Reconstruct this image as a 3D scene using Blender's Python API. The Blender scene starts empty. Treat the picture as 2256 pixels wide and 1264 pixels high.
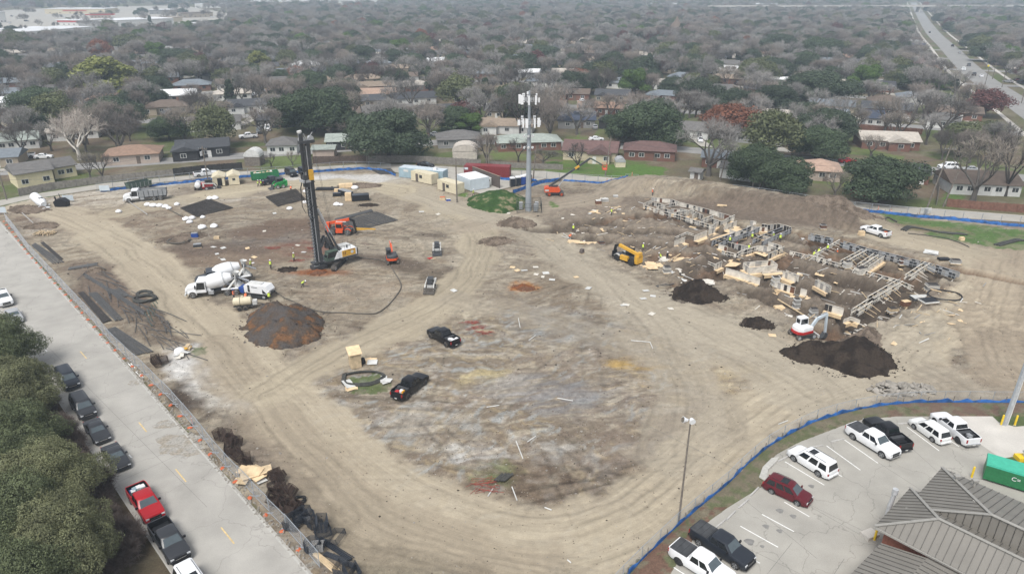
import bpy, math, random
import numpy as np
from mathutils import Vector, Matrix
random.seed(7)
S = bpy.context.scene
# ------------------------------------------------------------ camera
FPX, CAMH = 1564.0, 48.0
PIT = math.atan((632 + 45) / FPX)
cam = bpy.data.cameras.new('camera'); cam.sensor_width = 36; cam.lens = FPX / 2256 * 36
cam.clip_start = 1; cam.clip_end = 9000
co = bpy.data.objects.new('camera', cam); S.collection.objects.link(co)
co.location = (0, 0, CAMH); co.rotation_euler = (math.pi / 2 - PIT, 0, 0); S.camera = co
# ------------------------------------------------------------ sky, sun, exposure
SUN_EL, SUN_RZ = math.radians(58), math.radians(203)
wd = bpy.data.worlds.new('World'); S.world = wd; wd.use_nodes = True
nt = wd.node_tree; nt.nodes.clear()
sky = nt.nodes.new('ShaderNodeTexSky'); sky.sky_type = 'NISHITA'; sky.sun_disc = False
sky.sun_elevation = SUN_EL; sky.sun_rotation = SUN_RZ; sky.air_density = 1.0; sky.dust_density = 2.0
hs = nt.nodes.new('ShaderNodeHueSaturation'); hs.inputs['Saturation'].default_value = 0.28
bg = nt.nodes.new('ShaderNodeBackground'); bg.inputs[1].default_value = 0.12
wo = nt.nodes.new('ShaderNodeOutputWorld')
nt.links.new(sky.outputs[0], hs.inputs['Color']); nt.links.new(hs.outputs[0], bg.inputs[0]); nt.links.new(bg.outputs[0], wo.inputs[0])
sl = bpy.data.lights.new('sun', 'SUN'); sl.energy = 1.9; sl.angle = math.radians(26); sl.color = (1, .97, .92)
so = bpy.data.objects.new('sun', sl); S.collection.objects.link(so)
_d = Vector((math.sin(SUN_RZ) * math.cos(SUN_EL), math.cos(SUN_RZ) * math.cos(SUN_EL), math.sin(SUN_EL)))
so.rotation_euler = _d.to_track_quat('Z', 'Y').to_euler()
S.view_settings.view_transform = 'Standard'; S.view_settings.look = 'None'
S.view_settings.exposure = 0.70; S.view_settings.gamma = 1
S.cycles.max_bounces = 5; S.cycles.diffuse_bounces = 3; S.cycles.glossy_bounces = 2; S.cycles.transparent_max_bounces = 6
# ------------------------------------------------------------ where a spot on the ground lies
def P(u, v, z=0.0):
 a = (u - 1128) / FPX; b = (v - 632) / FPX
 dy = math.cos(PIT) - b * math.sin(PIT); dz = -math.sin(PIT) - b * math.cos(PIT)
 t = (z - CAMH) / dz
 return (a * t, dy * t)
def PP(L, z=0.0): return [P(u, v, z) for u, v in L]
# ------------------------------------------------------------ mesh builder
class MB:
 def __init__(s): s.v = []; s.f = []; s.m = []; s.M = None
 def add(s, vs, fs, m):
  o = len(s.v)
  if s.M is not None: vs = [tuple(s.M @ Vector(p)) for p in vs]
  s.v.extend(vs); s.f.extend([tuple(i + o for i in f) for f in fs]); s.m.extend([m] * len(fs))
 def box(s, x0, x1, y0, y1, z0, z1, m='grey', t=0.0):
  s.add([(x0, y0, z0), (x1, y0, z0), (x1, y1, z0), (x0, y1, z0), (x0 + t, y0 + t, z1), (x1 - t, y0 + t, z1), (x1 - t, y1 - t, z1), (x0 + t, y1 - t, z1)],
              [(0, 3, 2, 1), (4, 5, 6, 7), (0, 1, 5, 4), (1, 2, 6, 5), (2, 3, 7, 6), (3, 0, 4, 7)], m)
 def beam(s, p, q, w, h, m='grey'):
  p = Vector(p); q = Vector(q); d = (q - p).normalized()
  up = Vector((0, 0, 1)) if abs(d.z) < .95 else Vector((1, 0, 0))
  a = d.cross(up).normalized() * w / 2; b = a.cross(d).normalized() * h / 2
  s.add([tuple(x) for x in (p - a - b, p + a - b, p + a + b, p - a + b, q - a - b, q + a - b, q + a + b, q - a + b)],
              [(0, 1, 2, 3), (4, 7, 6, 5), (0, 4, 5, 1), (1, 5, 6, 2), (2, 6, 7, 3), (3, 7, 4, 0)], m)
 def tube(s, pts, r, n=6, m='grey', cap=True):
  pts = [Vector(p) for p in pts]; k = len(pts)
  if not hasattr(r, '__len__'): r = [r] * k
  vs = []; fs = []; ref = None
  for i, p in enumerate(pts):
   d = (pts[min(i + 1, k - 1)] - pts[max(i - 1, 0)])
   d = d.normalized() if d.length > 1e-6 else Vector((0, 0, 1))
   if ref is None: ref = Vector((0, 0, 1)) if abs(d.z) < .9 else Vector((1, 0, 0))
   a = d.cross(ref); a = a.normalized() if a.length > 1e-4 else d.orthogonal().normalized(); b = d.cross(a)
   for j in range(n):
    t = 2 * math.pi * j / n
    vs.append(tuple(p + (a * math.cos(t) + b * math.sin(t)) * r[i]))
  for i in range(k - 1):
   for j in range(n):
    fs.append((i * n + j, i * n + (j + 1) % n, (i + 1) * n + (j + 1) % n, (i + 1) * n + j))
  if cap: fs.append(tuple(range(n))[::-1]); fs.append(tuple(range((k - 1) * n, k * n)))
  s.add(vs, fs, m)
 def cyl(s, p, q, r, n=10, m='grey', r2=None): s.tube([p, q], [r, r if r2 is None else r2], n, m)
 def prism(s, poly, lo, hi, ax='y', m='grey'):      # poly of (a,b) extruded along ax
  f = {'y': lambda a, b, t: (a, t, b), 'x': lambda a, b, t: (t, a, b), 'z': lambda a, b, t: (a, b, t)}[ax]
  n = len(poly); vs = [f(a, b, lo) for a, b in poly] + [f(a, b, hi) for a, b in poly]
  s.add(vs, [tuple(range(n)), tuple(range(n, 2 * n))[::-1]] + [(i, i + n, (i + 1) % n + n, (i + 1) % n) for i in range(n)], m)
 def rings(s, R, m='grey', closed=True, cap=True):  # loft through rings of equal length
  n = len(R[0]); vs = [tuple(p) for r in R for p in r]; fs = []
  for i in range(len(R) - 1):
   for j in range(n if closed else n - 1):
    fs.append((i * n + j, i * n + (j + 1) % n, (i + 1) * n + (j + 1) % n, (i + 1) * n + j))
  if cap: fs.append(tuple(range(n))[::-1]); fs.append(tuple(range((len(R) - 1) * n, len(R) * n)))
  s.add(vs, fs, m)
 def quad(s, a, b, c, d, m='grey'): s.add([a, b, c, d], [(0, 1, 2, 3)], m)
 def sheet(s, poly, z, m): s.add([(x, y, z) for x, y in poly], [tuple(range(len(poly)))], m)
def build(name, mb, parent=None, smooth=None):
 me = bpy.data.meshes.new(name); me.from_pydata(mb.v, [], mb.f)
 keys = []
 for k in mb.m:
  if k not in keys: keys.append(k)
 for k in keys: me.materials.append(M[k])
 if len(keys) > 1:
  ix = {k: i for i, k in enumerate(keys)}
  me.polygons.foreach_set('material_index', [ix[k] for k in mb.m])
 if smooth is not None:
  me.polygons.foreach_set('use_smooth', [True] * len(mb.f))
  me.set_sharp_from_angle(angle=math.radians(smooth))
 me.update()
 o = bpy.data.objects.new(name, me); S.collection.objects.link(o)
 if parent is not None: o.parent = parent
 return o
def tag(o, label=None, cat=None, group=None, kind=None):
 if label: o['label'] = label
 if cat: o['category'] = cat
 if group: o['group'] = group
 if kind: o['kind'] = kind
 return o
def thing(name, label, cat, loc=(0, 0, 0), rz=0.0, group=None):
 o = bpy.data.objects.new(name, None); S.collection.objects.link(o); o.empty_display_size = .3
 o.location = (loc[0], loc[1], loc[2] if len(loc) > 2 else GZ(loc[0], loc[1])); o.rotation_euler = (0, 0, rz)
 return tag(o, label, cat, group)
def kids(o): return [c for c in S.collection.objects if c.parent == o]
KID = {}
def snap(o):                                            # remember a thing's tree once, then copies are cheap
 if o.name not in KID: KID[o.name] = [(c, snap(c)) for c in o.children]
 return KID[o.name]
def dup(o, loc, rz=0.0, label=None, group=None, sc=None):
 def cp(a, par, tree):
  b = a.copy(); S.collection.objects.link(b)
  if par is not None: b.parent = par
  for c, t in tree: cp(c, b, t)
  return b
 r = cp(o, None, snap(o)); r.location = (loc[0], loc[1], loc[2] if len(loc) > 2 else GZ(loc[0], loc[1])); r.rotation_euler = (0, 0, rz)
 if sc is not None: r.scale = sc if hasattr(sc, '__len__') else (sc, sc, sc)
 if label: r['label'] = label
 if group: r['group'] = group
 return r
# ------------------------------------------------------------ materials
def lin(h):
 h = h.lstrip('#'); c = [int(h[i:i + 2], 16) / 255 for i in (0, 2, 4)]
 return tuple(x / 12.92 if x <= .04045 else ((x + .055) / 1.055) ** 2.4 for x in c)
M = {}
def mat(name, col, rough=.7, var=.15, scale=3.0, metal=0.0, bump=0.0, bscale=20, spec=.4, tr=0, objvar=0, stretch=None, coat=0):
 if isinstance(col, str): col = lin(col)
 m = bpy.data.materials.new(name); m.use_nodes = True; n = m.node_tree; n.nodes.clear(); L = n.links
 out = n.nodes.new('ShaderNodeOutputMaterial'); b = n.nodes.new('ShaderNodeBsdfPrincipled')
 b.inputs['Roughness'].default_value = rough; b.inputs['Metallic'].default_value = metal
 b.inputs['Specular IOR Level'].default_value = spec; b.inputs['Coat Weight'].default_value = coat
 tc = n.nodes.new('ShaderNodeTexCoord'); src = tc.outputs['Object']
 if stretch:
  mp = n.nodes.new('ShaderNodeMapping'); mp.inputs['Scale'].default_value = stretch; L.new(src, mp.inputs[0]); src = mp.outputs[0]
 tx = n.nodes.new('ShaderNodeTexNoise'); tx.inputs['Scale'].default_value = scale; tx.inputs['Detail'].default_value = 5; L.new(src, tx.inputs[0])
 mr = n.nodes.new('ShaderNodeMapRange'); mr.inputs[1].default_value = .3; mr.inputs[2].default_value = .7
 mr.inputs[3].default_value = 1 - var; mr.inputs[4].default_value = 1 + var; L.new(tx.outputs[0], mr.inputs[0])
 fac = mr.outputs[0]
 if objvar:
  oi = n.nodes.new('ShaderNodeObjectInfo'); m2 = n.nodes.new('ShaderNodeMapRange'); m2.inputs[3].default_value = 1 - objvar; m2.inputs[4].default_value = 1 + objvar
  L.new(oi.outputs['Random'], m2.inputs[0]); mm = n.nodes.new('ShaderNodeMath'); mm.operation = 'MULTIPLY'; L.new(fac, mm.inputs[0]); L.new(m2.outputs[0], mm.inputs[1]); fac = mm.outputs[0]
 vm = n.nodes.new('ShaderNodeVectorMath'); vm.operation = 'SCALE'; vm.inputs[0].default_value = col; L.new(fac, vm.inputs['Scale'])
 L.new(vm.outputs[0], b.inputs['Base Color']); sh = b.outputs[0]
 if bump:
  t2 = n.nodes.new('ShaderNodeTexNoise'); t2.inputs['Scale'].default_value = bscale; t2.inputs['Detail'].default_value = 6; L.new(src, t2.inputs[0])
  bu = n.nodes.new('ShaderNodeBump'); bu.inputs['Strength'].default_value = bump; bu.inputs['Distance'].default_value = .1; L.new(t2.outputs[0], bu.inputs['Height']); L.new(bu.outputs[0], b.inputs['Normal'])
 if tr:
  t = n.nodes.new('ShaderNodeBsdfTranslucent'); L.new(vm.outputs[0], t.inputs[0]); mx = n.nodes.new('ShaderNodeMixShader'); mx.inputs[0].default_value = tr
  L.new(sh, mx.inputs[1]); L.new(t.outputs[0], mx.inputs[2]); sh = mx.outputs[0]
 L.new(sh, out.inputs[0]); M[name] = m
 return m
for a in [
 ('white', (.72, .73, .74), .35, .05, 2), ('dirty_white', (.55, .55, .53), .55, .16, 1.6), ('cream', (.58, .52, .38), .6, .1, 1.5), ('grey', (.25, .26, .27), .5, .12), ('dark', (.028, .028, .03), .55, .3),
 ('black', (.010, .010, .012), .5, .2), ('tyre', (.022, .021, .020), .85, .3, 6), ('mudtyre', (.085, .075, .065), .95, .35, 6), ('steel', (.35, .36, .37), .4, .15), ('darksteel', (.05, .052, .055), .5, .3, 2),
 ('orange', (.62, .085, .02), .45, .12), ('cone_orange', (.52, .12, .045), .6, .1), ('red', (.42, .02, .02), .45, .1), ('maroon', (.19, .028, .03), .5, .15), ('yellow', (.65, .33, .03), .45, .15),
 ('safety_yellow', (.75, .60, .02), .5, .1), ('bollard', (.72, .50, .02), .5, .1), ('hivis', (.62, .80, .06), .7, .08), ('hivis_orange', (.85, .16, .04), .7, .08), ('green', (.02, .16, .06), .5, .15), ('lime', (.02, .30, .07), .45, .1),
 ('bluetarp', (.022, .105, .32), .6, .6, 1.1), ('blue', (.02, .06, .25), .5, .1), ('plywood', (.66, .50, .31), .8, .2, 1.3), ('lumber', (.50, .39, .25), .8, .25, 2), ('oldwood', (.16, .14, .12), .9, .35, 2), ('bagwhite', (.72, .72, .73), .8, .1, 4),
 ('formlight', (.60, .565, .50), .8, .22, 1.2), ('formgrey', (.30, .29, .275), .8, .25, 1.2), ('formdark', (.035, .03, .028), .8, .3), ('formrust', (.13, .06, .035), .8, .3), ('rebar', (.045, .04, .038), .7, .4, 3), ('rustcage', (.042, .026, .02), .85, .4, 3),
 ('concrete_obj', (.40, .39, .37), .85, .15), ('rubble', (.27, .25, .22), .9, .25, 1.5), ('skin', (.35, .19, .12), .6, .05), ('jeans', (.03, .04, .08), .8, .2), ('boots', (.06, .04, .03), .8, .2), ('shirt', (.10, .11, .12), .8, .2), ('hardhat', (.8, .8, .8), .35, .02),
 ('brick', (.22, .085, .055), .85, .2, 6), ('duct', (.42, .43, .44), .35, .15), ('galv', (.27, .295, .32), .4, .1, .6), ('sage', (.06, .09, .07), .8, .2), ('hose', (.10, .09, .075), .7, .2), ('sock', (.055, .055, .05), .8, .3), ('pipe', (.08, .08, .08), .6, .3),
 ('lightblue', (.30, .40, .45), .5, .1, 1), ('paleblue', (.50, .56, .60), .5, .08, 1), ('leafred', (.16, .045, .028), .9, .3), ('brownpanel', (.11, .09, .08), .7, .15), ('gold', (.60, .34, .04), .4, .12)]:
 mat(a[0], a[1], *a[2:])
mat('glass', (.012, .014, .016), .08, .1, spec=.7); mat('glass_sky_tint', (.07, .09, .10), .1, .1, spec=.7); mat('chrome', (.55, .56, .58), .18, .05, metal=1); mat('rimsilver', (.32, .33, .34), .3, .1, metal=.6)  # windshield glass has the grey-blue sky reflection put into its base colour
mat('headlamp', (.6, .62, .64), .12, .05, spec=.8); mat('taillamp', (.30, .01, .012), .2, .05, spec=.7)
for n_, c_ in dict(p_white=(.74, .75, .76), p_black=(.008, .008, .010), p_charcoal=(.035, .037, .042), p_navy=(.016, .022, .035), p_red=(.36, .012, .018), p_maroon=(.10, .010, .016), p_silver=(.33, .34, .35), p_pearl=(.70, .71, .70), p_grey=(.10, .105, .11), p_slate=(.022, .026, .034)).items():
 mat(n_, c_, .28, .05, 1.5, coat=.15, spec=.3)
# ------------------------------------------------------------ ground
RNG = np.random.RandomState(3)
_lat = RNG.rand(256, 256)
def vnoise(x, y):
 xi = np.floor(x).astype(int); yi = np.floor(y).astype(int); fx = x - xi; fy = y - yi
 fx = fx * fx * (3 - 2 * fx); fy = fy * fy * (3 - 2 * fy); a = lambda i, j: _lat[(xi + i) & 255, (yi + j) & 255]
 return (a(0, 0) * (1 - fx) + a(1, 0) * fx) * (1 - fy) + (a(0, 1) * (1 - fx) + a(1, 1) * fx) * fy
def fbm(x, y, o=4):
 r = 0; amp = .5; t = 0
 for i in range(o): r = r + vnoise(x * 2 ** i + 17.3 * i, y * 2 ** i - 9.1 * i) * amp; t += amp; amp *= .55
 return r / t
ST, SY = .0034, .0034
T = np.concatenate([[-6, -3, -1.6, -1.25], np.arange(-1.12, 1.1201, ST), [1.25, 1.6, 3, 6]])
Yf = np.exp(np.arange(math.log(36), math.log(232), SY)); Yc = np.exp(np.arange(math.log(233), math.log(7000), .03))
Yr = np.concatenate([[-300, -60, 5, 25], Yf, Yc]); NY, NT = len(Yr), len(T)
GY = np.repeat(Yr[:, None], NT, 1); GX = T[None, :] * np.maximum(GY, 36)
GH = np.zeros_like(GX); COL = np.zeros(GX.shape + (3,)); FLOW = np.zeros(GX.shape + (3,))
def inpoly(X, Y, poly):
 r = np.zeros(X.shape, bool); n = len(poly)
 for i in range(n):
  x0, y0 = poly[i]; x1, y1 = poly[(i + 1) % n]
  if y0 == y1: continue
  c = ((y0 > Y) != (y1 > Y)) & (X < (x1 - x0) * (Y - y0) / (y1 - y0) + x0); r ^= c
 return r
def seg(X, Y, L):                                       # distance and arclength to a polyline
 D = np.full(X.shape, 1e9); A = np.zeros(X.shape); SG = np.zeros(X.shape); acc = 0
 for (x0, y0), (x1, y1) in zip(L[:-1], L[1:]):
  dx, dy = x1 - x0, y1 - y0; l = math.hypot(dx, dy) + 1e-9
  t = np.clip(((X - x0) * dx + (Y - y0) * dy) / l / l, 0, 1)
  d = np.hypot(X - x0 - t * dx, Y - y0 - t * dy); k = d < D
  D = np.where(k, d, D); A = np.where(k, acc + t * l, A); SG = np.where(k, np.sign((X - x0) * dy - (Y - y0) * dx), SG); acc += l
 return D, A, SG
def smooth(L, n=8):
 L = [L[0]] + L + [L[-1]]; o = []
 for i in range(1, len(L) - 2):
  p = [np.array(q, float) for q in L[i - 1:i + 3]]
  for k in range(n):
   t = k / n; o.append(tuple(.5 * ((2 * p[1]) + (-p[0] + p[2]) * t + (2 * p[0] - 5 * p[1] + 4 * p[2] - p[3]) * t * t + (-p[0] + 3 * p[1] - 3 * p[2] + p[3]) * t ** 3)))
 o.append(tuple(map(float, L[-1]))); return o
def mixc(mask, c): COL[...] = COL * (1 - mask[..., None]) + np.array(c) * mask[..., None]
def sstep(a, b, x): t = np.clip((x - a) / (b - a), 0, 1); return t * t * (3 - 2 * t)
NW = lambda s, k=0: fbm(GX / s + 31 * k, GY / s - 13 * k, 4)
n30, n12, n5, n2, n08 = NW(30), NW(12, 1), NW(5, 2), NW(2, 3), NW(.8, 4)
# suburb ground: dormant lawn, bare soil, leaf litter
COL[...] = (.115, .105, .062)
mixc(sstep(.45, .6, n12), (.13, .10, .07)); mixc(sstep(.5, .66, NW(16, 5)), (.085, .105, .040)); mixc(sstep(.58, .7, n5) * .6, (.17, .15, .11))
SITE_PX = [(-60, 470), (60, 441), (230, 417), (460, 392), (640, 381), (800, 373), (870, 381), (960, 402), (1060, 430), (1130, 413), (1200, 396), (1290, 401), (1420, 405), (1600, 427), (1880, 466), (2010, 478), (2330, 503),
           (2330, 885), (2200, 884), (2010, 884), (1900, 896), (1790, 926), (1690, 981), (1600, 1064), (1500, 1146), (1420, 1222), (1340, 1300), (700, 1300), (690, 1264), (540, 1092), (400, 934), (200, 708), (40, 527), (-60, 480)]
SITE = PP(SITE_PX)
site = inpoly(GX + (n2 - .5) * 1.2, GY + (n08 - .5) * 1.2, SITE); sf = site.astype(float)
base = np.zeros_like(COL); base[...] = (.210, .171, .124)
def bm(mask, c): base[...] = base * (1 - mask[..., None]) + np.array(c) * mask[..., None]
def streak(ang, sx, sy, k):
 c, s_ = math.cos(math.radians(ang)), math.sin(math.radians(ang)); wx = GX + (n12 - .5) * 14; wy = GY + (n30 - .5) * 14
 return fbm((wx * c + wy * s_) / sx + k * 7, (-wx * s_ + wy * c) / sy - k * 3, 4)
bm(sstep(.46, .66, n30) * .75, (.275, .237, .18)); bm(sstep(.50, .64, n12) * .7, (.15, .118, .085)); bm(sstep(.55, .7, n5) * .4, (.31, .28, .23))
for a_, sx_, sy_, k_, th_, cc, am in [(12, 9, 1.6, 1, .52, (.32, .283, .218), .9), (-24, 7, 1.2, 2, .56, (.14, .112, .085), .8), (38, 8, 1.1, 3, .56, (.31, .275, .215), .7), (-55, 7, 1.0, 4, .58, (.15, .125, .10), .6), (5, 8, .6, 5, .55, (.17, .145, .115), .6), (80, 14, 1.2, 6, .58, (.30, .265, .205), .5)]:
 bm(sstep(th_, th_ + .12, streak(a_, sx_, sy_, k_)) * am * .75, cc)
# the scraped middle of the site: grey, chalky, ochre and brown fill in patches
def blob(u, v, rx, ry, rot=0, rough=.55, soft=.25, k=0, z=1):   # 1 inside, 0 outside, ragged edge
 x, y = P(u, v); c, s_ = math.cos(math.radians(rot)), math.sin(math.radians(rot)); dx, dy = GX - x, GY - y
 r = np.hypot((dx * c + dy * s_) / rx, (-dx * s_ + dy * c) / ry) + (fbm(GX / (rx * .35) + k, GY / (rx * .35) - k, 4) - .5) * 2 * rough
 return 1 - sstep(1 - soft, 1 + soft, r)
cen = blob(1200, 880, 26, 30, 0, .4, .3)
st6, st7, st8, st9 = streak(8, 3.2, 1.0, 11), streak(24, 3.5, .9, 12), streak(-35, 3, .9, 13), streak(60, 2.4, .8, 14)
bm(cen * sstep(.42, .58, st6) * .8, (.15, .122, .092)); bm(cen * sstep(.56, .68, st7) * .5, (.33, .31, .275)); bm(cen * sstep(.6, .7, st8) * .4, (.33, .26, .15)); bm(cen * sstep(.60, .72, st9) * .55, (.27, .29, .29)); bm(cen * sstep(.6, .7, n2) * .5, (.12, .09, .07))
for u, v, rx, ry, rot, c_, am, k in [
 (1230, 870, 9, 4.5, -8, (.155, .15, .15), .75, 1), (1120, 850, 5, 3, 20, (.34, .31, .265), .5, 2), (1060, 830, 4, 2, 30, (.44, .37, .20), .6, 3), (1400, 800, 5, 1.6, 0, (.33, .22, .07), .9, 4), (1240, 1010, 4.5, 3, 0, (.26, .255, .24), .45, 5),
 (1300, 1050, 8, 4.5, 10, (.14, .11, .085), .75, 6), (1110, 1060, 7, 4.5, 0, (.115, .085, .06), .85, 7), (1080, 1040, 2.6, 2, 0, (.12, .14, .06), .7, 8), (1040, 1000, 3, 2, 0, (.40, .385, .36), .7, 9), (960, 940, 7, 4.5, -30, (.31, .29, .255), .5, 10),
 (1230, 720, 9, 5, -20, (.225, .23, .225), .5, 11), (1400, 650, 10, 3, 0, (.38, .35, .28), .6, 12), (1153, 632, 2.2, 2.2, 0, (.27, .12, .035), .9, 13), (1010, 680, 7, 3, 0, (.40, .35, .26), .7, 14), (1290, 790, 9, 3, 0, (.20, .165, .13), .7, 15),
 (1480, 960, 10, 6, 30, (.15, .12, .095), .75, 16), (1440, 1080, 7, 3.5, 30, (.17, .14, .11), .7, 17), (1600, 830, 6, 3.4, 0, (.40, .32, .19), .5, 18), (1500, 700, 12, 4, -25, (.38, .34, .27), .6, 19), (1560, 1040, 7, 2.5, 40, (.30, .26, .20), .6, 20),
 (700, 700, 16, 6, 0, (.20, .17, .13), .6, 21), (780, 640, 9, 4, 0, (.24, .19, .14), .6, 22), (840, 722, 5.5, 2.2, 8, (.11, .085, .065), .9, 23), (560, 560, 17, 6, 8, (.15, .11, .08), .8, 24), (480, 545, 10, 4, 0, (.10, .075, .06), .75, 25), (600, 520, 13, 4.5, 12, (.12, .105, .095), .8, 26),
 (640, 500, 12, 6, 20, (.11, .075, .055), .8, 27), (690, 545, 7, 5, 0, (.14, .06, .045), .7, 28), (690, 600, 5, 1.6, 0, (.20, .08, .035), .9, 29), (345, 670, 21, 6.5, -47, (.098, .074, .056), .92, 30), (235, 625, 13, 5, -47, (.13, .10, .078), .85, 31), (120, 480, 12, 7, -40, (.13, .095, .07), .75, 32),
 (80, 500, 7, 3, -50, (.34, .31, .27), .5, 33), (330, 480, 14, 7, -30, (.15, .11, .08), .75, 34), (880, 580, 12, 2.6, -25, (.09, .07, .055), .85, 35), (980, 610, 7, 2.6, -25, (.10, .08, .06), .8, 36), (1150, 500, 10, 5, 0, (.14, .11, .09), .7, 37), (1100, 540, 8, 4, 0, (.15, .12, .10), .6, 38),
 (940, 520, 4, 2, 0, (.11, .09, .07), .8, 39), (1350, 1190, 8, 3, 30, (.23, .205, .14), .5, 40), (1000, 1200, 10, 3, -10, (.23, .20, .14), .5, 41), (600, 985, 9, 3.2, -47, (.165, .135, .105), .85, 24), (720, 1130, 9, 3.6, -45, (.17, .142, .108), .85, 27), (860, 1200, 9, 4, -30, (.19, .165, .12), .8, 25), (420, 870, 5.5, 2.3, -55, (.055, .042, .033), .95, 44),
 (2120, 850, 16, 6, -10, (.17, .14, .11), .7, 45), (2050, 640, 11, 6, -40, (.20, .165, .13), .6, 46), (2090, 740, 10, 5, 0, (.19, .155, .12), .7, 47), (2230, 600, 6, 12, 0, (.15, .12, .095), .7, 48), (1990, 500, 14, 3.5, -18, (.17, .13, .10), .6, 49), (1640, 468, 40, 5.5, -24, (.125, .098, .076), .95, 50),
 (1560, 550, 42, 14, -44, (.165, .135, .105), .85, 51), (1780, 620, 24, 12, -44, (.135, .11, .086), .85, 52), (1880, 800, 9, 7, 0, (.24, .20, .15), .5, 53), (1280, 450, 16, 7, 0, (.20, .165, .13), .55, 54), (760, 450, 14, 7, 10, (.21, .175, .13), .6, 55), (760, 395, 17, 5, -3, (.43, .42, .40), .95, 56),
 (420, 440, 13, 5, 10, (.42, .39, .34), .75, 57), (340, 400, 16, 6, 20, (.44, .42, .38), .85, 58), (430, 800, 5.5, 3.6, -50, (.45, .44, .42), .92, 59), (500, 860, 7, 3.0, -35, (.42, .40, .36), .75, 60), (180, 440, 20, 7, 15, (.42, .38, .32), .7, 61), (460, 760, 3.2, 2, 0, (.15, .13, .10), .5, 62)]:
 bm(blob(u, v, rx, ry, rot, .6, .45, k * 3.7) * am * (1 if k in (44, 50, 55, 56, 58, 59, 29, 13, 24, 25, 27, 30, 31, 32, 35, 36, 51, 52) else .25 + .75 * sstep(.38, .62, (st6, st7, st9, n2)[k % 4])), c_)
# haul roads and wheel tracks
PR_ = [-.88, -.62, -.3, -.06, .2, .52, .8]
def path(px, w, c, am, edge=.12, tw=1.0):
 L = smooth(PP(px)); xs = [p[0] for p in L]; ys = [p[1] for p in L]; mg = w + 6
 k = (GX > min(xs) - mg) & (GX < max(xs) + mg) & (GY > min(ys) - mg) & (GY < max(ys) + mg)
 D, A, G_ = seg(GX[k], GY[k], L); D2 = D + (n5[k] - .5) * 5 * tw + (n2[k] - .5) * 1.2
 m = (1 - sstep(w * .5 - .8, w * .5 + .8, D2)) * am
 d = D * G_; st = fbm(d * 2.2, A * .045, 3); st2 = fbm(d * 5.5 + 40, A * .12, 2)
 cc = np.array(c)[None, :] * (.80 + .26 * fbm(d * .8 + 9, A * .02, 3) + .16 * st + .06 * (st2 - .5))[:, None]
 b = base[k]; base[k] = b * (1 - m[:, None]) + cc * m[:, None]
 for o in PR_:
  o = o * w * .5; g = np.exp(-((d - o - (n12[k] - .5) * 3) / .24) ** 2) * m * sstep(.4, .6, fbm(A * .06 + o * 3, d * 0 + o, 2)); base[k] *= (1 - .30 * g)[:, None]; GH[k] -= .05 * g
 f = FLOW[k]; q = m > f[:, 2]; f[q, 0] = A[q] * .10; f[q, 1] = d[q] * 2.6; f[q, 2] = m[q]; FLOW[k] = f
TAN = (.38, .328, .245)
def track(x, y, h, kap, ln, am, w=.26, half=.95):
 pts = [(x, y)]; 
 for i in range(int(ln / 2.5)):
  h += kap * 2.5; x += math.cos(h) * 2.5; y += math.sin(h) * 2.5; pts.append((x, y))
 xs = [p[0] for p in pts]; ys = [p[1] for p in pts]; mg = 3
 k = (GX > min(xs) - mg) & (GX < max(xs) + mg) & (GY > min(ys) - mg) & (GY < max(ys) + mg) & site
 if not k.any(): return
 D, A, G_ = seg(GX[k], GY[k], pts); e = np.minimum(A, A.max() - A) / 4
 m = np.exp(-((D - half) / w) ** 2) * np.clip(e, 0, 1) * (.55 + .9 * n2[k]); base[k] *= (1 + am * m)[:, None]; GH[k] -= .05 * m
R = random.Random(11)
for i in range(230):
 y = math.exp(R.uniform(math.log(48), math.log(178))); x = R.uniform(-.8, .8) * y
 track(x, y, R.choice([R.gauss(.25, .35), R.gauss(-.5, .4), R.gauss(.25, .3), R.uniform(0, 3.14)]), R.gauss(0, .012), R.uniform(12, 48), R.choice([-.24, -.2, .14, -.28, .14]), R.uniform(.14, .24), R.uniform(.8, 1.15))
path([(60, 455), (150, 480), (300, 560), (430, 690), (520, 770), (600, 850), (700, 960), (830, 1075), (1000, 1150), (1200, 1195), (1370, 1150), (1500, 1060), (1620, 955), (1740, 875), (1880, 815), (2040, 745), (2150, 660), (2185, 595), (2080, 545), (1960, 520)], 9.5, TAN, .82)
path([(470, 760), (560, 880), (760, 1110), (980, 1210), (1200, 1255)], 7, (0.258, 0.215, 0.159), .55)
path([(590, 870), (700, 800), (830, 740), (950, 680), (1030, 610), (1060, 530), (1020, 480), (930, 440), (840, 412), (700, 402), (560, 420), (400, 440), (250, 470)], 7.5, (0.344, 0.297, 0.219), .8)
path([(1030, 500), (1150, 462), (1290, 440), (1400, 412), (1500, 404), (1620, 425), (1800, 450)], 8, (0.284, 0.241, 0.185), .8)
path([(880, 405), (1000, 455), (1160, 500), (1300, 600), (1460, 680), (1620, 745), (1740, 800), (1860, 845)], 9, (0.331, 0.292, 0.228), .75)
path([(470, 425), (600, 410), (760, 405), (880, 420)], 8, (0.378, 0.327, 0.237), .8)
path([(1000, 660), (1200, 700), (1400, 770), (1540, 850), (1600, 940)], 6, (0.267, 0.232, 0.181), .5)
path([(1500, 700), (1700, 800), (1800, 870)], 14, (0.327, 0.288, 0.224), .7)
path([(1290, 560), (1420, 700), (1500, 850), (1480, 1000)], 9, (0.318, 0.280, 0.219), .55)
path([(2000, 700), (1950, 790), (2050, 850)], 12, (0.318, 0.280, 0.219), .6)
path([(2230, 540), (2200, 640), (2170, 740), (2230, 830)], 9, (0.301, 0.249, 0.185), .7)
path([(1940, 500), (2050, 530), (2180, 560)], 8, (0.310, 0.267, 0.198), .7)
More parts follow.
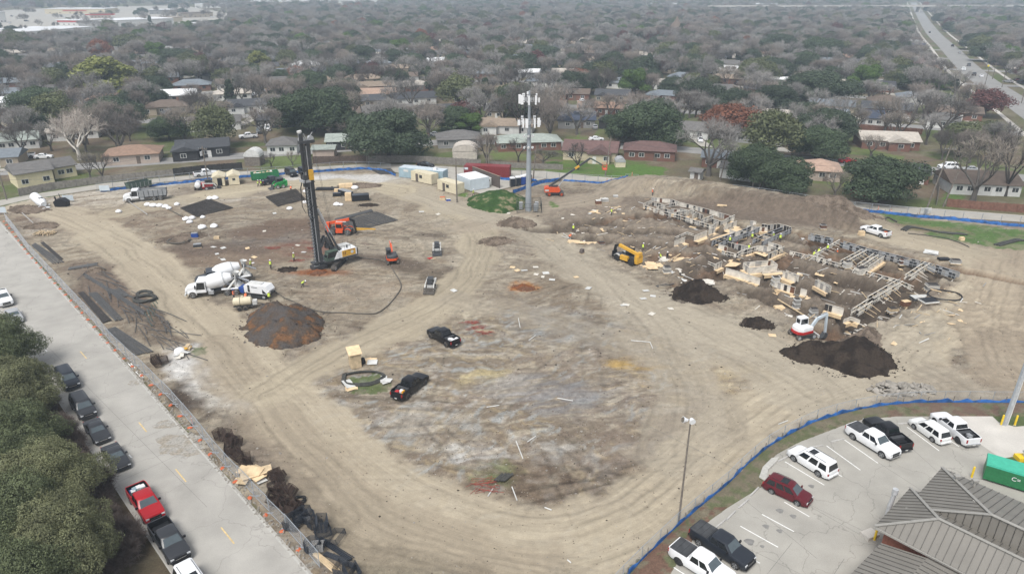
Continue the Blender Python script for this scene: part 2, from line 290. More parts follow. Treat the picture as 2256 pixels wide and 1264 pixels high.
# relief: hummocks, the spoil berm, the excavated pits
BUMP = ((n5 - .5) * .34 + (n2 - .5) * .20 + (n08 - .5) * .13) * (1 - .75 * FLOW[..., 2]); BUMP += (fbm(GX / .35, GY / .35, 2) - .5) * .07 * (1 - FLOW[..., 2])
GH += BUMP
BERM = smooth(PP([(1290, 424), (1390, 416), (1500, 424), (1640, 447), (1760, 468), (1850, 486), (1905, 492)]))
D, A, G_ = seg(GX, GY, BERM); bh = 3.3 * sstep(0, 16, A) * (1 - sstep(seg(GX, GY, BERM)[1].max() - 6, A.max(), A) * .6)
GH += bh * (1 - sstep(1.5, 6.5, D + (n2 - .5) * 2.4)) + (1 - sstep(3, 7, D)) * (n08 - .5) * .6
base *= (1 - .16 * (1 - sstep(2, 7, D))[..., None] * (n08 > .52)[..., None])
GRASSY = [(1045, 443), (1085, 412), (1130, 405), (1175, 418), (1250, 445), (1160, 462)]
PITS = []
for u, v, rx, ry, rot, dp in [
 (1290, 490, 9, 2.0, 28, 1.3), (1400, 475, 10, 1.6, 14, 1.1), (1240, 505, 8, 2.0, 0, 1.1), (1310, 525, 4, 2.4, 0, 1.2), (1390, 507, 4.5, 2.2, 0, 1.2), (1420, 535, 5, 2.4, 0, 1.3), (1490, 510, 5, 2.2, -20, 1.2), (1450, 475, 4.5, 2.0, -20, 1.1), (1540, 530, 5, 2.4, -10, 1.2), (1480, 560, 6, 2.2, 10, 1.3), (1345, 492, 3.5, 2.0, 0, 1.0),
 (1590, 530, 7, 1.8, 20, 1.2), (1560, 600, 7, 2.2, 35, 1.4), (1640, 590, 10, 2.4, 30, 1.5), (1545, 605, 4, 2.6, 0, 1.3), (1675, 640, 3.5, 2.4, 0, 1.3), (1530, 655, 3.6, 2, 0, .5), (1750, 560, 16, 1.6, 28, 1.4), (1830, 545, 7, 2.6, -40, 1.3), (1900, 575, 8, 2.4, -40, 1.3), (1830, 605, 9, 2.2, -40, 1.4), (1800, 640, 11, 2.6, -40, 1.5),
 (1880, 620, 9, 2.4, -40, 1.4), (1950, 600, 8, 2.4, -40, 1.4), (1975, 655, 18, 2.2, 40, 1.3), (1900, 690, 8, 2.4, 38, 1.3), (1960, 560, 24, 1.7, -42, 1.2), (1750, 670, 8, 2.2, -40, 1.3), (1830, 735, 5, 2.6, 10, 1.6), (1860, 540, 7, 2, -40, 1.2), (1480, 470, 7, 1.8, -44, 1.1), (1560, 500, 9, 2, -44, 1.1), (1700, 575, 9, 2.0, -44, 1.3), (1540, 580, 7, 1.6, 30, 1.2),
 (2010, 590, 9, 2.2, -40, 1.2), (1660, 505, 12, 2, -44, 1.0), (1580, 560, 6, 2, -44, 1.1)]:
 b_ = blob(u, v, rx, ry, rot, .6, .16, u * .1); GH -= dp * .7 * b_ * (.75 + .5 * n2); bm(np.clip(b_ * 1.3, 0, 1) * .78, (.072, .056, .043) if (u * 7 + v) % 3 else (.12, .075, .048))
 rim = np.clip(blob(u, v, rx + 1.6, ry + 1.6, rot, .5, .5, u * .1 + 3) - b_, 0, 1); GH += .30 * rim * (n2 + .3)
fz_ = blob(1640, 570, 46, 20, -44, .3, .3, 5); GH += fz_ * (-.5 + (n2 - .5) * .55 + (n08 - .5) * .6 + (fbm(GX / .4, GY / .4, 2) - .5) * .4); base *= (1 + fz_ * (n08 - .5) * .8)[..., None]
base *= (1 + .42 * (1 - .85 * FLOW[..., 2]) * (fbm(GX / .5, GY / .5, 3) - .5))[..., None]; base = np.clip(base, .01, .8)
GH *= sf
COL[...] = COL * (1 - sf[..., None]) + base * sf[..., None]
# grass and worn green
def gpoly(px, c, am=.9, edge=1.2, k=0):
 m = inpoly(GX + (n2 - .5) * 2 * edge, GY + (n08 - .5) * 2 * edge, PP(px)).astype(float) * am * (.55 + .45 * sstep(.3, .55, NW(1.6, 8 + k))); mixc(m, c)
GR, GR2, DRY = (.075, .135, .03), (.105, .14, .045), (.15, .135, .075)
for px, c_ in [([(1940, 470), (2080, 488), (2330, 515), (2330, 560), (2190, 545), (2060, 523), (2035, 512), (2080, 505), (1960, 490)], (.06, .12, .028)), ([(1985, 492), (2120, 505), (2140, 512), (2000, 508)], DRY),
 ([(1200, 355), (1300, 358), (1465, 370), (1460, 392), (1300, 388), (1200, 378)], GR), ([(1240, 352), (1330, 352), (1360, 360), (1240, 362)], GR2), ([(1350, 345), (1470, 372), (1462, 392), (1350, 390)], GR), ([(1080, 330), (1180, 340), (1175, 355), (1085, 352)], GR2),
 ([(600, 340), (670, 340), (670, 368), (580, 366)], GR2), ([(125, 385), (185, 380), (200, 400), (130, 408)], (.10, .12, .04)), ([(2080, 422), (2120, 422), (2120, 442), (2080, 440)], GR), ([(1770, 408), (1850, 412), (1840, 430), (1760, 424)], GR), ([(1680, 395), (1900, 402), (1880, 440), (1690, 425)], (.10, .12, .045)),
 ([(395, 272), (412, 272), (412, 284), (395, 284)], GR), ([(1870, 320), (1990, 345), (1990, 352), (1870, 340)], GR2), ([(1205, 322), (1275, 296), (1310, 300), (1270, 312)], GR2), ([(1315, 286), (1350, 286), (1350, 300), (1315, 300)], GR2), ([(1480, 370), (1860, 410), (1890, 455), (1500, 405)], (.12, .105, .07)),
 ([(1070, 640), (1075, 640), (1075, 641)], GR), ([(1010, 424), (1035, 424), (1030, 434), (1008, 432)], GR), ([(1210, 440), (1232, 452), (1215, 456)], GR), ([(765, 832), (830, 820), (862, 850), (810, 872), (770, 858)], (.075, .10, .035)),
 ([(425, 768), (450, 765), (452, 782), (428, 786)], (.085, .11, .05))]: gpoly(px, c_)
# verge and hedge bed west of the street, island round the car park
gpoly([(-200, 560), (60, 640), (126, 880), (330, 1188), (420, 1330), (-400, 1330)], (.085, .068, .045), 1, .3)
ISL = [(1360, 1300), (1420, 1226), (1500, 1150), (1600, 1068), (1690, 985), (1790, 930), (1900, 899), (2010, 887), (2330, 887), (2330, 916), (1975, 917), (1900, 924), (1865, 934), (1760, 974), (1715, 995), (1712, 1000), (1690, 1020), (1678, 1045), (1690, 1065), (1600, 1120), (1545, 1160), (1500, 1230), (1450, 1300)]
isl = inpoly(GX, GY, PP(ISL)).astype(float); mixc(isl, (.14, .122, .085)); mixc(isl * sstep(.48, .62, NW(1.1, 9)) * .8, (.09, .105, .05)); mixc(isl * (GY < 56) * (sstep(.4, .5, NW(.9, 10))), (.13, .08, .058)); mixc(isl * (GX > 44) * sstep(.4, .55, NW(.8, 12)), (.13, .09, .068))
GH[isl > 0] = .06
# flat where pavement lies
def flat(poly, h=-.03): GH[inpoly(GX, GY, poly)] = h
ROADL = [(-135, 172.5), (-17.5, 47.3), (6, 22.3), (-4.2, 20), (-29.97, 47.3), (-80.3, 100.5), (-148, 172)]
LOT = PP([(1440, 1330), (1478, 1262), (1545, 1160), (1600, 1120), (1690, 1064), (1678, 1045), (1690, 1020), (1712, 1000), (1760, 974), (1865, 934), (1900, 924), (1975, 917), (2600, 917), (2900, 1400), (1440, 1500)])
ALLEY = [(-60, 452), (60, 430), (230, 404), (460, 383), (640, 371), (800, 362), (900, 362), (1130, 376), (1200, 377), (1290, 387), (1420, 397), (1600, 415), (1880, 446), (2010, 456), (2330, 480)]
ALLEY2 = [(2330, 494), (2010, 474), (1880, 461), (1600, 424), (1420, 402), (1290, 399), (1200, 394), (1130, 411), (1060, 427), (960, 400), (870, 379), (800, 371), (640, 379), (460, 391), (230, 415), (60, 440), (-60, 468)]
AL = PP(ALLEY) + PP(ALLEY2)
for q in (ROADL, LOT, AL): flat(q)
def GZ(x, y):
 t = x / max(y, 36); i = int(np.searchsorted(Yr, y)); j = int(np.searchsorted(T, t)); i = min(max(i, 1), NY - 1); j = min(max(j, 1), NT - 1)
 fy = (y - Yr[i - 1]) / (Yr[i] - Yr[i - 1]); ft = (t - T[j - 1]) / (T[j] - T[j - 1]); fy = min(max(fy, 0), 1); ft = min(max(ft, 0), 1)
 return float((GH[i - 1, j - 1] * (1 - ft) + GH[i - 1, j] * ft) * (1 - fy) + (GH[i, j - 1] * (1 - ft) + GH[i, j] * ft) * fy)
me = bpy.data.meshes.new('ground'); nv = NY * NT; nf = (NY - 1) * (NT - 1)
me.vertices.add(nv); me.vertices.foreach_set('co', np.stack([GX, GY, GH], -1).astype(np.float32).ravel())
I = np.arange(nv).reshape(NY, NT); q = np.stack([I[:-1, :-1], I[:-1, 1:], I[1:, 1:], I[1:, :-1]], -1).reshape(-1, 4)
me.loops.add(nf * 4); me.polygons.add(nf); me.loops.foreach_set('vertex_index', q.ravel().astype(np.int32))
me.polygons.foreach_set('loop_start', np.arange(0, nf * 4, 4, dtype=np.int32)); me.polygons.foreach_set('loop_total', np.full(nf, 4, np.int32)); me.polygons.foreach_set('use_smooth', np.ones(nf, bool)); me.update()
at = me.attributes.new('soil', 'FLOAT_COLOR', 'POINT'); at.data.foreach_set('color', np.concatenate([COL, np.ones(GX.shape + (1,))], -1).astype(np.float32).ravel())
at = me.attributes.new('flow', 'FLOAT_VECTOR', 'POINT'); at.data.foreach_set('vector', FLOW.astype(np.float32).ravel())
m = bpy.data.materials.new('soil'); m.use_nodes = True; n = m.node_tree; n.nodes.clear(); L = n.links; N = n.nodes.new
out = N('ShaderNodeOutputMaterial'); b = N('ShaderNodeBsdfPrincipled'); b.inputs['Roughness'].default_value = .95; b.inputs['Specular IOR Level'].default_value = .15; L.new(b.outputs[0], out.inputs[0])
ac = N('ShaderNodeAttribute'); ac.attribute_name = 'soil'; af = N('ShaderNodeAttribute'); af.attribute_name = 'flow'; tc = N('ShaderNodeTexCoord')
def rng(sock, a, b_, lo=.3, hi=.7):
 r = N('ShaderNodeMapRange'); r.inputs[1].default_value = lo; r.inputs[2].default_value = hi; r.inputs[3].default_value = a; r.inputs[4].default_value = b_; L.new(sock, r.inputs[0]); return r.outputs[0]
def noi(src, sc, det=6, ro=.6):
 t = N('ShaderNodeTexNoise'); t.inputs['Scale'].default_value = sc; t.inputs['Detail'].default_value = det; t.inputs['Roughness'].default_value = ro; L.new(src, t.inputs[0]); return t.outputs[0]
def mul(a, b_):
 k = N('ShaderNodeMath'); k.operation = 'MULTIPLY'; L.new(a, k.inputs[0]); L.new(b_, k.inputs[1]); return k.outputs[0]
f1 = noi(tc.outputs['Object'], 1.3); f2 = noi(tc.outputs['Object'], 7); f3 = noi(tc.outputs['Object'], .22, 4)
sx = N('ShaderNodeSeparateXYZ'); L.new(af.outputs['Vector'], sx.inputs[0]); cx = N('ShaderNodeCombineXYZ'); L.new(sx.outputs[0], cx.inputs[0]); L.new(sx.outputs[1], cx.inputs[1])
fs = noi(cx.outputs[0], 1.6, 4); fsr = rng(fs, -.11, .09); fm = mul(fsr, sx.outputs[2]); ad = N('ShaderNodeMath'); ad.inputs[1].default_value = 1; L.new(fm, ad.inputs[0])
vo = N('ShaderNodeTexVoronoi'); vo.inputs['Scale'].default_value = 2.6; L.new(tc.outputs['Object'], vo.inputs[0]); v2 = N('ShaderNodeTexVoronoi'); v2.inputs['Scale'].default_value = 7; L.new(tc.outputs['Object'], v2.inputs[0]); vr = mul(rng(vo.outputs['Distance'], .66, 1.03, .06, .20), rng(v2.outputs['Distance'], .78, 1.03, .05, .22))
fac = mul(mul(mul(rng(f1, .80, 1.20), rng(f2, .78, 1.22)), mul(rng(f3, .92, 1.08), ad.outputs[0])), vr)
hf = N('ShaderNodeMath'); hf.operation = 'MULTIPLY'; hf.inputs[1].default_value = .75; L.new(sx.outputs[2], hf.inputs[0]); mf = N('ShaderNodeMix'); L.new(hf.outputs[0], mf.inputs[0]); L.new(fac, mf.inputs[2]); L.new(ad.outputs[0], mf.inputs[3]); fac = mf.outputs[0]
vm = N('ShaderNodeVectorMath'); vm.operation = 'SCALE'; L.new(ac.outputs['Color'], vm.inputs[0]); L.new(fac, vm.inputs['Scale']); L.new(vm.outputs[0], b.inputs['Base Color'])
bu = N('ShaderNodeBump'); bu.inputs['Strength'].default_value = .45; bu.inputs['Distance'].default_value = .12; L.new(mul(f2, f1), bu.inputs['Height']); L.new(bu.outputs[0], b.inputs['Normal'])
me.materials.append(m); go = bpy.data.objects.new('ground', me); S.collection.objects.link(go); tag(go, kind='structure')
# ------------------------------------------------------------ pavements
def pavemat(name, col, crack=.5, sc=1.0, joint=None):
 mat(name, col, .9, .10, .35 * sc); mm = M[name]; n = mm.node_tree; N = n.nodes.new; L = n.links; b = next(x for x in n.nodes if x.type == 'BSDF_PRINCIPLED')
 src = b.inputs['Base Color'].links[0].from_socket; tc = N('ShaderNodeTexCoord'); v = N('ShaderNodeTexVoronoi'); v.feature = 'DISTANCE_TO_EDGE'; v.inputs['Scale'].default_value = .16
 nn = N('ShaderNodeTexNoise'); nn.inputs['Scale'].default_value = .5; nn.inputs['Detail'].default_value = 6; L.new(tc.outputs['Object'], nn.inputs[0])
 mx = N('ShaderNodeMix'); mx.data_type = 'VECTOR'; mx.inputs[0].default_value = .03; L.new(tc.outputs['Object'], mx.inputs[4]); sc_ = N('ShaderNodeVectorMath'); sc_.operation = 'SCALE'; sc_.inputs['Scale'].default_value = 90; L.new(nn.outputs['Color'], sc_.inputs[0]); L.new(sc_.outputs[0], mx.inputs[5]); L.new(mx.outputs[1], v.inputs[0])
 r = N('ShaderNodeMapRange'); r.inputs[1].default_value = 0; r.inputs[2].default_value = .008; r.inputs[3].default_value = 1 - crack; r.inputs[4].default_value = 1; L.new(v.outputs['Distance'], r.inputs[0])
 n2_ = N('ShaderNodeTexNoise'); n2_.inputs['Scale'].default_value = 9; n2_.inputs['Detail'].default_value = 8; L.new(tc.outputs['Object'], n2_.inputs[0]); r2 = N('ShaderNodeMapRange'); r2.inputs[3].default_value = .86; r2.inputs[4].default_value = 1.14; L.new(n2_.outputs[0], r2.inputs[0])
 n3_ = N('ShaderNodeTexNoise'); n3_.inputs['Scale'].default_value = .12; n3_.inputs['Detail'].default_value = 5; n3_.inputs['Distortion'].default_value = 1; L.new(tc.outputs['Object'], n3_.inputs[0]); r3 = N('ShaderNodeMapRange'); r3.inputs[1].default_value = .35; r3.inputs[2].default_value = .65; r3.inputs[3].default_value = .93; r3.inputs[4].default_value = 1.05; L.new(n3_.outputs[0], r3.inputs[0])
 k = N('ShaderNodeMath'); k.operation = 'MULTIPLY'; L.new(r.outputs[0], k.inputs[0]); L.new(r2.outputs[0], k.inputs[1]); k2 = N('ShaderNodeMath'); k2.operation = 'MULTIPLY'; L.new(k.outputs[0], k2.inputs[0]); L.new(r3.outputs[0], k2.inputs[1])
 s_ = N('ShaderNodeVectorMath'); s_.operation = 'SCALE'; L.new(src, s_.inputs[0]); L.new(k2.outputs[0], s_.inputs['Scale']); L.new(s_.outputs[0], b.inputs['Base Color'])
pavemat('street_concrete', (.36, .345, .315), .25); pavemat('lot_concrete', (.345, .33, .295), .30); pavemat('new_concrete', (.50, .475, .435), .1); pavemat('alley_concrete', (.37, .35, .31), .2); pavemat('far_asphalt', (.25, .245, .235), .1)
mat('joint', (.17, .165, .155), .9, .3); mat('paint_white', (.70, .70, .68), .8, .12); mat('paint_yellow', (.58, .44, .22), .8, .2); mat('kerb', (.42, .41, .38), .9, .12); mat('stain', (.20, .195, .185), .85, .2)
def struct(name, mb): return tag(build(name, mb), kind='structure')
mb = MB(); mb.sheet(ROADL, .02, 'street_concrete'); struct('street', mb)
mb = MB(); mb.sheet(LOT, .02, 'lot_concrete'); struct('car_park', mb)
mb = MB()
n_ = len(ALLEY)
for i in range(n_ - 1): pass
A1, A2 = PP(ALLEY), PP(ALLEY2)[::-1]
pa = [A1[0]] + A1[1:]
mb.sheet(A1 + A2[::-1], .02, 'alley_concrete'); struct('back_alley', mb)
# ------------------------------------------------------------ vegetation
for n_, c_, v_, s_, o_ in [('bark_grey', (.10, .09, .08), .25, 1, .15), ('bark_dark', (.05, .043, .038), .25, 1, .1), ('bark_pale', (.50, .47, .42), .2, .8, 0), ('twig_grey', (.29, .275, .26), .12, .4, .22), ('twig_brown', (.25, .215, .19), .15, .4, .2), ('twig_dark', (.13, .115, .105), .15, .5, .2), ('twig_shrub', (.115, .09, .078), .2, .8, .15),
 ('twig_pale', (.46, .40, .35), .15, .5, 0), ('twig_tan', (.27, .235, .20), .15, .4, .12)]: mat(n_, c_, .9, v_, s_, objvar=o_)
for n_, c_, o_ in [('leaf_dark', (.054, .076, .044), .2), ('leaf_oak', (.062, .090, .046), .14), ('leaf_olive', (.115, .130, .062), .15), ('leaf_bright', (.085, .145, .032), .12), ('leaf_yellow', (.20, .215, .062), .08), ('leaf_rust', (.21, .085, .048), .12), ('leaf_wine', (.12, .05, .045), .15), ('leaf_near', (.19, .20, .105), .2), ('leaf_near2', (.135, .16, .08), .2)]:
 mat(n_, c_, .75, .38, .8, tr=.18, objvar=o_)
def mesh_np(name, V, F, mats, mi=None):
 me = bpy.data.meshes.new(name); me.vertices.add(len(V)); me.vertices.foreach_set('co', V.astype(np.float32).ravel()); k = F.shape[1]
 me.loops.add(F.size); me.polygons.add(len(F)); me.loops.foreach_set('vertex_index', F.astype(np.int32).ravel()); me.polygons.foreach_set('loop_start', np.arange(0, F.size, k, dtype=np.int32)); me.polygons.foreach_set('loop_total', np.full(len(F), k, np.int32))
 for m in mats: me.materials.append(M[m])
 if mi is not None: me.polygons.foreach_set('material_index', mi.astype(np.int32))
 me.update(); return me
def leafcards(C, Nn, size, rs):                          # one little quad per leaf spray
 n = len(C); a = rs.randn(n, 3); a -= (a * Nn).sum(1)[:, None] * Nn; a /= np.linalg.norm(a, axis=1)[:, None] + 1e-9; b = np.cross(Nn, a)
 s = (size * (.6 + .8 * rs.rand(n)))[:, None]; t = .55 + .4 * rs.rand(n)[:, None]; bend = Nn * s * .35
 V = np.stack([C - a * s, C - b * s * t - bend, C + a * s, C + b * s * t + bend * .3], 1).reshape(-1, 3); return V, np.arange(4 * n).reshape(n, 4)
def limbs(mb, p, d, ln, r, dep, rr, tips, up=.12, spread=.62, m='bark_grey', mind=0):
 pts = [p]; q = Vector(p); dd = Vector(d); k = 3
 for i in range(k):
  dd = (dd + Vector((rr.gauss(0, .13), rr.gauss(0, .13), rr.gauss(0, .08) + up * .5))).normalized(); q = q + dd * (ln / k); pts.append(q.copy())
 mb.tube(pts, [r, r * .86, r * .72, r * .58], 5 if dep > 2 else (4 if dep > 1 else 3), m, cap=False)
 if dep == 0: tips.append((pts[1], pts[-1], dd)); return
 nb = rr.choice([2, 3, 3]) if dep > 1 else 3
 for j in range(nb):
  o = pts[-1] if j < 2 else pts[rr.choice([1, 2])]; ax = Vector((rr.gauss(0, 1), rr.gauss(0, 1), rr.gauss(0, .6))); ax = (ax - ax.dot(dd) * dd).normalized()
  nd = (dd * (1 - spread * .5) + ax * spread * rr.uniform(.7, 1.15) + Vector((0, 0, up))).normalized()
  limbs(mb, o, nd, ln * rr.uniform(.66, .86), r * .56, dep - 1, rr, tips, up, spread, m)
 if dep <= 2: tips.append((pts[1], pts[-1], dd))
def bare_tree(seed, H, R, dep=4, twl=1.0, ntw=9, bark='bark_grey', twig='twig_grey', fork=.2, twr=.017, up=.12):
 rr = random.Random(seed); rs = np.random.RandomState(seed); tr, cr, tips = MB(), MB(), []
 fz = H * fork; r0 = .028 * H + .06; tr.tube([(0, 0, -.3), (.05, 0, fz * .4), (.1 * rr.uniform(-1, 1), .1, fz)], [r0 * 1.35, r0, r0 * .85], 8, bark)
 n0 = rr.choice([4, 5, 5])
 for i in range(n0):
  a = 2 * math.pi * i / n0 + rr.uniform(-.4, .4); tilt = rr.uniform(.35, 1.0) * R / (H * .55)
  d = Vector((math.cos(a) * tilt, math.sin(a) * tilt, 1)).normalized(); ln = (H - fz) * .36
  q = [Vector((0, 0, fz * rr.uniform(.75, 1)))]; dd = d.copy()
  for k in range(2): dd = (dd + Vector((rr.gauss(0, .1), rr.gauss(0, .1), .04))).normalized(); q.append(q[-1] + dd * ln * .5)
  tr.tube(q, [r0 * .62, r0 * .5, r0 * .4], 6, bark, cap=False)
  for j in range(3):
   ax = Vector((rr.gauss(0, 1), rr.gauss(0, 1), rr.gauss(0, .4))); ax = (ax - ax.dot(dd) * dd).normalized(); limbs(cr, q[-1], (dd + ax * .55).normalized(), ln * .62, r0 * .33, dep - 1, rr, tips, up, m=bark)
 P0 = np.array([a for a, b, c in tips]); P1 = np.array([b for a, b, c in tips]); D = np.array([c for a, b, c in tips]); n = len(tips)
 idx = np.repeat(np.arange(n), ntw); t = rs.rand(len(idx))[:, None]; O = P0[idx] * (1 - t) + P1[idx] * t; dr = D[idx] * .7 + rs.randn(len(idx), 3) * .55 + np.array([0, 0, .22]); dr /= np.linalg.norm(dr, axis=1)[:, None]
 l = (twl * (.5 + .8 * rs.rand(len(idx))))[:, None]; mid = O + dr * l * .55 + rs.randn(len(idx), 3) * .08 * twl; E = mid + (dr + rs.randn(len(idx), 3) * .35) * l * .5
 w = np.cross(dr, rs.randn(len(idx), 3)); w /= np.linalg.norm(w, axis=1)[:, None] + 1e-9; w *= twr
 w2 = np.cross(dr, w)
 V = np.stack([O - w, O + w, mid + w * .8, mid - w * .8, E + w * .5 + w2 * .4, E - w * .5], 1).reshape(-1, 3); b6 = np.arange(len(idx))[:, None] * 6
 F = np.concatenate([b6 + np.array([0, 1, 2, 3]), b6 + np.array([3, 2, 4, 5])]); nb = len(cr.v)
 VV = np.concatenate([np.array([tuple(x) for x in cr.v]), V]); Fb = np.array([f for f in cr.f]); FF = np.concatenate([Fb, F + nb]); mi = np.concatenate([np.zeros(len(Fb)), np.ones(len(F))])
 zt = VV[:, 2].max(); rx = np.percentile(np.hypot(VV[:, 0], VV[:, 1]), 98)
 return tr, mesh_np('crown', VV, FF, [bark, twig], mi), zt, rx
def leafy_tree(seed, H, R, nl=46, nq=260, qs=.26, bark='bark_dark', leaf='leaf_oak', fork=.22, dens=1.0, flat=.62, cone=0, sh=.46):
 rr = random.Random(seed); rs = np.random.RandomState(seed); tr = MB(); fz = H * fork; r0 = .03 * H + .08
 tr.tube([(0, 0, -.3), (.05, 0, fz * .5), (0, .1, fz)], [r0 * 1.4, r0, r0 * .85], 8, bark); ch = H - fz; Vs = []; 
 lop = (1 + .25 * rs.randn(), 1 + .2 * rs.randn())
 for i in range(nl):
  a = rs.rand() * 6.283; e = rs.rand() ** .8; k = (rs.rand() ** .45); rad = R * .80 * k * math.sqrt(max(0.03, 1 - (e * .93) ** 2)) * (1 - cone * e); z = fz + ch * (.16 + .66 * e * flat / .62) - (k ** 2) * ch * .10
  c = np.array([math.cos(a) * rad, math.sin(a) * rad, z]) * (1, 1, 1) + rs.randn(3) * R * .06; lr = R * rs.uniform(.17, .34) * (1 - .4 * cone)
  if i % 3 == 0: tr.tube([(0, 0, fz * .9), tuple(c * (.45, .45, .0) + np.array([0, 0, fz + (c[2] - fz) * .4])), tuple(c)], [r0 * .55, r0 * .32, r0 * .1], 5, bark, cap=False)
  n = int(nq * (lr / (R * .25)) ** 2); d = rs.randn(n, 3); d[:, 2] = d[:, 2] * .8 + .25; d /= np.linalg.norm(d, axis=1)[:, None]
  lump = 1 + .28 * np.sin(d[:, 0] * 5 + i) * np.sin(d[:, 1] * 5 + 2 * i) * np.cos(d[:, 2] * 4)
  rad_ = lr * (1.08 - sh + sh * rs.rand(n) ** .5) * lump; C = c + d * rad_[:, None] * np.array([1.1, 1.1, .78]); Nn = d + rs.randn(n, 3) * .45; Nn /= np.linalg.norm(Nn, axis=1)[:, None]
  Vs.append(leafcards(C, Nn, qs, rs)[0])
 V = np.concatenate(Vs); F = np.arange(len(V)).reshape(-1, 4)
 return tr, mesh_np('crown', V, F, [leaf]), V[:, 2].max(), np.percentile(np.hypot(V[:, 0], V[:, 1]), 96)
PROTO = {}
def proto(key, name, res):
 tr, cr, zt, rx = res; PROTO[key] = (name, build('trunk', tr, None, 40), cr, zt, rx)
 o = PROTO[key][1]; S.collection.objects.unlink(o)
for i in range(5): proto('bare%d' % i, 'bare_tree', bare_tree(20 + i, 11, 6, 4, .85, 7, 'bark_grey', ['twig_grey', 'twig_brown', 'twig_grey', 'twig_dark', 'twig_tan'][i]))
proto('open0', 'bare_tree', bare_tree(41, 10, 6, 4, .7, 4, 'bark_grey', 'twig_tan')); proto('open1', 'bare_tree', bare_tree(42, 10, 5, 4, .7, 4, 'bark_dark', 'twig_dark'))
proto('pale', 'bare_tree', bare_tree(55, 12, 8, 4, .9, 6, 'bark_pale', 'twig_pale', .22, .018))
for i in range(3): proto('oak%d' % i, 'live_oak', leafy_tree(70 + i, 9, 7, 54, 560, .17, leaf=['leaf_oak', 'leaf_dark', 'leaf_dark'][i]))
proto('green', 'evergreen_tree', leafy_tree(80, 11, 6, 44, 440, .17, leaf='leaf_bright', flat=.7)); proto('olive', 'evergreen_tree', leafy_tree(81, 10, 6, 60, 130, .22, leaf='leaf_olive')); proto('yellow', 'evergreen_tree', leafy_tree(82, 10, 5, 44, 260, .24, leaf='leaf_yellow'))
proto('rust', 'rust_leaved_tree', leafy_tree(83, 10, 6, 60, 170, .20, leaf='leaf_rust', bark='bark_grey')); proto('wine', 'rust_leaved_tree', leafy_tree(84, 9, 6, 50, 150, .2, leaf='leaf_wine', bark='bark_grey'))
proto('conifer', 'conifer', leafy_tree(85, 10, 3.4, 50, 180, .2, leaf='leaf_dark', fork=.08, cone=.75)); proto('cypress', 'cypress', leafy_tree(86, 9, 1.1, 30, 120, .16, leaf='leaf_dark', fork=.05, flat=.9))
for i in range(2): proto('near%d' % i, 'live_oak', leafy_tree(90 + i, 9.5, 6.6, 44, 3400, .066, leaf=['leaf_near', 'leaf_near2'][i], fork=.2, sh=.3))
proto('shrub', 'bare_shrub', bare_tree(95, 2.6, 2.4, 4, .55, 16, 'bark_dark', 'twig_shrub', .06, .014, .05)); proto('bush', 'bush', leafy_tree(96, 2.2, 1.5, 20, 120, .10, leaf='leaf_dark', fork=.05))
TREES = []
def tree(kind, x, y, H, R, label, group=None, rz=None, cat='tree', z=None):
 name, tr, cr, zt, rx = PROTO[kind]; rz = random.uniform(0, 6.28) if rz is None else rz
 e = bpy.data.objects.new(name, None); S.collection.objects.link(e); e.location = (x, y, GZ(x, y) if z is None else z); e.rotation_euler = (0, 0, rz); e.scale = (R / rx, R / rx, H / zt)
 tag(e, label, cat, group); t = tr.copy(); S.collection.objects.link(t); t.parent = e; c = bpy.data.objects.new('crown', cr); S.collection.objects.link(c); c.parent = e; TREES.append((x, y, R)); return c
def zat(v, y):                                           # height seen at image row v over a spot y metres away
 return CAMH + y * math.tan(-PIT + math.atan((632 - v) / FPX))
def ppm(y, z=0): return FPX / (y * math.cos(PIT) + (CAMH - z) * math.sin(PIT))
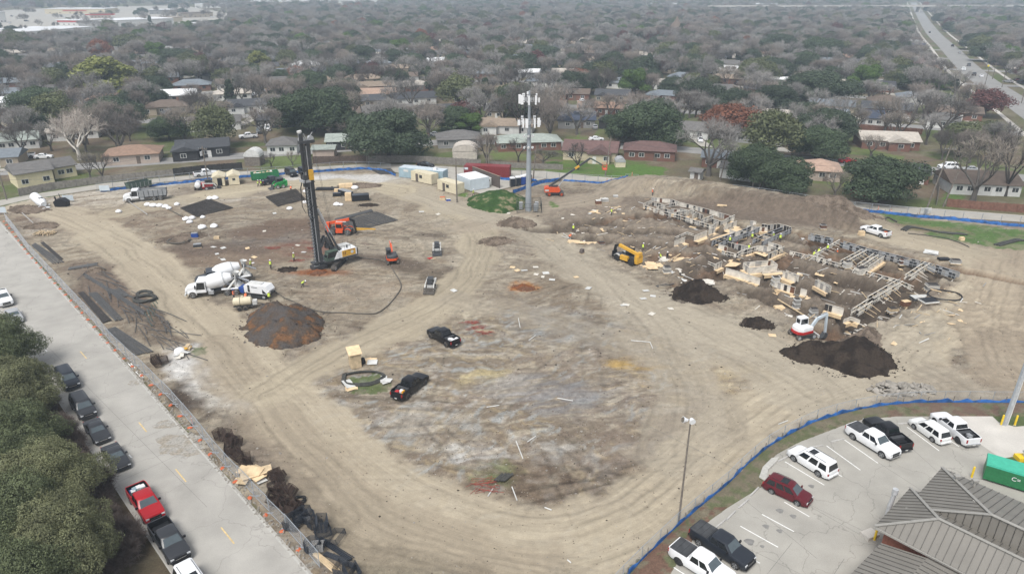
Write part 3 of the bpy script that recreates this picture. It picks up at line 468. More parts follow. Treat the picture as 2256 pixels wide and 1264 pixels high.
TL = [
 ('oak1', 858, 352, 236, 186, 'wide dark live oak behind the wooden fence, left of the cell tower'), ('oak0', 690, 292, 190, 172, 'big live oak behind the drilling rig mast'), ('oak0', 1425, 320, 220, 158, 'round live oak between the solar panel house and the brown brick house'),
 ('oak0', 1658, 412, 311, 118, 'live oak by the white garage and two utility poles'), ('oak0', 1722, 421, 340, 118, 'broad live oak just right of the floodlight pole'), ('oak0', 1937, 440, 338, 165, 'spreading live oak over the dark red shed'), ('oak0', 1795, 352, 272, 118, 'live oak behind the salmon roofed house'),
 ('oak1', 1805, 228, 152, 150, 'largest dark evergreen in the upper right'), ('green', 1905, 206, 138, 72, 'bright green round tree beside the largest dark evergreen'), ('green', 2050, 204, 168, 54, 'flat topped green tree near the tall thin cypress'), ('oak1', 1700, 245, 183, 96, 'dark oak below the street end in the upper right'),
 ('oak1', 1712, 124, 72, 76, 'dark round oak in the upper right, left of its paler neighbour'), ('oak0', 1796, 134, 78, 70, 'grey green oak right of the dark round one in the upper right'), ('oak1', 1197, 137, 97, 82, 'wide dark oak near the top centre'), ('oak1', 345, 216, 163, 70, 'dark oak beside the yellow green tree at upper left'),
 ('oak0', 92, 256, 188, 125, 'bushy green oak at the far left above the white gabled house'), ('oak0', 252, 268, 224, 92, 'green oak in front of the tan roofed house at upper left'), ('oak1', 395, 152, 104, 102, 'dark oak pair right of the yellow green tree'), ('olive', 440, 180, 118, 62, 'olive green round tree with a bare trunk at upper left'),
 ('olive', 285, 115, 72, 76, 'olive green tree behind the strip of white shops'), ('yellow', 573, 163, 110, 50, 'small yellow green round tree at upper left'), ('yellow', 236, 214, 119, 128, 'large yellow green tree at upper left'), ('yellow', 295, 218, 168, 60, 'lower yellow green tree under the large one'), ('green', 884, 130, 84, 56, 'bright pine green tree near the top centre left'),
 ('green', 1396, 214, 147, 66, 'lime topped tree right of the rust red one'), ('green', 1038, 292, 245, 66, 'rounded dark green juniper behind the container yard'), ('conifer', 992, 298, 252, 38, 'narrow dark conifer beside the rounded juniper'), ('olive', 1012, 240, 160, 92, 'olive topped tree left of the tower antennas'),
 ('rust', 1274, 197, 147, 64, 'round rust red tree right of the upper antennas'), ('rust', 1602, 300, 224, 125, 'wide rust brown topped tree behind the big grey one'), ('wine', 1058, 142, 119, 46, 'small brick red tree near the top centre'), ('wine', 2168, 258, 190, 92, 'dark wine coloured tree beside the main road'), ('wine', 1448, 165, 122, 60, 'reddish brown tree in the upper centre right'),
 ('pale', 176, 352, 232, 132, 'white barked bare sycamore above the yellow house'), ('bare0', 1560, 388, 246, 168, 'largest bare grey tree beside the brown brick house'), ('olive', 1690, 352, 232, 128, 'greenish thin crowned tree behind the white garage'), ('open0', 2143, 442, 285, 160, 'bare open tree in front of the white walled house at right'),
 ('open1', 2214, 432, 262, 140, 'bare tree nearest the right edge behind the plank fence'), ('open1', 1273, 374, 304, 84, 'bare spreading tree in front of the plum roofed house'), ('open1', 1142, 357, 294, 64, 'small bare tree on the lawn left of the cell tower'), ('bare1', 1211, 312, 212, 100, 'bare tree between the tower and the solar panel house'),
 ('open1', 1146, 302, 165, 90, 'dark bare tree rising behind the tower antennas'), ('bare1', 946, 306, 232, 76, 'bare tree beside the white sedan left of the juniper'), ('bare3', 268, 338, 232, 120, 'dense dark bare tree right of the sycamore'), ('open0', 440, 316, 244, 64, 'bare tree at the kerb left of the charcoal house'),
 ('bare1', 486, 314, 248, 66, 'pinkish bare tree above the charcoal house'), ('open0', 1838, 434, 364, 76, 'low crooked bare tree behind the salmon roofed house'), ('bare1', 1072, 364, 284, 74, 'bare thicket tree behind the maroon container'), ('bare3', 1196, 362, 322, 76, 'dark bushy bare tree right of the tower shaft'), ('open1', 598, 368, 334, 48, 'small bare tree in the yard left of the rig mast'),
 ('open0', 645, 366, 330, 36, 'slim bare sapling beside the rig mast'), ('open1', 228, 398, 326, 66, 'bare tree over the cluttered yard'), ('open0', 200, 392, 330, 50, 'thin bare tree right of the yellow house'), ('bare3', 2072, 302, 200, 140, 'wide dark bare tree above the pale roofed carport house'), ('open0', 1805, 300, 215, 84, 'pale grey bare tree above the grey blue roof'),
 ('olive', 2110, 345, 260, 90, 'olive bushy tree behind the pale roofed carport house'), ('open0', 1918, 345, 290, 72, 'bare tree in the front yard of the pale roofed carport house'), ('bare1', 735, 300, 262, 70, 'rosy bare tree right of the rig mast top'), ('bare0', 1245, 240, 168, 90, 'bare tree right of the tower top'), ('bare3', 30, 290, 225, 90, 'dark bare tree at the left edge'),
 ('open0', 428, 225, 180, 52, 'vase shaped bare tree by the cul de sac'), ('cypress', 2105, 205, 168, 10, 'tall thin cypress by the main road'), ('oak1', 1575, 262, 215, 60, 'dark shrub like oak left of the street end'), ('bare0', 2060, 172, 120, 70, 'bare tree on the corner by the main road'), ('bare1', 1345, 262, 200, 70, 'bare tree above the solar panel house'),
 ('open1', 2215, 165, 125, 60, 'bare tree on the far side of the main road'), ('pale', 1060, 85, 55, 34, 'distant whitish bare tree at top centre'), ('open0', 790, 120, 78, 60, 'pale grey bare tree left of the bright pine'), ('open0', 735, 128, 84, 80, 'wide pale grey bare tree in the upper left centre')]
for k_, u, v, vt, w, lb in TL:
 x, y = P(u, v); H = max(3, zat(vt, y + (2 if w > 60 else 0))); R_ = w / 2 / ppm(y, H / 2); tree(k_, x, y, H, R_, lb)
# the live oaks and twiggy hedge between the camera and the street
for k_, u, v, R_, H, lb in [('near1', -30, 745, 5.6, 9.5, 'dark green live oak farthest up the street on the left'), ('near0', 0, 845, 5.4, 9, 'second live oak beside the parked cars'), ('near1', 15, 950, 5.2, 9, 'third live oak beside the dark sedans'), ('near0', 70, 1045, 5.0, 9, 'live oak left of the red pickup'),
 ('near1', -40, 1130, 5.6, 10, 'live oak at the left edge behind the near ones'), ('near0', 105, 1190, 4.8, 9.5, 'nearest live oak in the lower left corner'), ('near1', 0, 1275, 5.4, 10, 'live oak cut by the lower left corner')]:
 x, y = P(u, v, H * .62); tree(k_, x, y, H, R_, lb)
for i in range(15):
 t = i / 14; u = 118 + t * 205; v = 905 + t * 330; x, y = P(u, v); x -= 1.7 - random.uniform(0, .5)
 tree('shrub', x + random.uniform(-.5, .3), y, random.uniform(2.2, 3.3), random.uniform(1.9, 2.5), 'leafless brown shrub in the hedge between the live oaks and the parked cars', 'leafless hedge shrubs', cat='shrub')
# ------------------------------------------------------------ neighbourhood trees, the nearest as individuals
def s1(x): return 229 + (x + 19) * .33 if x < -19 else 231 - max(0, x + 19) * .165 - max(0, x - 45) * .25      # first street behind the alley
RD = PP([(2420, 350), (2256, 236), (2148, 163), (2090, 106), (2050, 66), (2022, 22), (2012, 6)]); RC = [(x - 5, y) for x, y in RD]
def near(x, y, L, d): 
 for (ax, ay), (bx, by) in zip(L[:-1], L[1:]):
  dx, dy = bx - ax, by - ay; t = min(1, max(0, ((x - ax) * dx + (y - ay) * dy) / (dx * dx + dy * dy)))
  if math.hypot(x - ax - t * dx, y - ay - t * dy) < d: return True
 return False
SHOP = PP([(-60, 26), (120, 18), (400, 12), (505, 30), (500, 64), (300, 86), (-60, 100)]); OPEN = PP([(380, 205), (470, 195), (520, 215), (430, 245), (370, 240)])
def pin(x, y, L): return bool(inpoly(np.array([x]), np.array([y]), L)[0])
# ------------------------------------------------------------ houses and streets of the neighbourhood
HAZE = .00036
for n_, c_ in dict(roof_grey=(.125, .12, .115), roof_dark=(.055, .058, .064), roof_tan=(.24, .19, .145), roof_salmon=(.36, .25, .19), roof_plum=(.125, .075, .068), roof_pale=(.44, .40, .35), roof_green=(.27, .30, .27), roof_navy=(.04, .05, .075), roof_rust=(.22, .145, .105), roof_blue=(.15, .17, .19), roof_brown=(.13, .10, .08), roof_white=(.62, .63, .64)).items():
 mat(n_, c_, .85, .16, 1.2, objvar=.12)
for n_, c_ in dict(wall_white=(.55, .55, .53), wall_yellow=(.62, .55, .37), wall_cream=(.50, .44, .32), wall_beige=(.33, .28, .215), wall_brick=(.17, .085, .062), wall_dark=(.03, .03, .032), wall_grey=(.25, .25, .245), wall_pink=(.40, .33, .28), wall_green=(.28, .30, .25)).items(): mat(n_, c_, .85, .08, 1, objvar=.08)
mat('pane', (.03, .035, .04), .12, .2, 1, spec=.7); mat('trim', (.60, .60, .58), .7, .06)
HOUSES = []
def roofmb(x0, x1, y0, y1, z, rise, kind, m, ov=.5, hip=None):
 mb = MB(); x0 -= ov; x1 += ov; y0 -= ov; y1 += ov; yc = (y0 + y1) / 2; h = 0 if kind == 'g' else min((y1 - y0) / 2, (x1 - x0) / 2 - .2) if hip is None else hip
 if kind == 'f': mb.box(x0, x1, y0, y1, z, z + .35, m); mb.box(x0 + .3, x1 - .3, y0 + .3, y1 - .3, z + .352, z + .36, m); return mb
 if kind == 'e':                                      # gable facing the front
  xc = (x0 + x1) / 2; mb.prism([(x0, z), (x1, z), (x1, z + .15), (xc, z + .15 + rise), (x0, z + .15)], y0, y1, 'y', m); return mb
 a, b_, c, d = (x0, y0), (x1, y0), (x1, y1), (x0, y1); V = [(x0, y0, z), (x1, y0, z), (x1, y1, z), (x0, y1, z), (x0, y0, z + .15), (x1, y0, z + .15), (x1, y1, z + .15), (x0, y1, z + .15), (x0 + h, yc, z + .15 + rise), (x1 - h, yc, z + .15 + rise)]
 mb.add(V, [(0, 3, 2, 1), (0, 1, 5, 4), (1, 2, 6, 5), (2, 3, 7, 6), (3, 0, 4, 7), (4, 5, 9, 8), (6, 7, 8, 9), (5, 6, 9), (7, 4, 8)], m); return mb
def house(label, x, y, rz, w, d, h=2.7, rise=1.9, kind='h', wall='wall_beige', roof='roof_grey', nwin=3, chim=False, ext=None, name='house', cat='house', group=None, door=True, detail=True, reg=True):
 t = thing(name, label, cat, (x, y, 0), rz, group)
 if reg: HOUSES.append((x - math.sin(rz) * d / 2, y + math.cos(rz) * d / 2))
 mb = MB(); mb.box(-w / 2, w / 2, 0, d, -.3, h, wall)
 if kind in 'g': mb.prism([(0, h), (d, h), (d / 2, h + rise * d / (d + 1))], -w / 2 + .01, w / 2 - .01, 'x', wall)
 if ext: ex0, ex1, ed = ext; mb.box(ex0, ex1, -ed, -.003, -.3, h - .005, wall)
 build('wall', mb, t); ro = build('roof', roofmb(-w / 2, w / 2, 0, d, h, rise, kind, roof), t)
 if ext: build('roof', roofmb(ex0, ex1, -ed, d * .45, h - .02, rise * .72, 'e', roof, .42), t)
 if chim: mb = MB(); mb.box(w * .22, w * .22 + .8, d * .45, d * .45 + 1.1, h + .2, h + rise + .9, 'wall_brick'); build('chimney', mb, ro)
 if detail:
  fy = lambda xx: (-ed - .02 if ext and ex0 < xx < ex1 else -.02)
  for i in range(nwin):
   xx = -w / 2 + w * (i + .5 + .12 * math.sin(i * 3 + x)) / nwin; yy = fy(xx)
   if ext and (abs(xx - ex0) < .8 or abs(xx - ex1) < .8): continue
   mb = MB(); ww = .8; mb.box(xx - ww, xx + ww, yy - .04, yy + .015, 1.0, 2.25, 'trim'); f = build('window', mb, t); mb = MB(); mb.box(xx - ww + .12, xx - .04, yy - .05, yy - .042, 1.1, 2.15, 'pane'); mb.box(xx + .04, xx + ww - .12, yy - .05, yy - .042, 1.1, 2.15, 'pane'); build('pane', mb, f)
  if door: xx = w * .12; mb = MB(); yy = fy(xx); mb.box(xx - .5, xx + .5, yy - .04, yy + .015, 0, 2.1, 'roof_brown' if int(abs(x)) % 2 else 'trim'); build('door', mb, t)
 else:
  for i in range(nwin): mb = MB(); xx = -w / 2 + w * (i + .5) / nwin; yy = -ed if ext and ex0 < xx < ex1 else 0; mb.box(xx - .7, xx + .7, yy - .05, yy - .002, 1.0, 2.2, 'pane'); build('window', mb, t)
 return t
def hpx(label, u0, v0, u1, v1, d, h=2.7, rise=1.8, kind='h', wall='wall_beige', roof='roof_grey', **k):
 (x0, y0), (x1, y1) = P(u0, v0), P(u1, v1); return house(label, (x0 + x1) / 2, (y0 + y1) / 2, math.atan2(y1 - y0, x1 - x0), math.hypot(x1 - x0, y1 - y0), d, h, rise, kind, wall, roof, **k)
hpx('yellow house with a long grey roof beside the plank fence', 42, 417, 122, 404, 9, 3.6, 1.8, 'g', 'wall_yellow', 'roof_grey', nwin=2, door=False)
hpx('right hand wing of the yellow house, set back on its lawn', 123, 395, 171, 387, 8, 2.9, 1.6, 'g', 'wall_yellow', 'roof_grey', nwin=2, door=False)
hpx('white low house with a grey green roof across the street at the far left', -30, 336, 88, 326, 9, 2.7, 1.9, 'g', 'wall_white', 'roof_green', nwin=5)
hpx('tan brick house with a brown grey roof and chimney at upper left', 320, 254, 414, 251, 10, 2.8, 2.0, 'h', 'wall_beige', 'roof_brown', nwin=4, chim=True, ext=(-8, -3, 1.6))
hpx('tiny white gabled guest house with a dark roof', 373, 274, 398, 271, 5, 3.2, 1.6, 'e', 'wall_white', 'roof_dark', nwin=1)
hpx('low grey house in front of the tiny white guest house', 338, 293, 392, 291, 8, 2.6, 1.6, 'g', 'wall_grey', 'roof_grey')
hpx('rusty tan roofed house behind a cluttered yard', 232, 366, 352, 358, 10, 2.6, 1.8, 'h', 'wall_pink', 'roof_rust', nwin=2)
hpx('charcoal house with a dark slate roof and a walled concrete yard', 392, 352, 506, 344, 10, 2.9, 1.7, 'g', 'wall_dark', 'roof_dark', nwin=3, ext=(-8, -1.2, 3))
hpx('blue grey roofed house behind the dome topped hut', 590, 342, 655, 340, 9, 2.7, 1.8, 'h', 'wall_white', 'roof_grey', nwin=3)
hpx('low house with a pale green roof behind the rig mast', 720, 332, 792, 330, 9, 2.6, 1.6, 'g', 'wall_dark', 'roof_green', nwin=3)
hpx('dark roofed house with a white carport up the yard from the rig mast', 566, 284, 648, 281, 10, 2.8, 2.2, 'h', 'wall_dark', 'roof_dark', nwin=3, chim=True)
hpx('salmon roofed house with a columned porch above the big oak', 796, 224, 872, 222, 10, 2.8, 2, 'g', 'wall_grey', 'roof_salmon', nwin=4)
hpx('grey brown roofed house behind the container yard', 966, 328, 1060, 325, 10, 2.6, 2, 'h', 'wall_grey', 'roof_grey', nwin=3)
hpx('long brick house with a pale green roof behind the cell tower', 1098, 335, 1236, 331, 10, 2.6, 1.6, 'h', 'wall_brick', 'roof_green', nwin=5)
hpx('plum roofed cream house right of the cell tower', 1240, 352, 1356, 358, 10, 2.7, 2.2, 'g', 'wall_cream', 'roof_plum', nwin=3, ext=(0, 6, 3))
hpx('brown brick house with a plum brown roof', 1374, 352, 1486, 357, 9, 2.8, 1.9, 'h', 'wall_brick', 'roof_plum', nwin=4)
sol = hpx('grey house with a navy roof carrying solar panels', 1236, 282, 1310, 283, 9, 2.8, 2.3, 'g', 'wall_grey', 'roof_navy', nwin=2, ext=(-7, -1, 1.5))
mb = MB()
mb.add([(-1.5, .8, 3.45), (4.6, .8, 3.45), (4.6, 3.7, 4.98), (-1.5, 3.7, 4.98)], [(0, 1, 2, 3)], 'p_slate'); build('solar_panel', mb, sol)
hpx('wide grey roofed house left of the tower top', 1070, 262, 1108, 262, 12, 2.8, 2.6, 'e', 'wall_beige', 'roof_grey', nwin=2)
hpx('brick house with a grey roof beside the white garage', 1545, 368, 1606, 372, 8, 2.7, 1.8, 'h', 'wall_brick', 'roof_blue', nwin=2)
hpx('white garage under the live oak by the alley', 1584, 391, 1652, 401, 6, 2.6, 1.3, 'g', 'wall_white', 'roof_grey', nwin=0, door=False)
hpx('salmon roofed house under two live oaks', 1762, 396, 1850, 402, 10, 2.6, 2.0, 'h', 'wall_pink', 'roof_salmon', nwin=3)
hpx('brick house with a wide pale roof and an open carport', 1897, 328, 2024, 333, 11, 2.7, 1.9, 'g', 'wall_brick', 'roof_pale', nwin=4, ext=(-1, 5, 2))
hpx('long blue grey roofed house above the two oaks at right', 1776, 268, 1868, 272, 9, 2.6, 1.7, 'g', 'wall_grey', 'roof_blue', nwin=4)
hpx('navy roofed white house behind the red brown fence', 1905, 278, 1945, 280, 9, 2.8, 2.2, 'g', 'wall_white', 'roof_navy', nwin=2)
hpx('white walled house with a brown roof near the right edge', 2092, 428, 2246, 434, 11, 2.7, 2.1, 'g', 'wall_white', 'roof_brown', nwin=5)
hpx('small slate roofed brick house behind the spreading live oak', 2006, 404, 2044, 408, 9, 2.6, 1.8, 'h', 'wall_brick', 'roof_dark', nwin=1)
hpx('cream walled house with a grey roof above the navy roofed one', 1912, 238, 1990, 242, 10, 2.7, 1.9, 'h', 'wall_cream', 'roof_brown', nwin=3)
hpx('white fronted grey roofed house left of the wine coloured tree', 2040, 280, 2110, 286, 10, 2.8, 2, 'h', 'wall_white', 'roof_grey', nwin=3)
hpx('white roofed house glimpsed beside the bright green tree', 1700, 175, 1745, 177, 9, 2.8, 2.0, 'g', 'wall_white', 'roof_grey', nwin=3)
hpx('low tan house at right of the largest dark evergreen', 1560, 212, 1610, 214, 9, 2.8, 2.0, 'g', 'wall_white', 'roof_grey', nwin=3)
for i, (u, v) in enumerate([(2042, 167), (2032, 151), (2026, 138)]): hpx(['nearest of three gabled houses facing the main road', 'middle of three gabled houses facing the main road', 'farthest of three gabled houses facing the main road'][i], u - 22, v, u + 22, v + 3, 14, 2.9, 2.2, 'g', 'wall_pink', ['roof_rust', 'roof_plum', 'roof_brown'][i], nwin=2)
hpx('dark red shed under the spreading live oak', 1871, 430, 1926, 437, 4, 2.4, .8, 'g', 'maroon', 'roof_brown', nwin=0, door=False, name='shed', cat='shed')
hpx('small white shed beside the reddish bush', 1519, 397, 1541, 400, 3, 2.3, .7, 'g', 'wall_white', 'roof_grey', nwin=0, name='shed', cat='shed')
hpx('black walled shed right of the solar panel house', 1319, 284, 1336, 285, 6, 3, 1.2, 'e', 'wall_dark', 'roof_dark', nwin=0, door=False, name='shed', cat='shed')
hpx('grey metal shed with two red doors behind the rig mast', 690, 350, 737, 349, 6, 2.6, .7, 'g', 'wall_pink', 'roof_green', nwin=0, door=False, name='shed', cat='shed')
def dome(label, u, v, w, d, h, m, base, ft=0.0):
 x, y = P(u, v); t = thing('domed_shed' if m != 'dirty_white' else 'tarp_hut', label, 'shed', (x, y, 0), ft); mb = MB(); mb.box(-w / 2, w / 2, 0, d, -.2, h * .55, base); build('wall', mb, t); mb = MB()
 mb.prism([(w / 2 * 1.05 * math.cos(a), h * .55 + h * .45 * math.sin(a)) for a in [math.pi * i / 10 for i in range(11)]], -.1, d + .1, 'y', m); build('roof', mb, t)
dome('cream barrel roofed shed on the lawn right of the plum roofed house', 1367, 369, 2.7, 3.2, 2.6, 'steel', 'cream'); dome('grey tarp covered hut in the yard above the blue fence', 557, 366, 4.3, 4, 4.6, 'dirty_white', 'oldwood'); dome('large beige canvas hut behind the wooden fence', 1024, 352, 7, 6, 4.4, 'roof_pale', 'roof_pale')
# a round tent roofed church far away
x, y = P(1488, 88); t = thing('church', 'round church with a swooping brown tent roof in the distance', 'church', (x, y, 0)); mb = MB(); mb.cyl((0, 0, -.5), (0, 0, 5), 15, 20, 'wall_white'); build('wall', mb, t); mb = MB()
mb.tube([(0, 0, z) for z in (4.5, 5.2, 8, 11, 15, 19)], [17, 16.4, 10, 5.5, 2.2, .2], 20, 'roof_brown'); build('roof', mb, t)
# white flat roofed shops at the far left
for lb, u0, v0, u1, v1, d, h, w_, r_ in [('long white shop nearest in the far left strip', 5, 92, 205, 74, 40, 6, 'wall_white', 'roof_white'), ('pale shop with a stepped front left of the long white hall', 175, 64, 262, 66, 45, 7, 'wall_grey', 'roof_grey'), ('largest white hall with rooftop units', 262, 66, 385, 60, 45, 9, 'wall_white', 'roof_white'), ('low white shop right of the large hall', 385, 63, 490, 66, 22, 5, 'wall_white', 'roof_white'),
 ('cream shop row behind the red striped store', 100, 31, 232, 31, 40, 7, 'wall_cream', 'roof_white'), ('store with a red fascia band in the far left strip', 125, 57, 192, 58, 25, 6, 'wall_white', 'roof_white'), ('tall white block at the far left edge', -30, 52, 16, 50, 30, 12, 'wall_white', 'roof_white'), ('brown roofed shop behind the red striped store', 200, 41, 245, 40, 30, 6, 'wall_pink', 'roof_tan'),
 ('white warehouse on the skyline left of centre', 700, 12, 840, 12, 60, 9, 'wall_white', 'roof_white'), ('long pale warehouse on the upper left skyline', 540, 15, 668, 15, 60, 9, 'wall_cream', 'roof_white'), ('low brick and white shop on the upper left skyline', 550, 23, 592, 23, 40, 7, 'wall_brick', 'roof_tan'), ('blue and white shop by the main road', 1980, 107, 2032, 106, 14, 5, 'wall_white', 'roof_white'),
 ('pale shop row among the car parks at upper left', 300, 48, 372, 50, 22, 5, 'wall_cream', 'roof_tan'), ('steep gabled brown hall by the curving road at upper left', 402, 40, 470, 38, 26, 6, 'wall_beige', 'roof_brown'), ('low white shop by the left edge car park', 20, 78, 110, 72, 20, 5, 'wall_white', 'roof_white'), ('grey flat shop behind the long white hall', 330, 32, 400, 31, 30, 6, 'wall_grey', 'roof_white'), ('white store on the upper left skyline', 430, 18, 500, 18, 40, 7, 'wall_white', 'roof_white'),
 ('white shop left of the overpass', 1330, 24, 1370, 24, 30, 6, 'wall_white', 'roof_white'), ('pale shop beyond the trees at upper right', 1440, 18, 1500, 18, 40, 7, 'wall_white', 'roof_white'), ('white hall beside the overpass', 1665, 20, 1712, 20, 40, 8, 'wall_white', 'roof_white'), ('white shop under the overpass at right', 2130, 33, 2225, 33, 30, 6, 'wall_white', 'roof_white'), ('grey shop right of the main road', 2180, 48, 2250, 49, 30, 5, 'wall_grey', 'roof_blue')]:
 t = hpx(lb, u0, v0, u1, v1, d, h, 1, 'f', w_, r_, nwin=6, door=False, name='shop', cat='shop', detail=False, reg=False)
 if 'red' in lb: (mb := MB()).box(-18, 18, -.4, -.1, 4, 5.2, 'red'); build('fascia', mb, t)
 if 'blue and' in lb: (mb := MB()).box(-10, 12, -.4, -.1, 2, 3.6, 'blue'); build('fascia', mb, t)
mb = MB(); mb.sheet(SHOP, .03, 'alley_concrete'); struct('shop_car_park', mb)
# elevated highway
a, b_ = P(1560, 28), P(2330, 27); t = thing('overpass', 'long concrete highway overpass crossing the upper right skyline', 'overpass', (a[0], a[1], 0)); dx, dy = b_[0] - a[0], b_[1] - a[1]; mb = MB(); mb.beam((0, 0, 9), (dx, dy, 9), 16, 1.6, 'new_concrete'); build('deck', mb, t); mb = MB(); mb.beam((0, -8, 10.4), (dx, dy - 8, 10.4), .4, 1.1, 'new_concrete'); build('parapet', mb, t)
for i in range(26): k = (i + .5) / 26; mb = MB(); mb.box(dx * k - 1, dx * k + 1, dy * k - 5, dy * k + 5, -.5, 8.15, 'new_concrete'); build('pier', mb, t)
# procedural streets and the house rows along them
def ribbon(L, w, z, m, mb=None):
 mb = mb or MB(); vs = []
 for i, (x, y) in enumerate(L):
  a = L[max(i - 1, 0)]; b = L[min(i + 1, len(L) - 1)]; dx, dy = b[0] - a[0], b[1] - a[1]; l = math.hypot(dx, dy); vs += [(x - dy / l * w / 2, y + dx / l * w / 2, z), (x + dy / l * w / 2, y - dx / l * w / 2, z)]
 mb.add(vs, [(2 * i, 2 * i + 1, 2 * i + 3, 2 * i + 2) for i in range(len(L) - 1)], m); return mb
for k in range(7):
 L_ = [(x, s1(x) + 74 * k) for x in np.arange(-.8 * (230 + 74 * k), min(.8 * (230 + 74 * k), 150 + 40 * k), 6)]; struct('street', ribbon(L_, 8.5, .02 + .004 * k, 'far_asphalt'))
struct('main_road', ribbon(smooth(RD), 12.5, .06, 'far_asphalt')); struct('pavement', ribbon([(x + 12.5, y - 4) for x, y in smooth(RD)], 1.8, .07, 'new_concrete')); struct('pavement', ribbon([(x - 12, y + 3) for x, y in smooth(RD)], 1.8, .075, 'new_concrete'))
struct('side_road', ribbon([RD[2][0:2], (RD[2][0] + 160, RD[2][1] + 20)], 9, .05, 'far_asphalt')) if 0 else None
RH = random.Random(9); nh = 0; DRV = []
for k in range(6):
 for sd in (-1, 1):
  if k == 0 and sd < 0: continue
  y_ = 230 + 74 * k; x = -.8 * y_
  while x < .8 * y_:
   y = s1(x) + 74 * k + sd * 17 + RH.uniform(-2, 2); x += RH.uniform(17, 23)
   if near(x, y, RC, 26) or pin(x, y, SHOP) or any(math.hypot(x - a, y - b) < 17 for a, b in HOUSES) or any(math.hypot(x - a, y - b) < 6.5 for a, b, r in TREES[:75]): continue
   sl_ = math.atan2(s1(x + 5) - s1(x - 5), 10); w = RH.uniform(13, 19); r_ = RH.choice(['roof_grey', 'roof_grey', 'roof_brown', 'roof_tan', 'roof_pale', 'roof_dark', 'roof_blue', 'roof_rust', 'roof_white']); nh += 1
   nm = dict(roof_grey='grey', roof_brown='brown', roof_tan='tan', roof_pale='pale', roof_dark='dark', roof_blue='blue grey', roof_rust='rusty tan', roof_white='white')[r_]
   house('low house with a %s roof half hidden among the trees of the far streets' % nm, x, y - 4.5, sl_, w, 9, 2.7, RH.uniform(1.4, 2.2), RH.choice('ggh'), RH.choice(['wall_white', 'wall_white', 'wall_brick', 'wall_cream', 'wall_grey', 'wall_beige']), r_, nwin=3, group='%s roofed houses of the far streets' % nm, detail=(k < 2), door=(k < 2), ext=((-w / 2 + 1, -w / 2 + 6, 2) if RH.random() < .4 else None))
   if k < 5: q = -sd * 12.5; c_, s_ = math.cos(sl_), math.sin(sl_); xx = x + w * .3 * c_; mb = MB(); mb.sheet([(xx + a * c_, y + b_ + a * s_) for a, b_ in ((-2, min(0, q) - (5 if sd > 0 else -5)), (2, min(0, q) - (5 if sd > 0 else -5)), (2, max(0, q) - (5 if sd > 0 else -5)), (-2, max(0, q) - (5 if sd > 0 else -5)))], .05, 'alley_concrete'); struct('driveway', mb); DRV.append((xx, y - sd * 9, sl_))
# fences behind the alley
def plank_fence(label, px, h, m, step=2.4):
 L_ = PP(px); x0, y0 = L_[0]; t = thing('wooden_fence', label, 'fence', (x0, y0, 0)); mb = MB(); rr = random.Random(len(label))
 for (ax, ay), (bx, by) in zip(L_[:-1], L_[1:]):
  l = math.hypot(bx - ax, by - ay); n = max(1, int(l / .3)); ux, uy = (bx - ax) / l, (by - ay) / l
  for i in range(n):
   a, b = i * l / n + .01, (i + 1) * l / n - .01; hh = h + rr.uniform(-.06, .06); mb.beam((ax - x0 + ux * a, ay - y0 + uy * a, hh / 2), (ax - x0 + ux * b, ay - y0 + uy * b, hh / 2), .03 + rr.random() * .02, hh, m)
  for i in range(int(l / step) + 1): q = i * step; pm = MB(); pm.box(ax - x0 + ux * q - .06, ax - x0 + ux * q + .06, ay - y0 + uy * q - .13, ay - y0 + uy * q - .03, 0, h - .1, m); build('post', pm, t)
 build('plank', mb, t)
mat('fence_brown', (.085, .062, .05), .9, .3, 2); mat('fence_black', (.018, .018, .02), .7, .2, 2); mat('fence_grey', (.20, .185, .165), .9, .25, 2); mat('fence_red', (.17, .085, .06), .9, .25, 2)
plank_fence('grey plank fence below the yellow house', [(44, 432), (120, 418), (225, 404), (300, 396), (384, 388)], 1.9, 'fence_grey'); plank_fence('black board fence round the charcoal house yard', [(384, 388), (450, 381), (535, 374)], 2.1, 'fence_black'); plank_fence('dark brown plank fence behind the rig mast', [(690, 361), (750, 360), (812, 359)], 2.1, 'fence_brown')
plank_fence('weathered grey fence behind the container yard', [(812, 359), (900, 358), (960, 361), (1060, 367)], 2.0, 'fence_grey'); plank_fence('low grey fence beside the lawn left of the tower', [(1080, 366), (1130, 370), (1240, 374)], 1.5, 'fence_grey'); plank_fence('red brown plank fence along the alley at right', [(2084, 455), (2160, 462), (2330, 474)], 1.9, 'fence_red')
plank_fence('red brown fence behind the pale roofed carport house', [(1880, 285), (1960, 292), (2030, 297)], 2.0, 'fence_red'); plank_fence('dark fence behind the solar panel house', [(1240, 262), (1320, 258)], 2.0, 'fence_brown')
plank_fence('grey fence running up beside the white walled house', [(2062, 452), (2066, 425), (2060, 405)], 1.9, 'fence_grey')
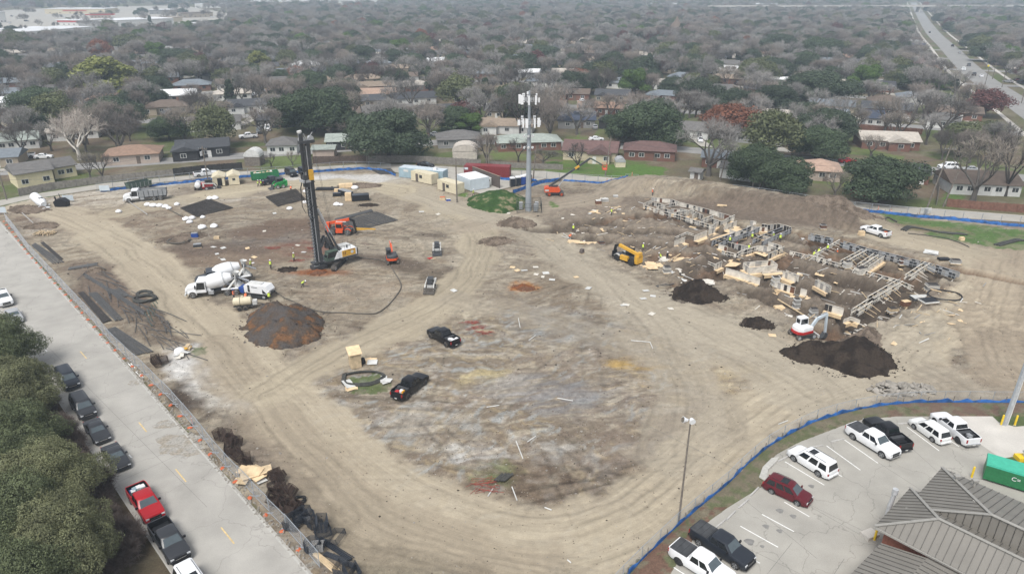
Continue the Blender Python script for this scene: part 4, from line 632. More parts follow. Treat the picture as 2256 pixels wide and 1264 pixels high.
# utility poles
def upole(label, u, v, vt, lean=0, arm=True, tank=False, lamp=False, m='oldwood', dbl=False):
 x, y = P(u, v); H = zat(vt, y); t = thing('utility_pole' if not lamp else 'floodlight_pole', label, 'utility pole' if not lamp else 'floodlight pole', (x, y, 0)); mb = MB(); mb.tube([(0, 0, -.2), (lean, 0, H)], [.19, .12], 8, m); build('pole', mb, t)
 if arm: mb = MB(); mb.beam((lean - 1.2, .2, H - .7), (lean + 1.2, -.2, H - .7), .12, .12, m); c = build('crossarm', mb, t)
 if arm:
  for q in (-1, -.4, .5, 1): (mb := MB()).cyl((lean + q, 0, H - .64), (lean + q, 0, H - .42), .06, 6, 'galv'); build('insulator', mb, c)
 if tank: mb = MB(); mb.cyl((lean - .45, -.2, H - 2.4), (lean - .45, -.2, H - 1.4), .3, 10, 'steel'); build('transformer', mb, t)
 if lamp:
  for q in (-.5, .5): mb = MB(); mb.tube([(lean, 0, H), (lean + q, -.3, H + .1), (lean + q * 1.5, -.5, H - .1)], [.05, .05, .35], 8, 'white'); build('lamp_head', mb, t)
 return (x + lean, y, H)
TOP = [upole('utility pole at the far left behind the fence', 15, 440, 372, 0), upole('utility pole beside the white pickup by the blue fence', 459, 402, 322, 0, tank=True), upole('utility pole with a transformer behind the dark fence', 809, 362, 288, tank=True), upole('wooden pole at the corner of the container yard', 1007, 446, 350, 0, arm=False), upole('left one of the twin poles behind the maroon container', 1072, 368, 293, 0),
 upole('right one of the twin poles behind the maroon container', 1077, 369, 293, 0, arm=False), upole('thin pole right of the plum roofed house', 1333, 388, 302, 1.0, arm=False), upole('slim pole behind the grassy lot fence', 1586, 398, 325, 1.2), upole('pole with a transformer right of the white garage', 1656, 416, 330, 1.4, tank=True), upole('leaning pole behind the meter panel at right', 2036, 474, 322, 2.2, lamp=False), upole('bare pole beside the red brown fence', 2077, 456, 378, 1.6, arm=False),
 upole('utility pole at the far left in front of the red roof', 36, 140, 108), upole('utility pole above the tan roofed house', 185, 250, 212, tank=True), upole('slim steel pole left of the boom lift', 1174, 398, 322, .8, arm=False)]
upole('floodlight pole with a round white lamp by the white garage', 1671, 419, 374, .8, arm=False, lamp=True)
def wire(a, b, dz=0, sag=1.2):
 L_ = [(a[0] + (b[0] - a[0]) * t, a[1] + (b[1] - a[1]) * t, a[2] - .45 + dz + (b[2] - a[2]) * t - sag * 4 * t * (1 - t)) for t in [i / 12 for i in range(13)]]; mb.tube(L_, .028, 3, 'darksteel', cap=False)
for lb, L_ in [('sagging power lines strung above the back alley', [0, 1, 2, 4, 6, 7, 8, 9])]:
 mb = MB()
 for i, j in zip(L_[:-1], L_[1:]): wire(TOP[i], TOP[j]); wire(TOP[i], TOP[j], -2.2, 1.6)
 tag(build('power_line', mb), lb, 'power line')
mb = MB(); a, b_ = P(640, 62), P(2300, 78); wire((a[0], a[1], 14), (b_[0], b_[1], 14), 0, 3); tag(build('power_line', mb), 'long thin power line crossing the far treetops', 'power line')
for i, (u, v) in enumerate([(2170, 187), (2207, 193), (2250, 228), (2186, 175), (2172, 152), (2140, 122)]): upole(['power pole nearest the pavement gap of the main road', 'second power pole beside the main road', 'power pole nearest the right edge by the main road', 'third power pole beside the main road', 'power pole behind the yellow warning sign', 'farthest power pole beside the main road'][i], u, v, v - 38, 0, arm=i > 2)
for u, v, lb in [(2155, 130, 'farther yellow diamond warning sign by the main road'), (2175, 156, 'nearer yellow diamond warning sign by the main road')]:
 x, y = P(u, v); t = thing('road_sign', lb, 'road sign', (x, y, 0)); mb = MB(); mb.cyl((0, 0, 0), (0, 0, 2.4), .05, 6, 'steel'); build('post', mb, t); mb = MB(); mb.prism([(0, 2), (.7, 2.7), (0, 3.4), (-.7, 2.7)], -.08, -.05, 'y', 'safety_yellow'); build('panel', mb, t)
x, y = P(2140, 112); t = thing('traffic_signal', 'traffic signals on a long arm across the main road', 'traffic signal', (x, y, 0)); mb = MB(); mb.cyl((2, 0, 0), (2, 0, 7), .16, 8, 'steel'); mb.cyl((2, 0, 6.4), (-13, 0, 6.8), .09, 6, 'steel'); build('mast', mb, t)
for q in (-12, -8, -5, -2): mb = MB(); mb.box(q - .25, q + .25, -.3, -.1, 5.8, 7, 'black'); mb.box(q - .12, q + .12, -.34, -.3, 5.95, 6.2, 'lime'); build('signal_head', mb, t)
cands = []; RT = random.Random(5)
y = 196.0
while y < 1900:
 sp = 8.8 if y < 560 else 8.8 + (y - 560) * .011; x = -.80 * y
 while x < .80 * y:
  px, py = x + RT.uniform(-.42, .42) * sp, y + RT.uniform(-.42, .42) * sp; x += sp
  if RT.random() < (.12 if y < 560 else .06): continue
  st = abs((py - s1(px) + 6) % 74 - 6)
  if st < 6 or near(px, py, RC, 17) or (py < s1(px) + 14): continue
  if pin(px, py, SHOP) and RT.random() < .90: continue
  if pin(px, py, OPEN): continue
  if any((px - a) ** 2 + (py - b) ** 2 < (r + 1.5) ** 2 for a, b, r in TREES[:110]): continue
  if any(abs(px - hx) < 8 and -15 < py - hy < 6.5 for hx, hy in HOUSES): continue
  cands.append((px, py))
 y += sp * .95
cands.sort(key=lambda c: c[1]); KINDS = ['bare0', 'bare1', 'bare2', 'bare3', 'bare4', 'open0', 'open1', 'oak0', 'oak1', 'oak2', 'olive', 'green', 'rust', 'wine', 'conifer']
WT = [17, 15, 17, 12, 8, 3, 2, 6, 7, 5, 5, 1.0, .5, .8, .9]
GL = {'bare': ('leafless grey or brown tree filling the rows between the far houses', 'leafless trees of the neighbourhood'), 'open': ('sparse leafless tree standing open among the far houses', 'sparse leafless trees of the neighbourhood'), 'oak': ('dark evergreen oak scattered among the leafless trees', 'evergreen oaks of the neighbourhood'), 'oliv': ('olive green thin crowned tree among the leafless ones', 'olive green trees of the neighbourhood'),
      'gree': ('bright green tree scattered among the leafless ones', 'bright green trees of the neighbourhood'), 'rust': ('rust brown leaved tree among the leafless ones', 'rust brown trees of the neighbourhood'), 'wine': ('wine red leaved tree among the leafless ones', 'wine red trees of the neighbourhood'), 'coni': ('narrow dark conifer among the leafless trees', 'conifers of the neighbourhood')}
NI = 235; far = []
for i, (x, y) in enumerate(cands):
 k_ = RT.choices(KINDS, WT)[0]; H = RT.uniform(8, 14.5); R_ = min(H * RT.uniform(.44, .58), 7.4)
 if k_.startswith('oak'): H *= .85; R_ = H * .75
 if k_ == 'conifer': R_ = H * .26
 if i < NI: lb, g = GL[next(q for q in GL if k_.startswith(q))]; tree(k_, x, y, H, R_, lb, g)
 else: far.append((x, y, H, R_, KINDS.index(k_)))
# the wood beyond: one object, crowns set on points by geometry nodes
me = bpy.data.meshes.new('distant_trees'); me.vertices.add(len(far)); A_ = np.array(far); me.vertices.foreach_set('co', np.c_[A_[:, :2], np.zeros(len(far))].astype(np.float32).ravel())
for nm, dt in (('kind', A_[:, 4]), ('rot', RNG.rand(len(far)) * 6.28)): at = me.attributes.new(nm, 'FLOAT', 'POINT'); at.data.foreach_set('value', dt.astype(np.float32))
sc_ = np.stack([A_[:, 3] / np.array([PROTO[KINDS[int(k)]][4] for k in A_[:, 4]]), A_[:, 3] / np.array([PROTO[KINDS[int(k)]][4] for k in A_[:, 4]]), A_[:, 2] / np.array([PROTO[KINDS[int(k)]][3] for k in A_[:, 4]])], -1)
at = me.attributes.new('size', 'FLOAT_VECTOR', 'POINT'); at.data.foreach_set('vector', sc_.astype(np.float32).ravel())
do = bpy.data.objects.new('distant_trees', me); S.collection.objects.link(do); tag(do, 'mass of grey leafless and evergreen trees fading to the horizon', 'woodland', kind='stuff')
ng = bpy.data.node_groups.new('distant_trees', 'GeometryNodeTree'); ng.interface.new_socket('Geometry', in_out='INPUT', socket_type='NodeSocketGeometry'); ng.interface.new_socket('Geometry', in_out='OUTPUT', socket_type='NodeSocketGeometry')
gi = ng.nodes.new('NodeGroupInput'); gout = ng.nodes.new('NodeGroupOutput'); jn = ng.nodes.new('GeometryNodeJoinGeometry')
def nattr(nm, dt): a = ng.nodes.new('GeometryNodeInputNamedAttribute'); a.data_type = dt; a.inputs[0].default_value = nm; return a.outputs['Attribute']
ak, ar, as_ = nattr('kind', 'FLOAT'), nattr('rot', 'FLOAT'), nattr('size', 'FLOAT_VECTOR'); cr = ng.nodes.new('ShaderNodeCombineXYZ'); ng.links.new(ar, cr.inputs[2])
for i, k_ in enumerate(KINDS):
 src = next(o for o in S.collection.objects if o.data == PROTO[k_][2]) if any(o.data == PROTO[k_][2] for o in S.collection.objects) else None
 if src is None: continue
 oi = ng.nodes.new('GeometryNodeObjectInfo'); oi.inputs[0].default_value = src; oi.inputs['As Instance'].default_value = True; oi.transform_space = 'ORIGINAL'
 cmp = ng.nodes.new('FunctionNodeCompare'); cmp.data_type = 'FLOAT'; cmp.operation = 'EQUAL'; cmp.inputs['B'].default_value = i; cmp.inputs['Epsilon'].default_value = .1; ng.links.new(ak, cmp.inputs['A'])
 ip = ng.nodes.new('GeometryNodeInstanceOnPoints'); ng.links.new(gi.outputs[0], ip.inputs['Points']); ng.links.new(cmp.outputs[0], ip.inputs['Selection']); ng.links.new(oi.outputs['Geometry'], ip.inputs['Instance']); ng.links.new(cr.outputs[0], ip.inputs['Rotation']); ng.links.new(as_, ip.inputs['Scale']); ng.links.new(ip.outputs[0], jn.inputs[0])
ng.links.new(jn.outputs[0], gout.inputs[0]); md = do.modifiers.new('trees', 'NODES'); md.node_group = ng
# ------------------------------------------------------------ air
mb = MB(); mb.box(-6800, 6800, -280, 6900, -1.9, CAMH + 6, 'dark'); hz = build('haze', mb); tag(hz, kind='stuff')
hm = bpy.data.materials.new('haze'); hm.use_nodes = True; n = hm.node_tree; n.nodes.clear(); pv = n.nodes.new('ShaderNodeVolumePrincipled'); pv.inputs['Color'].default_value = (.72, .86, 1.0, 1); pv.inputs['Density'].default_value = HAZE
oo = n.nodes.new('ShaderNodeOutputMaterial'); n.links.new(pv.outputs[0], oo.inputs['Volume']); hz.data.materials.clear(); hz.data.materials.append(hm)
# ------------------------------------------------------------ vehicles
PR = {  # L, W, H, front axle x, rear axle x, wheel r, cabin (x base front, base rear, roof front, roof rear), bonnet, belt
 'pickup': dict(L=5.9, W=2.02, H=1.93, fx=1.98, rx=-1.78, r=.42, cab=(1.5, -.98, .78, -.78), top=[(-2.95, 1.34), (-1.0, 1.36), (-.9, 1.30), (1.35, 1.27), (1.6, 1.22), (2.6, 1.14), (2.86, 1.02), (2.95, .80)], belt=1.26, zb=.36, split=[.28]),
 'suv': dict(L=5.1, W=2.0, H=1.90, fx=1.6, rx=-1.45, r=.39, cab=(1.5, -2.5, .85, -2.28), top=[(-2.55, .95), (-2.45, 1.12), (1.4, 1.18), (1.6, 1.14), (2.2, 1.06), (2.45, .95), (2.55, .72)], belt=1.14, zb=.30, split=[.1, -1.15]),
 'wagon': dict(L=4.6, W=1.80, H=1.70, fx=1.36, rx=-1.28, r=.34, cab=(1.35, -2.2, .5, -1.9), top=[(-2.3, .90), (-2.2, 1.02), (1.2, 1.06), (1.4, 1.0), (2.0, .92), (2.22, .80), (2.3, .6)], belt=1.04, zb=.25, split=[.1, -.95]),
 'sedan': dict(L=4.8, W=1.84, H=1.45, fx=1.45, rx=-1.35, r=.33, cab=(1.0, -1.75, .2, -1.0), top=[(-2.4, .88), (-2.25, 1.02), (-1.6, 1.04), (.85, .98), (1.2, .93), (2.0, .82), (2.3, .70), (2.4, .52)], belt=1.0, zb=.22, split=[-.1]),
}
def interp(L_, x):
 if x <= L_[0][0]: return L_[0][1]
 for (a, b), (c, d) in zip(L_[:-1], L_[1:]):
  if x <= c: return b + (d - b) * (x - a) / (c - a)
 return L_[-1][1]
def wheelmesh(r, w, rim, tyre='tyre', spokes=5):
 t = MB(); t.tube([(0, y, 0) for y in (-w / 2, -w / 2 + .03, 0, w / 2 - .03, w / 2)], [r * .88, r, r * 1.005, r, r * .88], 18, tyre)
 m = MB(); s = 1
 for s in (-1, 1):
  m.tube([(0, s * (w / 2 + .004), 0), (0, s * (w / 2 + .022), 0)], [r * .66, r * .60], 18, 'black'); m.cyl((0, s * (w / 2 + .02), 0), (0, s * (w / 2 + .04), 0), r * .17, 8, rim)
  for k in range(spokes): a = 6.283 * k / spokes; m.beam((math.cos(a) * r * .12, s * (w / 2 + .028), math.sin(a) * r * .12), (math.cos(a) * r * .60, s * (w / 2 + .028), math.sin(a) * r * .60), .018, r * .17, rim)
  m.tube([(math.cos(6.283 * k / 16) * r * .61, s * (w / 2 + .02), math.sin(6.283 * k / 16) * r * .61) for k in range(17)], r * .045, 4, rim)
 return t, m
def addwheel(par, x, y, r, w=.26, rim='rimsilver', tyre='tyre', cache={}):
 k = (r, w, rim, tyre)
 if k not in cache:
  t, m = wheelmesh(r, w, rim, tyre); a = build('wheel', t, None, 40); b = build('rim', m); S.collection.objects.unlink(a); S.collection.objects.unlink(b); cache[k] = (a.data, b.data)
 a = bpy.data.objects.new('wheel', cache[k][0]); S.collection.objects.link(a); a.parent = par; a.location = (x, y, r); b = bpy.data.objects.new('rim', cache[k][1]); S.collection.objects.link(b); b.parent = a
def car(kind, paint, label, x, y, rz, cat=None, group=None, rim='rimsilver', bed='open', lod=1, mud=False, load=None, roofrack=False, z=None, name=None):
 p = PR[kind]; L_, W, H = p['L'], p['W'], p['H']; w = W / 2; t = thing(name or {'pickup': 'pickup_truck', 'suv': 'suv', 'wagon': 'estate_car', 'sedan': 'sedan'}[kind], label, cat or {'pickup': 'pickup truck'}.get(kind, 'car'), (x, y) if z is None else (x, y, z), rz, group)
 st = .07 if lod else .3; xs = sorted(set([round(-L_ / 2 + i * st, 3) for i in range(int(L_ / st) + 1)] + [L_ / 2] + ([-L_ / 2 + .02, -L_ / 2 + .14, -L_ / 2 + .16, -1.08, -1.06] if kind == 'pickup' else [])))
 R_ = []; mats = []
 for q in xs:
  e = max(0, (abs(q) - L_ / 2 + .55) / .55); ww = w * (1 - .13 * e ** 2.2); zt = interp(p['top'], q); zb = p['zb'] + .10 * e ** 2
  for ax in (p['fx'], p['rx']):
   ar = p['r'] * 1.16; dd = ar * ar - (q - ax) ** 2
   if dd > 0: zb = max(zb, p['r'] + math.sqrt(dd) * .97)
  zb = min(zb, zt - .12); inbed = kind == 'pickup' and -L_ / 2 + .15 < q < -1.07
  sd = [(ww * .93, zb), (ww, max(zb + .04, min(.62, zt - .2))), (ww, max(zb + .06, zt - .28)), (ww * .975, zt - .06)]
  tp = [(ww - .03, zt), (ww - .11, zt), (ww - .12, .72), (0, .70)] if inbed else [(ww * .93, zt), (ww * .75, zt + .025), (ww * .4, zt + .045), (0, zt + .05)] if q > p['cab'][0] - .2 else [(ww * .95, zt), (ww * .8, zt), (ww * .5, zt), (0, zt)]
  h = sd + tp; R_.append([(q, -a, b) for a, b in h] + [(q, a, b) for a, b in h[-2::-1]])
 mb = MB(); n = len(R_[0]); vs = [v for r_ in R_ for v in r_]; fs = []; ms = []
 for i in range(len(R_) - 1):
  inb = kind == 'pickup' and -L_ / 2 + .14 < (xs[i] + xs[i + 1]) / 2 < -1.06
  for j in range(n - 1): fs.append((i * n + j, (i + 1) * n + j, (i + 1) * n + j + 1, i * n + j + 1)); ms.append('black' if inb and 5 <= j <= n - 7 else paint)
 mb.v = vs; mb.f = fs + [tuple(range(n)), tuple(range((len(R_) - 1) * n, len(R_) * n))[::-1]]; mb.m = ms + [paint, paint]; mb.box(-L_ / 2 + .3, L_ / 2 - .3, -w * .86, w * .86, p['zb'] - .05, p['zb'] + .3, 'black')
 for ax in (p['fx'], p['rx']): mb.box(ax - p['r'] * 1.1, ax + p['r'] * 1.1, -w + .32, w - .32, .3, min(1.0, p['belt'] - .25), 'black')
 body = build('body', mb, t, 35)
 c0, c1, r0, r1 = p['cab']; bz = p['belt'] - .02; bw, rw = w * .95, w * .78; cab = MB()
 def ring(xa, xb, hw, z, ch=.16): return [(xa, -hw + ch, z), (xa - ch, -hw, z), (xb + ch, -hw, z), (xb, -hw + ch, z), (xb, hw - ch, z), (xb + ch, hw, z), (xa - ch, hw, z), (xa, hw - ch, z)]
 cab.rings([ring(c0, c1, bw, bz - .05), ring(r0, r1, rw, H - .07), ring(r0 - .12, r1 + .10, rw - .10, H - .01), ring(r0 - .35, r1 + .3, rw - .3, H + .015)][::1], paint); roof = build('cabin', cab, t, 35)
 def lerp(a, b, k): return tuple(a[i] + (b[i] - a[i]) * k for i in range(3))
 zl, zh = .10, .90
 def glass(nm, A, B, C, D, off):                      # A,B low; D,C high
  A2, D2 = lerp(A, D, zl), lerp(A, D, zh); B2, C2 = lerp(B, C, zl), lerp(B, C, zh); o = Vector(off) * .012; mb = MB(); mb.quad(*[tuple(Vector(q) + o) for q in (A2, B2, C2, D2)], m='glass_sky_tint' if '@' in nm else 'glass'); build(nm.strip('@'), mb, t)  # panes marked @ get the glass coloured like reflected sky
 lo, hi = ring(c0, c1, bw, bz - .05), ring(r0, r1, rw, H - .07)
 glass('windshield@', lo[0], lo[7], hi[7], hi[0], (1, 0, .6)); glass('rear_window', lo[4], lo[3], hi[3], hi[4], (-1, 0, .5))
 for sgn, ia, ib in ((-1, 1, 2), (1, 6, 5)):
  cuts = [0] + [max(.05, min(.95, (c0 - .16 - s_) / (c0 - c1 - .32))) for s_ in p['split']] + [1]
  for a, b in zip(cuts[:-1], cuts[1:]): a2, b2 = a + .035, b - .02; glass('side_window', lerp(lo[ia], lo[ib], a2), lerp(lo[ia], lo[ib], b2), lerp(hi[ia], hi[ib], b2), lerp(hi[ia], hi[ib], a2), (0, sgn, .25))
 for ax in (p['fx'], p['rx']):
  for s_ in (-1, 1): addwheel(t, ax, s_ * (w - .14), p['r'], .26, rim, 'mudtyre' if mud else 'tyre')
 f = L_ / 2; zt = interp(p['top'], f - .15); k = kind == 'pickup'
 mb = MB(); mb.box(f - .06, f + .03, -w * .52, w * .52, .56 if k else .42, zt - .10, 'black'); mb.box(f + .02, f + .045, -w * .46, w * .46, (zt + .42) / 2, (zt + .42) / 2 + .06, 'chrome' if 'white' in paint or 'black' not in paint else 'dark'); build('grille', mb, t)
 for s_ in (-1, 1):
  a, b = (w * .55, w * .86) if s_ > 0 else (-w * .86, -w * .55); mb = MB(); mb.box(f - .20, f - .005, a, b, zt - .26, zt - .08, 'headlamp'); build('headlight', mb, t)
  mb = MB(); a, b = (w * .76, w * .90) if s_ > 0 else (-w * .90, -w * .76); mb.box(-f - .02, -f + .12, a, b, (.82 if k else .72), (1.24 if k else .98), 'taillamp'); build('tail_light', mb, t)
  mb = MB(); a, b = (w * .94, w + .17) if s_ > 0 else (-w - .17, -w * .94); mb.box(c0 - .42, c0 - .28, a, b, bz + .02, bz + .22, paint if not k else 'black'); build('mirror', mb, t)
 mb = MB(); mb.box(f - .10, f + .08, -w * .80, w * .80, p['zb'] + .05, p['zb'] + .22, 'chrome' if k and 'white' in paint else ('black' if k else paint)); build('bumper', mb, t)
 mb = MB(); mb.box(-f - .12, -f + .08, -w * .82, w * .82, p['zb'] + .12, p['zb'] + .30, 'chrome' if k and 'white' in paint else ('black' if k else paint)); build('bumper', mb, t)
 mb = MB(); mb.box(-f - .135, -f - .12, -.16, .16, p['zb'] + .14, p['zb'] + .28, 'dirty_white'); build('licence_plate', mb, t)
 if k and bed == 'cover': mb = MB(); mb.box(-f + .12, -1.08, -w + .10, w - .10, 1.355, 1.40, 'darksteel'); [mb.box(-f + .12 + i * .55, -f + .15 + i * .55, -w + .12, w - .12, 1.40, 1.408, 'black') for i in range(1, 4)]; build('bed_cover', mb, t)
 if k and bed == 'open': mb = MB(); mb.box(-f + .3, -1.9, -.7, .7, .71, .75, 'black'); mb.box(-1.7, -1.25, -.8, .8, .76, 1.28, 'darksteel'); build('toolbox', mb, t)
 if k and load:
  rr = random.Random(int(x * 10)); mb = MB()
  for i in range(7): a, b = rr.uniform(-2.6, -1.9), rr.uniform(-.6, .6); s_ = rr.uniform(.12, .28); mb.box(a - s_, a + s_, b - s_ * .8, b + s_ * .8, .76, .76 + s_ * 2.2, rr.choice(load))
  build('cargo', mb, t)
 if roofrack:
  for s_ in (-1, 1): mb = MB(); mb.tube([(r0 - .3, s_ * rw * .8, H + .02), (r0 - .4, s_ * rw * .8, H + .09), (r1 + .5, s_ * rw * .8, H + .09), (r1 + .4, s_ * rw * .8, H + .02)], .022, 5, 'dark'); build('roof_rail', mb, t)
  mb = MB(); mb.box(r0 - 1.2, r0 - .5, -.45, .45, H + .012, H + .024, 'glass'); build('sunroof', mb, t)
 return t
def cpx(kind, paint, label, rw, fw, side=1, **k):        # from the pixels of the rear and front wheel on the visible side (+1: that side is the car's left)
 p = PR[kind]; (x0, y0), (x1, y1) = P(*rw), P(*fw); a = math.atan2(y1 - y0, x1 - x0); cx, cy = (x0 + x1) / 2, (y0 + y1) / 2; m = (p['fx'] + p['rx']) / 2; o = -side * (p['W'] / 2)
 return car(kind, paint, label, cx - m * math.cos(a) - o * math.sin(a), cy - m * math.sin(a) + o * math.cos(a), a, **k)
Z5 = lambda x, y: (1350 + x / 2.49, 840 + y / 2.49)
cpx('pickup', 'p_white', 'white pickup truck with a grey bed cover in the far parking row', Z5(1312, 320), Z5(1468, 418), -1, bed='cover', rim='rimsilver')
cpx('pickup', 'p_black', 'black pickup truck nosed toward the blue fence in the far parking row', (1952 + 22, 1000), (1873 + 22, 936), 1, rim='dark')
cpx('wagon', 'p_pearl', 'pearl white estate car beside the black pickup in the far parking row', Z5(1747, 332), Z5(1645, 260), 1, rim='rimsilver')
cpx('pickup', 'p_white', 'white pickup truck with an open black bed at the right end of the parking row', Z5(1880, 335), Z5(1762, 238), 1, rim='dark', load=['dark', 'grey'])
cpx('suv', 'p_white', 'large white SUV with roof rails parked alone beside white stall lines', Z5(1117, 520), Z5(990, 440), 1, roofrack=True)
cpx('wagon', 'p_maroon', 'maroon estate car driving through the car park', Z5(868, 618), Z5(1005, 682), -1, roofrack=True)
cpx('pickup', 'p_slate', 'dark pickup truck with a folding bed cover at the bottom of the car park', Z5(470, 905), Z5(662, 1028), -1, bed='cover')
cpx('pickup', 'p_white', 'white pickup truck with a black bed cover cut by the bottom edge', Z5(360, 1010), Z5(555, 1135), -1, bed='cover', rim='dark')
cpx('pickup', 'p_black', 'black pickup truck with loaded bed beside the plywood booth', (899, 880), (940, 847), -1, rim='dark', mud=True, load=['bagwhite', 'red', 'yellow', 'dark'], bed='open')
cpx('pickup', 'p_black', 'black pickup truck near the orange net on the open dirt', (983, 765), (945, 743), 1, rim='dark', mud=True, load=['bagwhite'])
cpx('pickup', 'p_white', 'white crew cab pickup truck carrying orange gear beside the formwork', (1941, 525), (1899, 512), 1, load=['cone_orange', 'cone_orange', 'dark'])
cpx('pickup', 'p_navy', 'dark pickup truck in front of the green skip', (592, 408), (618, 402), -1, load=['lightblue', 'dark'], mud=True)
cpx('pickup', 'p_white', 'white pickup truck parked behind the cream sheds', (442, 391), (469, 388), -1, bed='none')
cpx('pickup', 'p_white', 'white pickup truck on the street left of the yellow house', (68, 349), (37, 352), 1, load=['dark'])
cpx('pickup', 'p_white', 'white pickup truck on the street behind the blue grey house', (560, 305), (535, 307), 1)
cpx('suv', 'p_black', 'dark car parked left of the rig mast against the blue fence', (626, 384), (643, 393), -1); cpx('suv', 'p_navy', 'blue car half hidden behind the rig mast', (655, 382), (672, 391), -1)
cpx('sedan', 'p_white', 'white car half hidden by the yellow house roof', (85, 351), (105, 350), -1); cpx('sedan', 'p_silver', 'silver sedan by the bare tree left of the juniper', (952, 301), (967, 301), -1)
cpx('sedan', 'p_white', 'white car on the street above the plum roofed house', (1305, 311), (1325, 311), -1); cpx('sedan', 'p_silver', 'silver car on the driveway of the solar panel house', (1306, 288), (1304, 278), 1)
cpx('sedan', 'p_red', 'bright red car on the street above the spreading live oak', (1856, 360), (1885, 360), -1); cpx('suv', 'p_white', 'white pickup like car on the street at right behind the utility pole', (2105, 374), (2078, 374), 1)
cpx('sedan', 'p_silver', 'pale sedan parked nose to tail behind the white one at far right', (2150, 380), (2124, 378), 1); cpx('sedan', 'p_white', 'white car under the carport of the pale roofed house', (2002, 322), (2002, 330), 1)
cpx('sedan', 'p_silver', 'silver car in front of the tan roofed house', (290, 227), (308, 227), -1); cpx('sedan', 'p_black', 'dark car left of the silver one by the tan roofed house', (188, 230), (207, 230), -1); cpx('suv', 'p_white', 'white car in the carport of the salmon roofed house', (815, 192), (817, 199), -1)
cpx('suv', 'p_white', 'white van by the dark roofed house behind the rig', (583, 285), (584, 291), -1); cpx('suv', 'p_grey', 'grey car left of the white van behind the rig', (565, 290), (565, 297), -1); cpx('sedan', 'p_black', 'black car seen left of the blue container', (925, 368), (945, 370), -1)
for i, (u, v, pt, d_) in enumerate([(2145, 167, 'p_black', 'black car leading on the main road'), (2162, 170, 'p_white', 'white car beside the black one on the main road'), (2134, 146, 'p_grey', 'grey car farther along the main road'), (2114, 118, 'p_silver', 'silver car waiting by the traffic signals'), (2098, 103, 'p_black', 'dark car under the traffic signals'), (2048, 73, 'p_black', 'lone dark car farthest up the main road'), (2122, 156, 'p_white', 'white car coming the other way on the main road'), (2240, 178, 'p_maroon', 'maroon car on a driveway at the far right'), (2248, 184, 'p_navy', 'navy car on a driveway at the far right'), (410, 196, 'p_white', 'white car in the cul de sac'), (388, 208, 'p_black', 'dark car near the vase shaped bare tree'), (2220, 182, 'p_silver', 'silver car at the pavement of the far right houses')]):
 x, y = P(u, v); car('sedan' if i % 2 else 'suv', pt, d_, x, y, math.radians(62 if i not in (6,) else -118) if i < 7 else math.radians(10 * i), lod=0)
# kerbside row on the left street
K = [(6, 655, 'pickup', 'p_white', 'white pickup farthest up the kerbside row', 'none'), (30, 692, 'sedan', 'p_silver', 'grey sedan half under the dark oak', ''), (148, 832, 'suv', 'p_slate', 'dark blue SUV poking out from under the live oak', ''), (182, 893, 'suv', 'p_charcoal', 'charcoal SUV second in the open kerbside row', ''),
     (213, 945, 'sedan', 'p_charcoal', 'charcoal sedan third in the open kerbside row', ''), (254, 1002, 'sedan', 'p_charcoal', 'grey sedan just up the street from the red pickup', ''), (320, 1105, 'pickup', 'p_red', 'red pickup truck with blue cargo parked at the kerb', 'r'), (372, 1188, 'pickup', 'p_charcoal', 'dark grey pickup truck with an open bed below the red one', 'none')]
sa = math.atan2(-98.5, 92.8)
for u, v, kd, pt, lb, bd in K:
 x, y = P(u, v, .8); off = 0
 car(kd, pt, lb, x, y, sa, bed='open' if bd == 'r' else (bd or 'none'), load=['blue', 'bagwhite', 'lightblue'] if bd == 'r' else None)
x, y = P(425, 1262, 1.2); car('suv', 'p_white', 'white SUV with a roof rack cut by the bottom edge', x + .4, y - .9, sa, roofrack=True)
CP = [car('sedan', 'p_white', 'white car parked on a driveway of the far streets', *DRV[3][:2], 1.4, group='white cars of the far streets', lod=0), car('suv', 'p_black', 'dark car parked on a driveway of the far streets', *DRV[6][:2], 1.7, group='dark cars of the far streets', lod=0), car('pickup', 'p_silver', 'silver pickup parked on a driveway of the far streets', *DRV[9][:2], 1.5, group='silver pickups of the far streets', lod=0)]
for i, (x, y, a) in enumerate(DRV[12:110:2]): dup(CP[i % 3], (x, y, 0), 1.57 * (1 if i % 2 else 3) + .1)
for i in range(42): x, y = P(random.uniform(20, 480), random.uniform(34, 84)); dup(CP[i % 3], (x, y, .03), random.choice([.2, 1.8]), 'car in the car parks of the far left shops', 'cars of the far left car parks')
